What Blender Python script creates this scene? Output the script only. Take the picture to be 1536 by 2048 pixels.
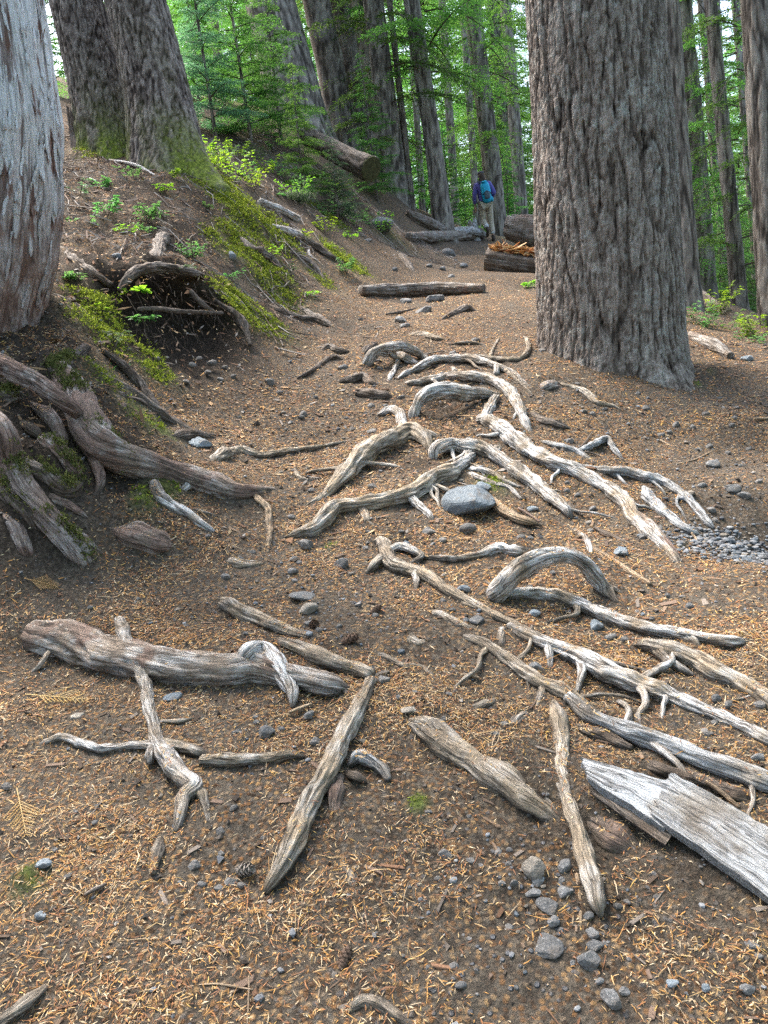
import bpy, math, random
import numpy as np
from mathutils import Vector, Matrix

# ------------------------------------------------------------------ camera, sky, sun, exposure
scene = bpy.context.scene
for o in list(bpy.data.objects):
    bpy.data.objects.remove(o)
COL = scene.collection
F_PX, CX, CY = 1538.0, 768.0, 1024.0
CAM = np.array([0.0, 0.0, 1.5])
PITCH, ROLL = math.radians(-12.0), math.radians(6.5)
_fwd = np.array([0, math.cos(PITCH), math.sin(PITCH)])
_up0 = np.array([0, -math.sin(PITCH), math.cos(PITCH)])
_r0 = np.array([1.0, 0, 0])
C_R = _r0 * math.cos(ROLL) - _up0 * math.sin(ROLL)
C_U = _up0 * math.cos(ROLL) + _r0 * math.sin(ROLL)
cam_data = bpy.data.cameras.new('camera')
cam = bpy.data.objects.new('camera', cam_data)
COL.objects.link(cam)
cam_data.sensor_fit = 'VERTICAL'
cam_data.sensor_height = 36.0
cam_data.lens = 36.0 * F_PX / 2048.0
cam_data.clip_start = 0.05
cam_data.clip_end = 600
m = Matrix.Identity(4)
for i in range(3):
    m[i][0], m[i][1], m[i][2], m[i][3] = C_R[i], C_U[i], -_fwd[i], CAM[i]
cam.matrix_world = m
scene.camera = cam

SUN_EL, SUN_AZ = 58.0, -35.0          # azimuth from +Y towards +X
world = bpy.data.worlds.new('World')
scene.world = world
world.use_nodes = True
wt = world.node_tree
wt.nodes.clear()
sky = wt.nodes.new('ShaderNodeTexSky')
sky.sky_type = 'NISHITA'
sky.sun_disc = False
sky.sun_elevation = math.radians(SUN_EL)
sky.sun_rotation = math.radians(SUN_AZ)
sky.dust_density = 4.0
sky.air_density = 1.0
sky.ozone_density = 1.0
bg = wt.nodes.new('ShaderNodeBackground')
bg.inputs['Strength'].default_value = 0.12
wo = wt.nodes.new('ShaderNodeOutputWorld')
wt.links.new(sky.outputs[0], bg.inputs[0])
wt.links.new(bg.outputs[0], wo.inputs[0])
sd = bpy.data.lights.new('sun', 'SUN')
sd.energy = 1.5
sd.angle = math.radians(24)
sd.color = (1.0, 0.96, 0.89)
sun = bpy.data.objects.new('sun', sd)
COL.objects.link(sun)
_az, _el = math.radians(SUN_AZ), math.radians(SUN_EL)
_sv = Vector((math.sin(_az) * math.cos(_el), math.cos(_az) * math.cos(_el), math.sin(_el)))
sun.rotation_euler = (-_sv).to_track_quat('-Z', 'Y').to_euler()
scene.view_settings.view_transform = 'Standard'
scene.view_settings.look = 'None'
scene.view_settings.gamma = 1.0
scene.view_settings.use_curve_mapping = False
scene.view_settings.exposure = 2.72
scene.cycles.use_denoising = False
scene.cycles.use_adaptive_sampling = False
scene.cycles.sample_clamp_indirect = 4.0
scene.cycles.caustics_reflective = False
scene.cycles.caustics_refractive = False
scene.cycles.max_bounces = 7
scene.cycles.transparent_max_bounces = 8

# ------------------------------------------------------------------ numeric helpers
_rs = np.random.RandomState(7)
_perm = np.tile(_rs.permutation(256), 3)
_grd = _rs.normal(size=(256, 3))
_grd /= np.linalg.norm(_grd, axis=1)[:, None]


def pn(x, y, z=0.0):
    """gradient noise, roughly -0.7..0.7"""
    x, y, z = np.broadcast_arrays(np.asarray(x, float), np.asarray(y, float), np.asarray(z, float))
    xi, yi, zi = np.floor(x).astype(int), np.floor(y).astype(int), np.floor(z).astype(int)
    xf, yf, zf = x - xi, y - yi, z - zi
    xi &= 255; yi &= 255; zi &= 255
    f = lambda t: t * t * t * (t * (t * 6 - 15) + 10)
    u, v, w = f(xf), f(yf), f(zf)

    def c(dx, dy, dz):
        g = _grd[_perm[_perm[_perm[xi + dx] + yi + dy] + zi + dz]]
        return g[..., 0] * (xf - dx) + g[..., 1] * (yf - dy) + g[..., 2] * (zf - dz)
    l = lambda a, b, t: a + (b - a) * t
    return l(l(l(c(0, 0, 0), c(1, 0, 0), u), l(c(0, 1, 0), c(1, 1, 0), u), v),
             l(l(c(0, 0, 1), c(1, 0, 1), u), l(c(0, 1, 1), c(1, 1, 1), u), v), w)


def fbm(x, y, z=0.0, o=4):
    s = 0; a = 1.0
    for i in range(o):
        s = s + a * pn(np.asarray(x) * 2 ** i + i * 7.1, np.asarray(y) * 2 ** i, np.asarray(z) * 2 ** i)
        a *= .5
    return s


def sst(a, b, x):
    t = np.clip((x - a) / (b - a), 0, 1)
    return t * t * (3 - 2 * t)


def ray(px, py):
    d = _fwd + C_R * (px - CX) / F_PX + C_U * (CY - py) / F_PX
    return d / d[1]


def P(px, py, Y):
    return CAM + ray(px, py) * Y


def mpp(px, py, Y):
    """metres per photograph pixel at depth Y on the ray"""
    d = P(px, py, Y) - CAM
    return float(d @ _fwd) / F_PX


# ------------------------------------------------------------------ object helpers
def mesh_np(name, V, faces, mats=(), smooth=True, uv=None, attrs=None, colors=None, midx=None):
    V = np.ascontiguousarray(V, dtype=np.float32)
    faces = [np.asarray(f, dtype=np.int32) for f in (faces if isinstance(faces, list) else [faces]) if len(f)]
    me = bpy.data.meshes.new(name)
    me.vertices.add(len(V))
    me.vertices.foreach_set('co', V.ravel())
    loops = np.concatenate([f.ravel() for f in faces])
    tot = np.concatenate([np.full(len(f), f.shape[1], np.int32) for f in faces])
    start = np.concatenate([[0], np.cumsum(tot)[:-1]]).astype(np.int32)
    me.loops.add(len(loops))
    me.loops.foreach_set('vertex_index', loops)
    me.polygons.add(len(tot))
    me.polygons.foreach_set('loop_start', start)
    me.polygons.foreach_set('use_smooth', np.full(len(tot), smooth))
    for mt in mats:
        me.materials.append(mt)
    if midx is not None:
        me.polygons.foreach_set('material_index', np.asarray(midx, np.int32))
    if uv is not None:
        l = me.uv_layers.new(name='UVMap')
        l.data.foreach_set('uv', np.asarray(uv, np.float32)[loops].ravel())
    for k, a in (attrs or {}).items():
        at = me.attributes.new(k, 'FLOAT', 'POINT')
        at.data.foreach_set('value', np.asarray(a, np.float32))
    for k, a in (colors or {}).items():
        at = me.attributes.new(k, 'FLOAT_COLOR', 'POINT')
        at.data.foreach_set('color', np.concatenate([np.asarray(a, np.float32), np.ones((len(a), 1), np.float32)], 1).ravel())
    me.update(calc_edges=True)
    me.validate()
    return me


def link(name, me, parent=None):
    o = bpy.data.objects.new(name, me)
    COL.objects.link(o)
    if parent is not None:
        o.parent = parent
    return o


def tag(o, label=None, cat=None, group=None, kind=None):
    if label: o['label'] = label
    if cat: o['category'] = cat
    if group: o['group'] = group
    if kind: o['kind'] = kind
    return o


def empty(name, loc, label=None, cat=None, group=None):
    o = bpy.data.objects.new(name, None)
    o.empty_display_size = .1
    COL.objects.link(o)
    o.location = loc
    return tag(o, label, cat, group)


def recenter(me, c):
    n = len(me.vertices)
    a = np.empty(n * 3, np.float32)
    me.vertices.foreach_get('co', a)
    a = a.reshape(-1, 3) - np.asarray(c, np.float32)
    me.vertices.foreach_set('co', a.ravel())
    me.update()


# ------------------------------------------------------------------ node helpers
class NT:
    def __init__(self, name):
        self.m = bpy.data.materials.new(name)
        self.m.use_nodes = True
        self.t = self.m.node_tree
        self.t.nodes.clear()
        self.out = self.t.nodes.new('ShaderNodeOutputMaterial')

    def n(self, typ, ins=None, **props):
        nd = self.t.nodes.new('ShaderNode' + typ)
        for k, v in props.items():
            setattr(nd, k, v)
        for k, v in (ins or {}).items():
            s = nd.inputs[k]
            if isinstance(v, bpy.types.NodeSocket):
                self.t.links.new(v, s)
            elif isinstance(v, bpy.types.Node):
                self.t.links.new(v.outputs[0], s)
            else:
                s.default_value = v
        return nd

    def ramp(self, fac, stops, interp='LINEAR'):
        nd = self.n('ValToRGB', {0: fac})
        cr = nd.color_ramp
        cr.interpolation = interp
        while len(cr.elements) < len(stops):
            cr.elements.new(0.5)
        for e, (p, c) in zip(cr.elements, stops):
            e.position = p
            e.color = (*c, 1) if len(c) == 3 else c
        return nd.outputs[0]

    def val(self, fac, a, b, lo=0.0, hi=1.0):
        return self.n('MapRange', {0: fac, 1: a, 2: b, 3: lo, 4: hi}).outputs[0]

    def mix(self, fac, a, b, mode='MIX'):
        nd = self.n('Mix', data_type='RGBA', blend_type=mode)
        for k, v in ((0, fac), (6, a), (7, b)):
            s = nd.inputs[k]
            if isinstance(v, bpy.types.NodeSocket):
                self.t.links.new(v, s)
            elif k == 0:
                s.default_value = v
            else:
                s.default_value = (*v, 1) if len(v) == 3 else v
        return nd.outputs[2]

    def math(self, op, a, b=0.0, clamp=False):
        return self.n('Math', {0: a, 1: b}, operation=op, use_clamp=clamp).outputs[0]

    def noise(self, vec, scale, detail=4, rough=.6, dist=0.0, color=False):
        nd = self.n('TexNoise', {'Vector': vec, 'Scale': scale, 'Detail': detail, 'Roughness': rough, 'Distortion': dist})
        return nd.outputs[1 if color else 0]

    def mapv(self, vec, scale=(1, 1, 1), loc=(0, 0, 0)):
        return self.n('Mapping', {'Vector': vec, 'Scale': scale, 'Location': loc}).outputs[0]

    def bump(self, h, strength=.5, dist=.01, normal=None):
        ins = {'Strength': strength, 'Distance': dist, 'Height': h}
        if normal is not None:
            ins['Normal'] = normal
        return self.n('Bump', ins).outputs[0]

    def attr(self, name, out=2):
        return self.n('Attribute', attribute_name=name).outputs[out]

    def done(self, color, rough=.85, normal=None, spec=.25, trans=None):
        ins = {'Base Color': color if isinstance(color, bpy.types.NodeSocket) else (*color, 1), 'Roughness': rough, 'Specular IOR Level': spec}
        if normal is not None:
            ins['Normal'] = normal
        b = self.n('BsdfPrincipled', ins)
        s = b.outputs[0]
        if trans is not None:
            tr = self.n('BsdfTranslucent', {0: trans[1] if isinstance(trans[1], bpy.types.NodeSocket) else (*trans[1], 1)})
            s = self.n('MixShader', {0: trans[0], 1: s, 2: tr}).outputs[0]
        self.t.links.new(s, self.out.inputs[0])
        return self.m


def coords(k):
    tc = k.n('TexCoord')
    return tc
# ------------------------------------------------------------------ materials
MAT = {}


def m_ground():
    k = NT('soil_and_litter')
    p = k.n('NewGeometry').outputs['Position']
    n1 = k.noise(p, 1.3, 5, .6)
    n2 = k.noise(p, 9, 5, .65)
    n3 = k.noise(p, 60, 4, .7)
    soil = k.mix(k.val(n1, .38, .62), (.034, .027, .021), (.105, .087, .068))
    soil = k.mix(k.val(n2, .4, .65), soil, (.078, .063, .049))
    soil = k.mix(k.val(n3, .45, .75, 0, .7), soil, (.25, .21, .16))
    # small litter too fine to build one by one
    vo = k.n('TexVoronoi', {'Vector': k.n('Mapping', {'Vector': p, 'Scale': (1, 1, .6)}).outputs[0], 'Scale': 75.0, 'Randomness': 1.0})
    cellr = k.n('SeparateColor', {0: vo.outputs['Color']}).outputs
    lit = k.ramp(cellr[0], [(0, (.045, .030, .021)), (.3, (.14, .075, .037)), (.55, (.28, .142, .058)), (.8, (.42, .26, .12)), (1, (.22, .175, .13))])
    lm = k.math('MULTIPLY', k.attr('litter'), k.val(k.noise(p, 5, 4, .6), .22, .5))
    lm = k.math('MULTIPLY', lm, k.math('GREATER_THAN', cellr[1], .22))
    lm = k.math('MULTIPLY', lm, k.val(vo.outputs['Distance'], .62, .3))
    col = k.mix(lm, soil, lit)
    # loose grey grit
    vg = k.n('TexVoronoi', {'Vector': p, 'Scale': 55.0})
    gm = k.math('MULTIPLY', k.math('GREATER_THAN', k.n('SeparateColor', {0: vg.outputs['Color']}).outputs[2], .72), k.val(vg.outputs['Distance'], .4, .25))
    gm = k.math('MULTIPLY', gm, k.attr('grit'))
    col = k.mix(gm, col, (.17, .17, .175))
    mo = k.math('MULTIPLY', k.attr('moss'), k.val(k.noise(p, 14, 5, .7), .32, .55))
    moc = k.mix(k.val(k.noise(p, 30, 3), .35, .65), (.05, .08, .012), (.18, .24, .036))
    col = k.mix(mo, col, moc)
    dk = k.attr('loam')
    col = k.mix(dk, col, k.mix(k.val(n3, .4, .7), (.022, .017, .013), (.085, .066, .050)))
    h = k.math('ADD', k.math('MULTIPLY', n3, .5), k.math('MULTIPLY', k.noise(p, 180, 4, .7), .5))
    h = k.math('ADD', h, k.math('MULTIPLY', lm, .25))
    h = k.math('ADD', h, k.math('MULTIPLY', gm, .6))
    return k.done(col, .95, k.bump(h, 1.0, .018), .1)


def m_wood(name, dark, mid, light, tan, tan_amt, bark_amt=0.0, white=.45):
    k = NT(name)
    uv = k.n('TexCoord').outputs['UV']
    ob = k.n('TexCoord').outputs['Object']
    rnd = k.n('ObjectInfo').outputs['Random']
    loc = k.n('CombineXYZ', {0: k.math('MULTIPLY', rnd, 37.0), 1: k.math('MULTIPLY', rnd, 11.0)}).outputs[0]
    v = k.n('VectorMath', {0: uv, 1: loc}, operation='ADD').outputs[0]
    warp = k.noise(ob, 14, 2, .5, color=True)
    v2 = k.n('VectorMath', {0: v, 1: k.n('VectorMath', {0: warp, 1: (.03, .02, 0)}, operation='MULTIPLY').outputs[0]}, operation='ADD').outputs[0]
    g1 = k.noise(k.mapv(v2, (7, 75, 1)), 1, 6, .65)
    g2 = k.noise(k.mapv(v2, (16, 260, 1)), 1, 3, .7)
    g = k.math('ADD', k.math('MULTIPLY', g1, .65), k.math('MULTIPLY', g2, .35))
    patch = k.noise(ob, 6.5, 4, .6)
    c = k.ramp(g, [(.37, dark), (.445, mid), (.53, light), (.64, tuple(min(1, x * 1.18) for x in light))])
    c2 = k.ramp(g, [(.36, dark), (.45, tuple(x * .6 for x in tan)), (.55, tan), (.66, tuple(x * 1.25 for x in tan))])
    c = k.mix(k.val(patch, .5 - tan_amt * .28, .66 - tan_amt * .28), c, c2)
    wp = k.math('MULTIPLY', k.val(k.noise(ob, 11, 5, .65), .5, .64), white)
    c = k.mix(k.math('MULTIPLY', wp, k.val(g, .4, .55)), c, (.66, .67, .66))
    if bark_amt:
        bk = k.ramp(k.noise(k.mapv(v2, (22, 60, 1)), 1, 5, .7), [(.3, (.05, .034, .026)), (.5, (.225, .140, .105)), (.7, (.40, .285, .23))])
        c = k.mix(k.val(k.noise(ob, 5, 4, .6), .6 - bark_amt * .3, .66 - bark_amt * .3), c, bk)
    g3 = k.noise(k.mapv(v2, (2.6, 34, 1)), 1, 4, .55)
    crack = k.math('MULTIPLY', k.val(k.math('ABSOLUTE', k.math('SUBTRACT', g3, .5)), .022, .004), .7)
    c = k.mix(crack, c, tuple(x * .8 for x in dark))
    c = k.mix(k.math('MULTIPLY', k.n('TexWhiteNoise', {'W': rnd}, noise_dimensions='1D').outputs[0], .28), c, tuple((a_ + b_) * .5 for a_, b_ in zip(mid, tan)))
    soil = k.math('MULTIPLY', k.val(k.noise(ob, 3.2, 5, .7), .54, .68), .7)
    c = k.mix(soil, c, (.12, .092, .068))
    dm = k.math('MULTIPLY', k.attr('dirt'), k.val(k.noise(ob, 24, 4, .7), .25, .6))
    c = k.mix(dm, c, k.mix(k.val(g2, .35, .65), (.075, .060, .046), (.16, .130, .10)))
    h = k.math('SUBTRACT', k.math('ADD', k.math('MULTIPLY', g1, 1.0), k.math('MULTIPLY', g2, .4)), k.math('MULTIPLY', crack, .35))
    return k.done(c, .72, k.bump(h, 1.0, .012), .3)


def m_bark(name, lo, mid, hi, lichen, lichen_amt, zs=.22, sc=26.0, green=0.0, bd=.012):
    k = NT(name)
    ob = k.n('TexCoord').outputs['Object']
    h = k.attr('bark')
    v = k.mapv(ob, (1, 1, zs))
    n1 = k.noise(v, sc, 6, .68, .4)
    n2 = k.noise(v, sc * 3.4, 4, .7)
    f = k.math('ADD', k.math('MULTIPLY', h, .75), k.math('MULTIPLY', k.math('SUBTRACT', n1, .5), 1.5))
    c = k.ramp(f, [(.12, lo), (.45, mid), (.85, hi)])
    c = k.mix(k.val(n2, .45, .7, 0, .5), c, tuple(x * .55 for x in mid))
    big = k.noise(ob, 2.1, 3, .6)
    lm = k.math('MULTIPLY', k.val(k.noise(ob, 15, 6, .75), .5, .6), k.val(h, .45, .8))
    lm = k.math('MULTIPLY', k.math('MULTIPLY', lm, lichen_amt), k.val(big, .35, .6))
    c = k.mix(lm, c, lichen)
    if green:
        gm = k.math('MULTIPLY', k.attr('mossy'), k.val(k.noise(ob, 16, 5, .7), .3, .5))
        c = k.mix(gm, c, k.mix(k.val(k.noise(ob, 40, 3), .35, .65), (.07, .10, .016), (.24, .29, .05)))
    hh = k.math('ADD', n1, k.math('MULTIPLY', n2, .5))
    return k.done(c, .9, k.bump(hh, .85, bd), .12)


def m_cedar():
    k = NT('peeling_cedar_bark')
    ob = k.n('TexCoord').outputs['Object']
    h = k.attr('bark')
    v = k.mapv(ob, (1, 1, .045))
    g1 = k.noise(v, 42, 6, .65, .3)
    g2 = k.noise(v, 150, 4, .7)
    f = k.math('ADD', k.math('MULTIPLY', g1, .7), k.math('MULTIPLY', g2, .3))
    sil = k.ramp(f, [(.30, (.10, .085, .078)), (.39, (.38, .36, .34)), (.47, (.68, .67, .65)), (.60, (.86, .855, .84))])
    red = k.ramp(f, [(.3, (.06, .034, .026)), (.5, (.22, .125, .095)), (.7, (.38, .25, .20))])
    pm = k.val(k.noise(k.mapv(ob, (1, 1, .13)), 20, 5, .65), .55, .62)
    grey = k.ramp(f, [(.34, (.07, .042, .032)), (.5, (.24, .155, .12)), (.66, (.47, .37, .32))])
    low = k.attr('low')
    c = k.mix(pm, sil, red)
    c = k.mix(k.math('MULTIPLY', low, k.val(k.noise(k.mapv(ob, (1, 1, .25)), 6, 4, .6), .25, .5)), c, grey)
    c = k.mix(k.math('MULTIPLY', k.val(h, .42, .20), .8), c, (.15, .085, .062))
    return k.done(c, .75, k.bump(k.math('ADD', g1, k.math('MULTIPLY', g2, .5)), .9, .012), .25)


def m_stone(name, a, b, sp):
    k = NT(name)
    ob = k.n('TexCoord').outputs['Object']
    r = k.n('ObjectInfo').outputs['Random']
    n1 = k.noise(ob, 9, 5, .65)
    n2 = k.noise(ob, 130, 3, .75)
    c = k.mix(k.val(n1, .35, .65), a, b)
    c = k.mix(k.val(n2, .55, .7, 0, .8), c, sp)
    c = k.mix(k.val(n2, .42, .32, 0, .6), c, tuple(x * .4 for x in a))
    hs = k.n('HueSaturation', {'Value': k.val(r, 0, 1, .72, 1.25), 'Color': c})
    c = hs.outputs[0]
    dust = k.val(k.noise(ob, 16, 4, .7), .52, .66, 0, .75)
    c = k.mix(dust, c, (.13, .105, .082))
    return k.done(c, .85, k.bump(k.math('ADD', n2, k.noise(ob, 34, 4)), .6, .006), .3)


def m_leaf(name, a, b, tr=.45, rough=.55):
    k = NT(name)
    isl = k.n('NewGeometry').outputs['Random Per Island']
    r = k.n('ObjectInfo').outputs['Random']
    c = k.mix(isl, a, b)
    hs = k.n('HueSaturation', {'Hue': k.val(r, 0, 1, .472, .520), 'Value': k.val(r, 0, 1, .62, 1.22), 'Color': c}).outputs[0]
    t = k.n('HueSaturation', {'Value': 1.9, 'Saturation': 1.05, 'Color': hs}).outputs[0]
    return k.done(hs, rough, None, .3, (tr, t))


def m_vcol(name, rough=.8, tr=0.0):
    k = NT(name)
    c = k.attr('tint', 0)
    return k.done(c, rough, None, .2, (tr, c) if tr else None)


def m_plain(name, col, rough=.8, nscale=60, var=.25, spec=.2, bumpd=.002):
    k = NT(name)
    ob = k.n('TexCoord').outputs['Object']
    n = k.noise(ob, nscale, 4, .65)
    c = k.mix(k.val(n, .3, .7), tuple(x * (1 - var) for x in col), tuple(min(1, x * (1 + var)) for x in col))
    return k.done(c, rough, k.bump(n, .5, bumpd), spec)


MAT['ground'] = m_ground()
MAT['silver'] = m_wood('weathered_silver_root', (.035, .028, .023), (.28, .245, .215), (.70, .68, .65), (.38, .30, .21), .22, 0, .6)
MAT['tan'] = m_wood('worn_tan_root', (.035, .027, .020), (.27, .225, .175), (.64, .57, .48), (.39, .305, .21), .6, 0, .5)
MAT['mixed'] = m_wood('half_barked_root', (.040, .030, .024), (.22, .175, .145), (.54, .49, .45), (.30, .22, .16), .35, .38, .45)
MAT['logroot'] = m_wood('scuffed_log_root', (.040, .030, .024), (.23, .19, .155), (.60, .565, .52), (.37, .285, .21), .35, .14, .6)
MAT['brown'] = m_wood('barked_root', (.032, .023, .018), (.17, .125, .10), (.44, .37, .32), (.30, .22, .175), .4, .42, .4)
MAT['darkroot'] = m_wood('dark_bank_root', (.024, .018, .014), (.11, .087, .068), (.28, .235, .195), (.14, .10, .07), .4, 0, .1)
MAT['grey_wood'] = m_wood('grey_driftwood', (.085, .080, .076), (.28, .275, .27), (.50, .51, .515), (.33, .29, .235), .12, 0, .25)
MAT['log'] = m_wood('weathered_log', (.030, .024, .02), (.16, .135, .11), (.36, .33, .30), (.22, .17, .125), .35, .15, .2)
MAT['rot'] = m_plain('rotten_orange_wood', (.36, .155, .045), .9, 35, .55, .1, .01)
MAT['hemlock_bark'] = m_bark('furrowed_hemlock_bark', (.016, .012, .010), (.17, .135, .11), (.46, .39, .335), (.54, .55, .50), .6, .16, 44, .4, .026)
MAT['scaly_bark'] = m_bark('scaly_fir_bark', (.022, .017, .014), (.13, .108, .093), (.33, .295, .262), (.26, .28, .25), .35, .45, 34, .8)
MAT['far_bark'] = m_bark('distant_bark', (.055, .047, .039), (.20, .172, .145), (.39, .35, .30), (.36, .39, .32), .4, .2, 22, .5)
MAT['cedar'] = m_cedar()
MAT['stone'] = m_stone('grey_stone', (.115, .114, .112), (.195, .194, .19), (.42, .42, .41))
MAT['bluestone'] = m_stone('blue_grey_stone', (.135, .16, .18), (.215, .25, .275), (.46, .50, .53))
MAT['dusty'] = m_stone('dusty_stone', (.115, .108, .10), (.185, .176, .165), (.34, .335, .325))
MAT['tanstone'] = m_stone('tan_stone', (.19, .165, .135), (.29, .26, .215), (.42, .39, .34))
MAT['gravel'] = m_vcol('gravel_chips', .85)
MAT['needle'] = m_vcol('fallen_needles', .65, .12)
MAT['moss'] = m_vcol('moss_blades', .8, .3)
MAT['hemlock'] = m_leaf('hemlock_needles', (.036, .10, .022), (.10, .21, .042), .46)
MAT['hemlock_bright'] = m_leaf('sunlit_hemlock_needles', (.062, .170, .032), (.145, .315, .060), .5)  # brighter needle green than the plain hemlock
MAT['fir'] = m_leaf('blue_green_fir_needles', (.050, .115, .055), (.12, .22, .10), .42)
MAT['lime'] = m_leaf('fresh_lime_leaf', (.13, .27, .025), (.25, .42, .045), .5)
MAT['herb'] = m_leaf('herb_leaf', (.055, .15, .04), (.14, .28, .075), .45)
MAT['drygrass'] = m_leaf('fine_grass', (.05, .10, .045), (.12, .18, .09), .4)
MAT['twig'] = m_plain('dead_twig', (.13, .105, .085), .9, 40, .4)
MAT['palestick'] = m_wood('pale_stick', (.10, .07, .045), (.30, .215, .14), (.46, .35, .23), (.40, .28, .17), .5, 0, .1)
MAT['cut'] = m_plain('mossy_cut_wood', (.075, .075, .035), .95, 20, .5)
MAT['cone'] = m_plain('cone_scale', (.13, .085, .06), .8, 90, .4)
MAT['cone_grey'] = m_plain('weathered_cone_scale', (.27, .235, .20), .8, 90, .35)
MAT['straw'] = m_leaf('dry_cedar_spray', (.36, .23, .07), (.50, .35, .13), .25)
# ------------------------------------------------------------------ terrain: a spline surface through surveyed points
_py = [-4, 0, 1.0, 2.0, 3.3, 4.5, 5.8, 9.4, 14, 18.4, 24]
_pz = [-.8, 0, .2, .43, .73, 1.1, 1.51, 2.2, 3.0, 3.9, 4.4]
prof = lambda y: float(np.interp(y, _py, _pz))
CP = []
for y in (-2.5, 0, .8, 1.4, 2.0, 2.6):
    for x in (-1.6, -.8, 0, .8, 1.6):
        CP.append((x, y, prof(y) - .03 * x + (.06 if x < -1.2 else 0)))
for x, y, dz in ((-.5, 3.3, .03), (.2, 3.3, 0), (1.0, 3.3, -.05), (1.8, 3.3, -.12), (-.3, 4.2, .02), (.4, 4.4, .03), (1.1, 4.2, -.04), (2.0, 4.2, -.14),
                 (-.2, 5.0, .02), (.5, 5.2, .02), (-.2, 5.8, 0), (.6, 5.9, .0), (1.0, 5.6, -.02), (.05, 7.5, 0), (.8, 7.5, -.03), (.45, 9.4, -.02), (1.4, 9.4, .02),
                 (.9, 12, 0), (1.5, 14, 0), (1.9, 16, 0)):
    CP.append((x, y, prof(y) + dz))
for px, py, Y in (
    # foot of the cut bank
    (150, 1130, 3.02), (0, 1150, 2.9), (330, 1090, 3.15), (500, 1000, 3.5), (400, 885, 4.1), (480, 770, 4.8), (560, 690, 5.7), (650, 610, 7.2), (700, 545, 8.8), (770, 490, 11),
    # face and top of the bank
    (0, 1000, 3.1), (120, 960, 3.2), (300, 900, 3.7), (0, 800, 3.5), (150, 800, 3.75), (60, 705, 3.95), (-60, 740, 3.85), (-150, 700, 3.9), (190, 680, 4.3), (300, 800, 4.25),
    (330, 720, 4.75), (420, 690, 5.1), (300, 565, 5.2), (400, 560, 5.45), (200, 580, 5.0), (470, 600, 5.9),
    (230, 430, 6.6), (150, 500, 5.6), (380, 470, 6.9), (520, 560, 7.0), (560, 610, 7.0),
    (330, 330, 8.6), (200, 300, 9.2), (440, 370, 8.5), (540, 460, 8.3), (620, 540, 8.3), (140, 330, 8.6),
    (600, 400, 10.5), (680, 460, 10.8), (520, 320, 12), (620, 330, 13), (720, 400, 13), (780, 440, 14.5), (450, 230, 14), (600, 250, 16), (700, 300, 16.5), (150, 200, 14),
    (850, 470, 15), (975, 483, 18.4), (900, 470, 17.5), (1050, 478, 18.5), (960, 474, 21),
    # right of the trail: the edge of the slope and the drop beyond
    (1060, 570, 8.6), (1010, 545, 10.2), (1050, 500, 13), (1230, 735, 5.0), (1385, 768, 5.0), (1090, 700, 5.3), (1500, 745, 5.1), (1536, 760, 5.0), (1450, 715, 5.6), (1520, 700, 5.9),
    (1400, 650, 7.5), (1540, 660, 8.0), (1400, 610, 10), (1540, 640, 11), (1500, 900, 4.05), (1350, 880, 4.2), (1600, 1100, 3.2),
):
    CP.append(tuple(P(px, py, Y)))
CP += [(-8, 9, 7.0), (-13, 20, 11), (-15, 40, 15), (0, 32, 5.2), (2, 60, 8), (9, 30, 1.0), (20, 20, -5), (25, 60, -3), (42, 40, -12), (5, 4, .1), (9, 12, -1.2), (12, 4, -3), (6, 22, 2.2),
       (-6, 3, 3.9), (-12, 0, 6.5), (6, -3, -2.2), (-6, -3, 2.2), (42, 0, -13), (-45, 40, 28), (-45, 0, 24), (0, 115, 14), (60, 115, 0), (-60, 115, 36)]
CP = np.array(CP)


def _tk(d2):
    return np.where(d2 > 1e-9, .5 * d2 * np.log(np.maximum(d2, 1e-9)), 0)


_n = len(CP)
_A = np.zeros((_n + 3, _n + 3))
_A[:_n, :_n] = _tk(((CP[:, None, :2] - CP[None, :, :2]) ** 2).sum(-1)) + np.eye(_n) * .004
_A[:_n, _n] = 1
_A[:_n, _n + 1:] = CP[:, :2]
_A[_n:, :_n] = _A[:_n, _n:].T
_w = np.linalg.solve(_A, np.concatenate([CP[:, 2], np.zeros(3)]))


def H0(x, y):
    x = np.asarray(x, float); y = np.asarray(y, float)
    sh = np.broadcast(x, y).shape
    X = np.broadcast_to(x, sh).ravel(); Y = np.broadcast_to(y, sh).ravel()
    out = np.empty(len(X))
    for i in range(0, len(X), 40000):
        a, b = X[i:i + 40000], Y[i:i + 40000]
        d2 = (a[:, None] - CP[None, :, 0]) ** 2 + (b[:, None] - CP[None, :, 1]) ** 2
        out[i:i + 40000] = _tk(d2) @ _w[:_n] + _w[_n] + a * _w[_n + 1] + b * _w[_n + 2]
    out = out.reshape(sh)
    return out


# raster layers over the walked area (1.25 cm cells): soil heaped behind roots, and where moss, litter, grit and bare loam lie
RX0, RX1, RY0, RY1, RC = -4.2, 4.2, .7, 12.7, .0125
RW, RH = int((RX1 - RX0) / RC), int((RY1 - RY0) / RC)
LAY = {k: np.zeros((RH, RW), np.float32) for k in ('up', 'down', 'moss', 'loam', 'grit', 'bare')}
_gx = RX0 + (np.arange(RW) + .5) * RC
_gy = RY0 + (np.arange(RH) + .5) * RC


def _win(x, y, R):
    i0, i1 = max(0, int((x - R - RX0) / RC)), min(RW, int((x + R - RX0) / RC) + 1)
    j0, j1 = max(0, int((y - R - RY0) / RC)), min(RH, int((y + R - RY0) / RC) + 1)
    if i0 >= i1 or j0 >= j1:
        return None
    return slice(j0, j1), slice(i0, i1), _gx[None, i0:i1] - x, _gy[j0:j1, None] - y


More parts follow.
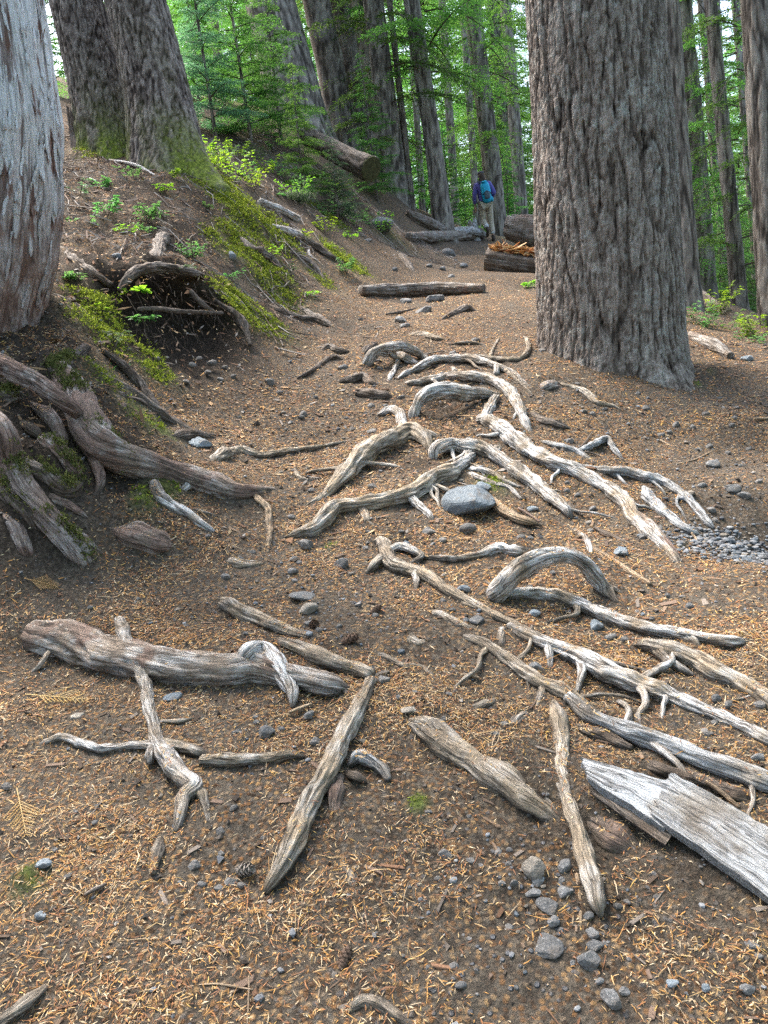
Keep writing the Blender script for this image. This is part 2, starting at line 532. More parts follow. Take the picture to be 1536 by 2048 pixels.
def stamp_root(x, y, r, k=1.0):
    w = _win(x, y, 9 * r)
    if w is None:
        return
    sj, si, dx, dy = w
    d2 = dx * dx + dy * dy
    t = np.tanh(dy / r)
    du2 = dx * dx + (dy * np.where(dy > 0, .5, 1)) ** 2
    u = .8 * r * k * np.exp(-du2 / (2.4 * r) ** 2) * (1 + t) * .5
    d = -.5 * r * k * np.exp(-d2 / (2.4 * r) ** 2) * (1 - t) * .5
    LAY['up'][sj, si] = np.maximum(LAY['up'][sj, si], u)
    LAY['down'][sj, si] = np.minimum(LAY['down'][sj, si], d)
    L = .55 * np.exp(-((dx ** 2 + (dy + 1.2 * r) ** 2) / (1.9 * r) ** 2))
    LAY['bare'][sj, si] = np.maximum(LAY['bare'][sj, si], L)


def bury(x, y, r):
    w = _win(x, y, 6 * r)
    if w is None:
        return
    sj, si, dx, dy = w
    LAY['up'][sj, si] = np.maximum(LAY['up'][sj, si], 1.15 * r * np.exp(-(dx * dx + dy * dy) / (2.6 * r) ** 2))


def blob(layer, x, y, R, amt=1.0, ry=None):
    w = _win(x, y, 2.6 * max(R, ry or R))
    if w is None:
        return
    sj, si, dx, dy = w
    g = amt * np.exp(-(dx / R) ** 2 - (dy / (ry or R)) ** 2)
    LAY[layer][sj, si] = np.maximum(LAY[layer][sj, si], g)


def lay(name, x, y):
    x = np.asarray(x, float); y = np.asarray(y, float)
    fx = np.clip((x - RX0) / RC - .5, 0, RW - 1.001); fy = np.clip((y - RY0) / RC - .5, 0, RH - 1.001)
    i = fx.astype(int); j = fy.astype(int)
    a = fx - i; b = fy - j
    L = LAY[name]
    v = (L[j, i] * (1 - a) + L[j, i + 1] * a) * (1 - b) + (L[j + 1, i] * (1 - a) + L[j + 1, i + 1] * a) * b
    return np.where((x > RX0) & (x < RX1) & (y > RY0) & (y < RY1), v, 0)


def hit(px, py, off=0.0, y0=.7, y1=70.0):
    """where the ray through a photograph pixel meets the ground (raised by off)"""
    d = ray(px, py)
    Y = y0 * (y1 / y0) ** np.linspace(0, 1, 260)
    g = CAM[2] + d[2] * Y - H0(d[0] * Y, Y) - off
    k = np.nonzero(g < 0)[0]
    if len(k) == 0:
        i = int(np.argmin(g))
        return CAM + d * Y[i]
    i = max(k[0], 1)
    ys = np.linspace(Y[i - 1], Y[i], 24)
    g = CAM[2] + d[2] * ys - H0(d[0] * ys, ys) - off
    q = int(np.argmax(g < 0))
    return CAM + d * ys[q]


def H(x, y):
    """finished ground height"""
    x = np.asarray(x, float); y = np.asarray(y, float)
    z = H0(x, y)
    near = np.exp(-np.maximum(y - 4, 0) / 14)
    z = z + .030 * fbm(x * 2.1, y * 2.1, 3.3, 3) + near * (.016 * fbm(x * 11, y * 11, 1.7, 3))
    z = z + np.where(y < 6, .0060 * pn(x * 45, y * 45, 5.5), 0)
    z = z + np.where(np.abs(x) > 3, .12 * fbm(x * .5, y * .5, 9.1, 3), 0) * sst(3, 7, np.abs(x))
    xf = np.interp(y, [2.6, 3.0, 3.5, 4.1, 4.8, 5.7, 7.2, 8.8, 11, 14], [-1.6, -1.24, -.62, -.93, -.80, -.62, -.35, -.2, .1, .6])
    bk = sst(-.05, .45, xf - x) * (y < 16)
    z = z + bk * (.085 * fbm(x * 3.2, y * 3.2, 1.9, 4) + .08 * np.maximum(0, .22 - np.abs(pn(x * 5.5, y * 5.5, 7.3))) * 2 * near + .02 * fbm(x * 16, y * 16, .7, 2))
    z = z + lay('up', x, y) + lay('down', x, y)
    m = lay('moss', x, y)
    z = z + m * (.045 * np.maximum(0, fbm(x * 7, y * 7, 2.2, 3) + .35))
    lo = lay('loam', x, y)
    z = z + lo * .03 * fbm(x * 13, y * 13, 4.4, 3)
    return z
# ------------------------------------------------------------------ roots
CROPS = {'p': (0, 0, 1.0), 'c1': (0, 0, 2.0), 'c2': (768, 0, 2.0), 'c3': (0, 600, 2.0), 'c4': (560, 600, 2.56), 'c5': (936, 650, 2.56), 'c6': (0, 1150, 1.92),
         'c7': (736, 1050, 1.92), 'c8': (736, 1400, 1.92), 'c9': (500, 420, 2.648)}


def path3d(crop, pts, ends, lift, parent=None):
    x0, y0, s = CROPS[crop]
    pos, rad, air = [], [], []
    n = len(pts)
    for i, p in enumerate(pts):
        px, py, w = x0 + p[0] / s, y0 + p[1] / s, p[2] / s
        mode = p[3] if len(p) > 3 else None
        if mode == 'a':
            pos.append(None); rad.append((px, py, w)); air.append(True); continue
        if mode == 's' and parent is not None:
            d = ray(px, py)
            t = (parent @ d) / (d @ d) - (CAM @ d) / (d @ d)
            q = CAM[None] + t[:, None] * d[None]
            k = int(np.argmin(((q - parent) ** 2).sum(1)))
            Y = t[k]
            pos.append(CAM + d * Y); rad.append(w / 2 * mpp(px, py, Y)); air.append(True); continue
        if isinstance(mode, tuple):
            Y = mode[0]
            pos.append(P(px, py, Y)); rad.append(w / 2 * mpp(px, py, Y)); air.append(True); continue
        lf = mode if mode is not None else lift
        if mode is None and ((i == 0 and ends[0] == 'b') or (i == n - 1 and ends[1] == 'b')):
            lf = -.9
        q = hit(px, py)
        r = w / 2 * mpp(px, py, q[1])
        q = hit(px, py, lf * r)
        pos.append(q); rad.append(r * (.72 if lf <= -.9 else 1)); air.append(False)
    for i in range(n):
        if pos[i] is None:
            a = max(k for k in range(i) if not isinstance(rad[k], tuple) and pos[k] is not None)
            b = min((k for k in range(i + 1, n) if pos[k] is not None), default=a)
            t = (i - a) / (b - a) if b > a else 0
            Y = pos[a][1] * (1 - t) + pos[b][1] * t
            px, py, w = rad[i]
            pos[i] = ('d', P(px, py, Y), w / 2 * mpp(px, py, Y))
    for i in range(n):
        if isinstance(pos[i], tuple):
            rad[i] = pos[i][2]; pos[i] = pos[i][1]
    return np.array(pos), np.array(rad), np.array(air)


def resample(pos, rad, step):
    n = len(pos)
    E = np.vstack([2 * pos[0] - pos[1], pos, 2 * pos[-1] - pos[-2]])
    R = np.concatenate([[rad[0]], rad, [rad[-1]]])
    op, orr, oi = [], [], []
    for i in range(n - 1):
        L = np.linalg.norm(pos[i + 1] - pos[i])
        k = max(2, int(L / step))
        t = np.arange(k) / k
        a, b, c, d = E[i], E[i + 1], E[i + 2], E[i + 3]
        t_ = t[:, None]
        op.append(.5 * (2 * b + (c - a) * t_ + (2 * a - 5 * b + 4 * c - d) * t_ ** 2 + (3 * b - a - 3 * c + d) * t_ ** 3))
        ts = t * t * (3 - 2 * t)
        orr.append(R[i + 1] * (1 - ts) + R[i + 2] * ts)
        oi.append(i + t)
    op.append(pos[-1:]); orr.append(rad[-1:]); oi.append(np.array([n - 1.0]))
    return np.vstack(op), np.concatenate(orr), np.concatenate(oi)


def tube(pos, rad, seg=24, seed=0.0, lump=.21, ridge=.24, grain=.065, flat=1.0, step=None, blunt=(.5, .5), wob=.27):
    """a gnarled, tapering, grooved limb along a smooth path"""
    st = step or max(.006, float(np.median(rad)) * .36)
    C, R, _ = resample(pos, rad, st)
    n = len(C)
    T = np.gradient(C, axis=0)
    T /= np.linalg.norm(T, axis=1)[:, None] + 1e-9
    S = np.concatenate([[0], np.cumsum(np.linalg.norm(np.diff(C, axis=0), axis=1))])
    rm = float(np.median(R))
    C = C + np.stack([pn(S / (rm * 9), seed + 3.1, .5), pn(S / (rm * 9), seed + 9.7, 1.5), .7 * pn(S / (rm * 9), seed + 5.3, 2.5)], 1) * rm * wob * 2.2
    N = np.zeros_like(C); B = np.zeros_like(C)
    up = np.array([0, 0, 1.0])
    for i in range(n):
        b = np.cross(T[i], up)
        if np.linalg.norm(b) < .2:
            b = B[i - 1] if i else np.array([1.0, 0, 0])
        b = b / (np.linalg.norm(b) + 1e-9)
        if i and b @ B[i - 1] < 0:
            b = -b
        B[i] = b if i == 0 else (b * .4 + B[i - 1] * .6)
        B[i] -= T[i] * (B[i] @ T[i])
        B[i] /= np.linalg.norm(B[i]) + 1e-9
        N[i] = np.cross(B[i], T[i])
    th = np.linspace(0, 2 * np.pi, seg, endpoint=False)
    tt, ss = np.meshgrid(th, S)
    tw = tt + .5 * np.sin(seed) * ss / (rm * 6)
    q = ss / rm
    dsp = lump * 1.9 * pn(np.cos(tt) * .9 + seed, np.sin(tt) * .9, q / 2.6) + lump * 1.0 * pn(seed, 1.1, q / 2.2)
    n2 = pn(np.cos(tw) * 1.5 + seed * 1.7, np.sin(tw) * 1.5, q / 11.0)
    dsp += ridge * (.5 - 2.0 * np.abs(n2)) - ridge * 1.1 * np.exp(-(n2 / .07) ** 2)
    n3 = pn(np.cos(tw) * 3.6 + seed, np.sin(tw) * 3.6, q / 10.0)
    dsp -= grain * 2.2 * np.exp(-(n3 / .08) ** 2)
    dsp += grain * 1.8 * pn(np.cos(tw) * 6.5 + seed, np.sin(tw) * 6.5, q / 6.0)
    kr = np.random.RandomState(int(abs(seed) * 100) % 9999)
    for _k in range(int(S[-1] / (rm * 16)) if lump > .1 else 0):
        ks, ka, kw_ = kr.uniform(0, S[-1]), kr.uniform(-.4, 3.5), kr.uniform(.5, .9)
        e = np.exp(-((ss - ks) / (rm * kw_)) ** 2 - (np.angle(np.exp(1j * (tt - ka))) / .55) ** 2)
        dsp += .28 * e
    Rr = R[:, None] * (1 + dsp)
    V = C[:, None] + Rr[..., None] * (np.cos(tt)[..., None] * B[:, None] * (1 / flat) ** .5 + np.sin(tt)[..., None] * N[:, None] * flat ** .5)
    V = V.reshape(-1, 3)
    ii, jj = np.meshgrid(np.arange(n - 1), np.arange(seg), indexing='ij')
    a = ii * seg + jj; b = ii * seg + (jj + 1) % seg
    Fq = np.stack([a, b, b + seg, a + seg], -1).reshape(-1, 4)[:, ::-1]
    uv = np.stack([ss, tt / (2 * np.pi) * (2 * np.pi * rm)], -1).reshape(-1, 2)
    tris = []
    extra, euv = [], []
    for e, (k, sg, bl) in enumerate(((0, -1, blunt[0]), (n - 1, 1, blunt[1]))):
        base = len(V) + sum(len(x) for x in extra)
        ring = k * seg + np.arange(seg)
        c = C[k] + T[k] * sg * R[k] * bl
        mid = (V[ring] - C[k]) * .62 + C[k] + T[k] * sg * R[k] * bl * .75
        extra.append(np.vstack([mid, c[None]]))
        euv.append(np.vstack([uv[ring] + [sg * R[k] * .4, 0], uv[ring[:1]] + [sg * R[k], 0]]))
        m_ = base + np.arange(seg)
        r2 = np.roll(ring, -1); m2 = np.roll(m_, -1)
        f = np.stack([ring, r2, m2, m_], -1)
        Fq = np.vstack([Fq, f if sg > 0 else f[:, ::-1]][::1]) if False else np.vstack([Fq, (f[:, ::-1] if sg > 0 else f)])
        g = np.stack([m_, m2, np.full(seg, base + seg)], -1)
        tris.append(g[:, ::-1] if sg > 0 else g)
    V = np.vstack([V] + extra); uv = np.vstack([uv] + euv)
    return V, [Fq, np.vstack(tris)], uv, C, R, S


_seed = [1.3]


def root(crop, pts, label=None, mat='silver', ends='bb', lift=.26, parent=None, name=None, cat='root', group=None, stampk=1.0, **kw):
    pc = parent['_c'] if parent is not None else None
    pos, rad, air = path3d(crop, pts, ends, lift, pc)
    rad = rad * (1.06 if cat == 'root' else 1)
    _seed[0] += 2.37
    big = float(np.max(rad))
    seg = 18 if big < .010 else (30 if big < .022 else 40)
    V, Fc, uv, C, R, S = tube(pos, rad, seg, _seed[0], **kw)
    base = C[0].copy()
    me = mesh_np(name or ('tree_root' if parent is None else 'root_branch'), V - (base if parent is None else parent['_b']), Fc, [MAT[mat]], True, uv)
    o = link(name or ('tree_root' if parent is None else 'root_branch'), me, None if parent is None else parent['_o'])
    if parent is None:
        o.location = base
        tag(o, label, cat, group)
    if stampk:
        _, _, oi = resample(pos, rad, kw.get('step') or max(.006, float(np.median(rad)) * .36))
        for k in range(0, len(C), 2):
            i = min(int(oi[k]), len(air) - 1)
            j = min(i + 1, len(air) - 1)
            if not (air[i] or air[j]):
                stamp_root(C[k][0], C[k][1], R[k], stampk)
        for e, k in ((0, 0), (1, -1)):
            if ends[e] == 'b' and not air[k]:
                bury(C[k][0], C[k][1], float(rad[k]))
    return {'_c': C, '_o': o, '_b': base if parent is None else parent['_b'], 'r': R}


# ---- the near slope, lower right of the trail
A = root('c7', [(20, 75, 34), (62, 72, 46), (72, 110, 52), (95, 148, 56), (200, 185, 50), (300, 245, 42), (380, 290, 40), (480, 345, 36), (560, 385, 34), (620, 415, 30)],
         'long thin tan root curling at its top and running down the middle of the trail', 'tan', 'be')
root('c7', [(75, 105, 34, 's'), (120, 82, 34, .9), (165, 92, 30, .9), (205, 118, 26, .5), (165, 150, 20)], parent=A, mat='silver')
root('c7', [(185, 178, 34, 's'), (187, 215, 26), (184, 258, 18)], parent=A, mat='silver')
root('c7', [(70, 120, 40, 's'), (25, 150, 34), (-10, 185, 24)], parent=A, mat='tan')
A = root('c7', [(205, 124, 18), (330, 127, 22), (410, 120, 30), (490, 98, 50), (560, 103, 48), (650, 96, 30)], 'pale knobbly root lying level just behind the arched root', 'silver')
B = root('c7', [(455, 305, 50), (490, 270, 70, .6), (530, 220, 78, 'a'), (580, 168, 80, 'a'), (640, 130, 72, 'a'), (700, 112, 60, 'a'), (760, 113, 54, 'a'), (820, 142, 54, 'a'), (862, 190, 60, 'a'), (905, 245, 58, .5), (955, 305, 34)],
         'thick silver root rising in a free arch over the litter', 'silver', ridge=.28)
root('c7', [(890, 222, 44, 's'), (940, 250, 28, .3), (990, 268, 16)], parent=B)
A = root('c7', [(530, 272, 40), (600, 266, 46), (670, 267, 48), (740, 277, 50), (830, 310, 48), (920, 350, 52), (1010, 380, 48), (1100, 405, 52), (1200, 425, 54), (1300, 440, 46), (1400, 446, 42), (1490, 442, 16)],
         'long silver root leaving the foot of the arched root and crossing to the right', 'silver', 'eb')
root('c7', [(1190, 424, 46, 's'), (1240, 448, 44), (1285, 495, 24)], parent=A)
root('c7', [(800, 305, 30, 's'), (800, 340, 20), (720, 365, 14), (640, 392, 9)], parent=A, mat='tan')
A = root('c7', [(1025, 465, 30), (1080, 460, 52), (1170, 482, 72), (1260, 515, 78), (1340, 565, 76), (1420, 602, 72), (1500, 648, 72), (1560, 690, 74), (1660, 750, 74)],
         'heavy tan and silver root running out at the right edge below the level branch', 'tan', 'bb')
root('c7', [(1100, 470, 50, 's'), (1150, 520, 38), (1200, 550, 32), (1255, 580, 16)], parent=A, mat='silver')
E = root('c7', [(545, 390, 34), (600, 418, 46), (680, 455, 58), (780, 495, 68), (880, 540, 78), (1000, 590, 82), (1100, 630, 78), (1200, 675, 62), (1320, 725, 54), (1440, 780, 54), (1540, 830, 58), (1660, 890, 60)],
         'longest silver root crossing the right side with two short rungs hanging below it', 'silver', 'eb', ridge=.27)
root('c7', [(690, 458, 34, 's'), (697, 520, 27, .5), (692, 582, 18)], parent=E)
root('c7', [(800, 500, 36, 's'), (818, 560, 30, .7), (803, 645, 22, .3)], parent=E)
root('c7', [(518, 400, 30, 's'), (514, 450, 30), (530, 496, 34)], parent=E)
Fm = root('c7', [(335, 424, 20), (400, 440, 40), (470, 470, 50), (540, 525, 58), (600, 570, 58), (680, 615, 54), (760, 652, 58), (850, 705, 46)],
          'tan topped root with a short ladder of branches, left of the longest root', 'tan', 'be')
root('c7', [(668, 618, 32, 's'), (660, 670, 32, .5), (640, 712, 26, .2)], parent=Fm, mat='silver')
root('c7', [(628, 694, 34), (575, 752, 42, .5), (508, 822, 22)], 'short pale broken root stub lying below the ladder of branches', 'silver')
root('c7', [(205, 346, 16), (270, 348, 34), (330, 375, 38), (380, 396, 34), (435, 424, 12)], 'short tan root lying below the curling root', 'tan')
A = root('c7', [(140, 485, 26), (165, 440, 34), (195, 458, 32), (240, 447, 28), (302, 470, 16)], 'small forked tan root nub in the middle of the trail', 'tan', lift=.1)
root('c7', [(165, 440, 30, 's'), (158, 418, 18)], parent=A, mat='tan')
root('c7', [(-10, 490, 18), (60, 505, 22), (130, 540, 22), (200, 545, 24), (240, 582, 25), (278, 655, 14)], 'thin brown root bending downhill like an elbow beside the pine cones', 'tan', lift=.15)
root('c7', [(312, 720, 18), (400, 706, 34), (460, 686, 34), (515, 662, 14)], 'short smooth tan root half sunk in the trail', 'tan', lift=.05, ridge=.06)
root('c8', [(708, 14, 38), (722, 60, 62), (742, 130, 58), (748, 200, 56), (738, 280, 64), (752, 340, 66), (780, 420, 60), (812, 510, 58), (836, 600, 66), (858, 700, 74), (872, 775, 62), (884, 832, 26)],
     'upright pale root running straight downhill beside the broken plank', 'tan', 'eb', lift=.6, ridge=.27)
L = root('c7', [(770, 665, 46), (850, 730, 60), (950, 780, 72), (1050, 815, 76), (1150, 852, 72), (1250, 892, 74), (1350, 930, 78), (1450, 966, 78), (1540, 1002, 82), (1660, 1050, 84)],
         'smooth blue silver root lying just above the broken plank', 'grey_wood', 'eb', lift=.55)
root('c7', [(775, 772, 40), (840, 790, 46), (900, 812, 48), (960, 838, 44), (1005, 856, 30)], 'dark short root tucked under the smooth silver root by the plank', 'darkroot', 'be')
root('c7', [(1030, 905, 40), (1130, 940, 50), (1260, 975, 52), (1400, 1030, 60), (1540, 1080, 60)], 'dark root in the gap behind the broken plank', 'darkroot', lift=.1)
root('c7', [(165, 775, 60), (200, 790, 96), (260, 835, 116), (350, 890, 108), (440, 935, 104), (520, 995, 120), (600, 1062, 130, -.35), (680, 1105, 110, -.6), (745, 1150, 70)],
     'broad tan root with a blunt knuckle end, half buried left of the upright root', 'tan', 'eb', lift=.08, ridge=.24, stampk=1.4)
root('c8', [(810, 415, 60), (880, 480, 120), (980, 545, 150), (1070, 600, 110)], 'reddish barked root bulging from the soil under the broken plank', 'mixed', lift=-.8, ridge=.1, stampk=1.5)
A = root('c7', [(768, 2, 14), (830, 50, 28), (850, 92, 28), (856, 136, 14)], 'small twisted root stub above the arched root', 'silver')
# ---- the near slope, left half
R1 = root('c6', [(105, 225, 60), (150, 238, 112), (230, 252, 140), (330, 280, 145), (430, 312, 136), (550, 338, 140), (680, 360, 136), (800, 375, 132), (900, 378, 140), (980, 370, 128), (1080, 392, 96), (1180, 412, 92), (1270, 432, 80), (1345, 446, 40)],
          'massive half barked root lying like a log across the left of the trail', 'logroot', lift=.3, ridge=.3, lump=.14)
root('c6', [(930, 345, 50, 's'), (955, 300, 66, 's'), (1000, 286, 72, 1.5), (1050, 335, 70, 1.2), (1090, 392, 62, .9), (1125, 452, 48, .5), (1128, 512, 26)], parent=R1, mat='silver', ridge=.27)
root('c6', [(852, 110, 46), (890, 125, 60), (960, 155, 58), (1040, 190, 54), (1110, 222, 42), (1180, 242, 34), (1215, 262, 16)], 'straight blunt ended silver root above the log like root', 'tan', 'eb', lift=.5)
root('c6', [(1050, 258, 46), (1120, 280, 66), (1200, 310, 72), (1280, 335, 62), (1360, 356, 54), (1425, 385, 46)], 'tan root leaving the forked end of the log like root', 'tan', 'be', lift=.4)
T = root('c6', [(458, 178, 40, 2.6), (475, 225, 50, 2.2), (500, 300, 46, 2.0), (540, 370, 46, 1.2), (565, 430, 44, .7), (575, 500, 44, .5), (590, 570, 44, .5), (604, 640, 50, .6), (650, 715, 72, .7), (700, 778, 68, .5), (742, 815, 62, .4), (705, 860, 50, .3), (690, 920, 44, .0), (672, 990, 34)],
         'star shaped pale root with its long arm resting over the log like root', 'silver', 'eb', stampk=.7)
root('c6', [(600, 655, 44, 's'), (540, 655, 30), (470, 660, 30), (380, 666, 34), (320, 645, 34), (240, 625, 34), (170, 645, 26), (105, 675, 12)], parent=T)
root('c6', [(612, 650, 46, 's'), (690, 665, 48), (750, 680, 46), (800, 697, 36)], parent=T, mat='tan')
root('c6', [(740, 812, 50, 's'), (780, 850, 40, .1), (800, 950, 26)], parent=T, mat='tan')
root('c6', [(585, 660, 30, 's'), (580, 690, 36, 1.2), (578, 722, 26, .8)], parent=T)
root('c6', [(778, 716, 46), (860, 712, 48), (960, 706, 48), (1060, 700, 44), (1120, 690, 34), (1170, 698, 18)], 'level brown root piece lying right of the star shaped root', 'tan', 'eb')
root('c6', [(1425, 405, 44), (1385, 505, 58), (1335, 590, 70), (1285, 680, 74), (1245, 770, 78), (1200, 850, 78), (1160, 930, 84), (1130, 1010, 88), (1092, 1090, 78), (1050, 1160, 60), (1015, 1220, 30)],
     'straight pole like root slanting down the middle of the foreground', 'tan', 'eb', lift=.65, ridge=.27)
root('c6', [(1300, 770, 50), (1292, 840, 66), (1285, 930, 50)], 'reddish root bulge behind the pole like root', 'mixed', lift=-.2)
A = root('c6', [(1340, 735, 40), (1380, 700, 56), (1430, 718, 46), (1475, 742, 40), (1495, 782, 24)], 'small grey broken stub beside the pole like root', 'grey_wood', 'be')
root('c6', [(1325, 760, 30), (1370, 775, 36), (1405, 795, 26)], parent=A, mat='darkroot')
root('c6', [(620, 1010, 36), (605, 1060, 44), (585, 1150, 26)], 'faint buried root end left of the foreground', 'tan', lift=-.25)
root('c6', [(1320, 1120, 40), (1350, 1170, 50), (1380, 1240, 24)], 'small worn root top showing in the foreground litter', 'tan', lift=-.2)
root('p', [(-20, 2060, 40), (45, 2010, 34), (90, 1975, 20)], 'pale root end in the bottom left corner', 'tan', lift=-.35)
root('p', [(690, 2030, 20), (735, 2000, 30), (790, 2030, 26), (840, 2060, 20)], 'buried root top at the bottom edge', 'tan', lift=-.6)
root('c6', [(10, 195, 20), (50, 198, 26), (95, 205, 20)], 'small pinkish barked root beside the thick end of the log like root', 'mixed', lift=0)
# ---- the middle steps
a1 = root('c4', [(20, 1220, 22), (110, 1188, 50), (180, 1172, 70), (232, 1120, 88), (300, 1064, 84), (400, 1052, 74), (520, 1030, 78), (640, 1000, 84), (720, 960, 84), (790, 902, 88), (880, 876, 78), (955, 866, 46)],
          'big silver root lying like a lizard left of the blue boulder', 'tan', 'bb', lift=.75, ridge=.27)
root('c4', [(890, 870, 60, 's'), (945, 832, 54, 1.2), (990, 795, 38, 1.0)], parent=a1)
root('c4', [(935, 878, 34, 's'), (1020, 868, 30, 1.5), (1090, 890, 30, 1.4), (1150, 930, 28, 1.0), (1225, 960, 18, .3)], parent=a1)
root('c4', [(935, 886, 34, 's'), (1020, 910, 28, 1.2), (1090, 940, 27, 1.2), (1170, 960, 25, .9), (1235, 1020, 16, .2)], parent=a1)
root('c4', [(420, 1075, 54, 's'), (440, 1130, 50, .3), (450, 1165, 40)], parent=a1, mat='tan')
root('c4', [(655, 1000, 44, 's'), (715, 1058, 40, .9), (765, 1108, 34, .6), (776, 1150, 20)], parent=a1)
a2 = root('c4', [(120, 1068, 16), (200, 1030, 40), (270, 960, 60), (330, 890, 84), (400, 808, 102), (480, 755, 108), (560, 722, 106), (620, 688, 90), (665, 672, 84), (720, 694, 76), (760, 735, 50), (785, 800, 36)],
          'thick smooth tan root humped like a python in mid trail', 'tan', 'bb', lift=.7)
root('c4', [(640, 680, 72, 's'), (632, 625, 52, 1.0), (612, 578, 50, 1.1), (560, 566, 44, .9), (500, 592, 28, .5)], parent=a2)
root('c4', [(690, 672, 54, 's'), (760, 692, 50, .7), (835, 725, 28)], parent=a2)
a3 = root('c4', [(785, 850, 38), (788, 780, 50, 'a'), (830, 746, 70, 'a'), (900, 740, 74, 1.1), (980, 755, 78, .9), (1050, 772, 78, .7), (1120, 815, 74, .6), (1200, 870, 74, .6), (1290, 930, 68, .6), (1370, 1000, 66, .6), (1430, 1050, 56, .5), (1472, 1085, 50, .3), (1482, 1120, 36)],
          'silver root running from the trail middle down past the blue boulder', 'silver', 'bb', ridge=.27)
root('c4', [(1085, 790, 60, 's'), (1110, 765, 50, 1.0), (1125, 775, 26, .9)], parent=a3)
a4 = root('c4', [(665, 650, 28), (690, 570, 54, 'a'), (722, 512, 60, 'a'), (780, 472, 74, 'a'), (860, 460, 84, 'a'), (950, 474, 78, 'a'), (1040, 480, 60, 'a'), (1115, 488, 38, .8)],
          'silver root arching over the hollow of bare soil in mid trail', 'silver', 'be', ridge=.27)
root('c4', [(1098, 500, 46), (1072, 560, 50, .9), (1042, 612, 50)], 'upright silver root peg at the end of the soil hollow', 'silver', 'ee', lift=.8)
a6 = root('c5', [(52, 486, 52), (90, 486, 66), (150, 515, 76), (240, 582, 84), (330, 650, 84), (430, 702, 80), (540, 742, 78), (640, 792, 74), (740, 852, 74), (820, 922, 70), (862, 990, 70), (930, 1052, 68), (1000, 1122, 56), (1060, 1192, 46), (1095, 1246, 24)],
          'long silver root sweeping down right and turning reddish at its tip', 'silver', 'eb', lift=.7, ridge=.27)
root('c5', [(860, 985, 76, .55), (930, 1050, 73, .5), (1000, 1121, 61, .4), (1062, 1194, 50, .2)], parent=a6, mat='mixed', stampk=0)
a7 = root('c4', [(585, 434, 16), (680, 425, 30), (760, 412, 44), (860, 396, 50), (960, 390, 48, 1.2), (1060, 400, 48, 1.3), (1130, 432, 50, 1.3), (1190, 490, 50, 1.2), (1230, 560, 50, 1.0), (1255, 625, 48, .6), (1290, 700, 30)],
          'silver root curving around the back of the soil hollow', 'silver', 'bb')
root('c4', [(860, 398, 36, 's'), (895, 370, 30, 1.4), (880, 350, 18, 1.2)], parent=a7)
a8 = root('c4', [(590, 416, 16), (640, 380, 34), (700, 350, 40, .8), (780, 310, 40, 1.0), (860, 300, 38, 1.0), (960, 300, 38, 1.0), (1040, 315, 38, 1.0), (1110, 340, 34, .9), (1190, 370, 28), (1240, 412, 20), (1305, 478, 12)],
          'thin silver root spanning the trail below the first root arch', 'silver')
root('c4', [(1110, 342, 32, 's'), (1105, 370, 28, .6), (1095, 396, 22)], parent=a8)
root('c4', [(1150, 355, 26, 's'), (1210, 410, 18), (1260, 450, 14), (1320, 520, 9)], parent=a8, mat='tan')
a9 = root('c4', [(425, 385, 70), (440, 335, 64, 'a'), (480, 278, 54, 'a'), (540, 242, 50, 'a'), (620, 236, 48, 'a'), (680, 256, 44, 'a'), (740, 292, 34, .3), (785, 312, 16)],
          'topmost silver root arch with a second strand beneath it', 'silver', 'bb')
root('c4', [(505, 268, 46, 's'), (590, 280, 40, 1.2), (660, 300, 36, .9), (722, 336, 20)], parent=a9)
root('c4', [(312, 422, 24), (380, 405, 50), (430, 398, 50), (470, 430, 38), (505, 450, 16)], 'dark knotted root at the left foot of the topmost arch', 'darkroot', 'eb', lift=.6)
root('c4', [(402, 470, 50), (470, 480, 54), (540, 490, 44), (595, 502, 16)], 'short dark root wedge left of the soil hollow', 'darkroot', 'eb', lift=.4)
root('c4', [(602, 315, 24, .8), (588, 350, 24), (570, 390, 28), (542, 436, 16)], 'small pale forked root under the topmost arch', 'silver')
A = root('c4', [(80, 404, 10), (160, 360, 24), (230, 315, 30), (280, 295, 34), (340, 312, 20)], 'brown root pair at the left side of the upper trail', 'darkroot')
root('c4', [(200, 275, 24), (250, 245, 40), (300, 260, 34), (375, 272, 16)], parent=A, mat='darkroot')
root('c4', [(640, 192, 24), (720, 180, 44), (790, 195, 34), (855, 208, 12)], 'low brown root hump crossing above the topmost arch', 'tan')
root('c4', [(425, 290, 30), (450, 255, 44), (480, 235, 44), (505, 250, 26)], 'dark root knob behind the topmost arch', 'darkroot')
A = root('c4', [(920, 300, 12), (1010, 290, 22), (1100, 300, 28), (1180, 305, 30), (1240, 295, 28), (1272, 252, 26, 1.2), (1262, 205, 20, 1.6), (1250, 188, 10, 1.8)], 'slender root with its tip hooked upward near the big trunk', 'tan', 'be')
root('c4', [(1075, 290, 20, 's'), (1085, 262, 14, .8), (1110, 215, 12, .8), (1122, 200, 8, .8)], parent=A, mat='tan')
root('c4', [(1245, 555, 30), (1330, 610, 48), (1420, 640, 48), (1505, 668, 26)], 'dark root lying right of the curving root below the big trunk', 'darkroot')
root('c4', [(1010, 985, 20), (1070, 1020, 48), (1130, 1070, 54), (1200, 1112, 48), (1270, 1136, 38), (1340, 1156, 14)], 'pale driftwood root resting against the blue boulder', 'palestick', 'eb', lift=.7)
root('c4', [(810, 112, 12), (880, 72, 38), (950, 46, 48), (1005, 58, 16)], 'dark low root rising across the upper trail', 'darkroot')
root('c4', [(860, 232, 14), (960, 218, 18), (1060, 232, 14)], 'thin brown root lying above the spanning root', 'tan')
A = root('c5', [(312, 606, 26), (400, 610, 40), (480, 630, 40), (560, 652, 38), (620, 692, 28), (675, 735, 14)], 'grey root with dead twigs right of the sweeping root', 'grey_wood')
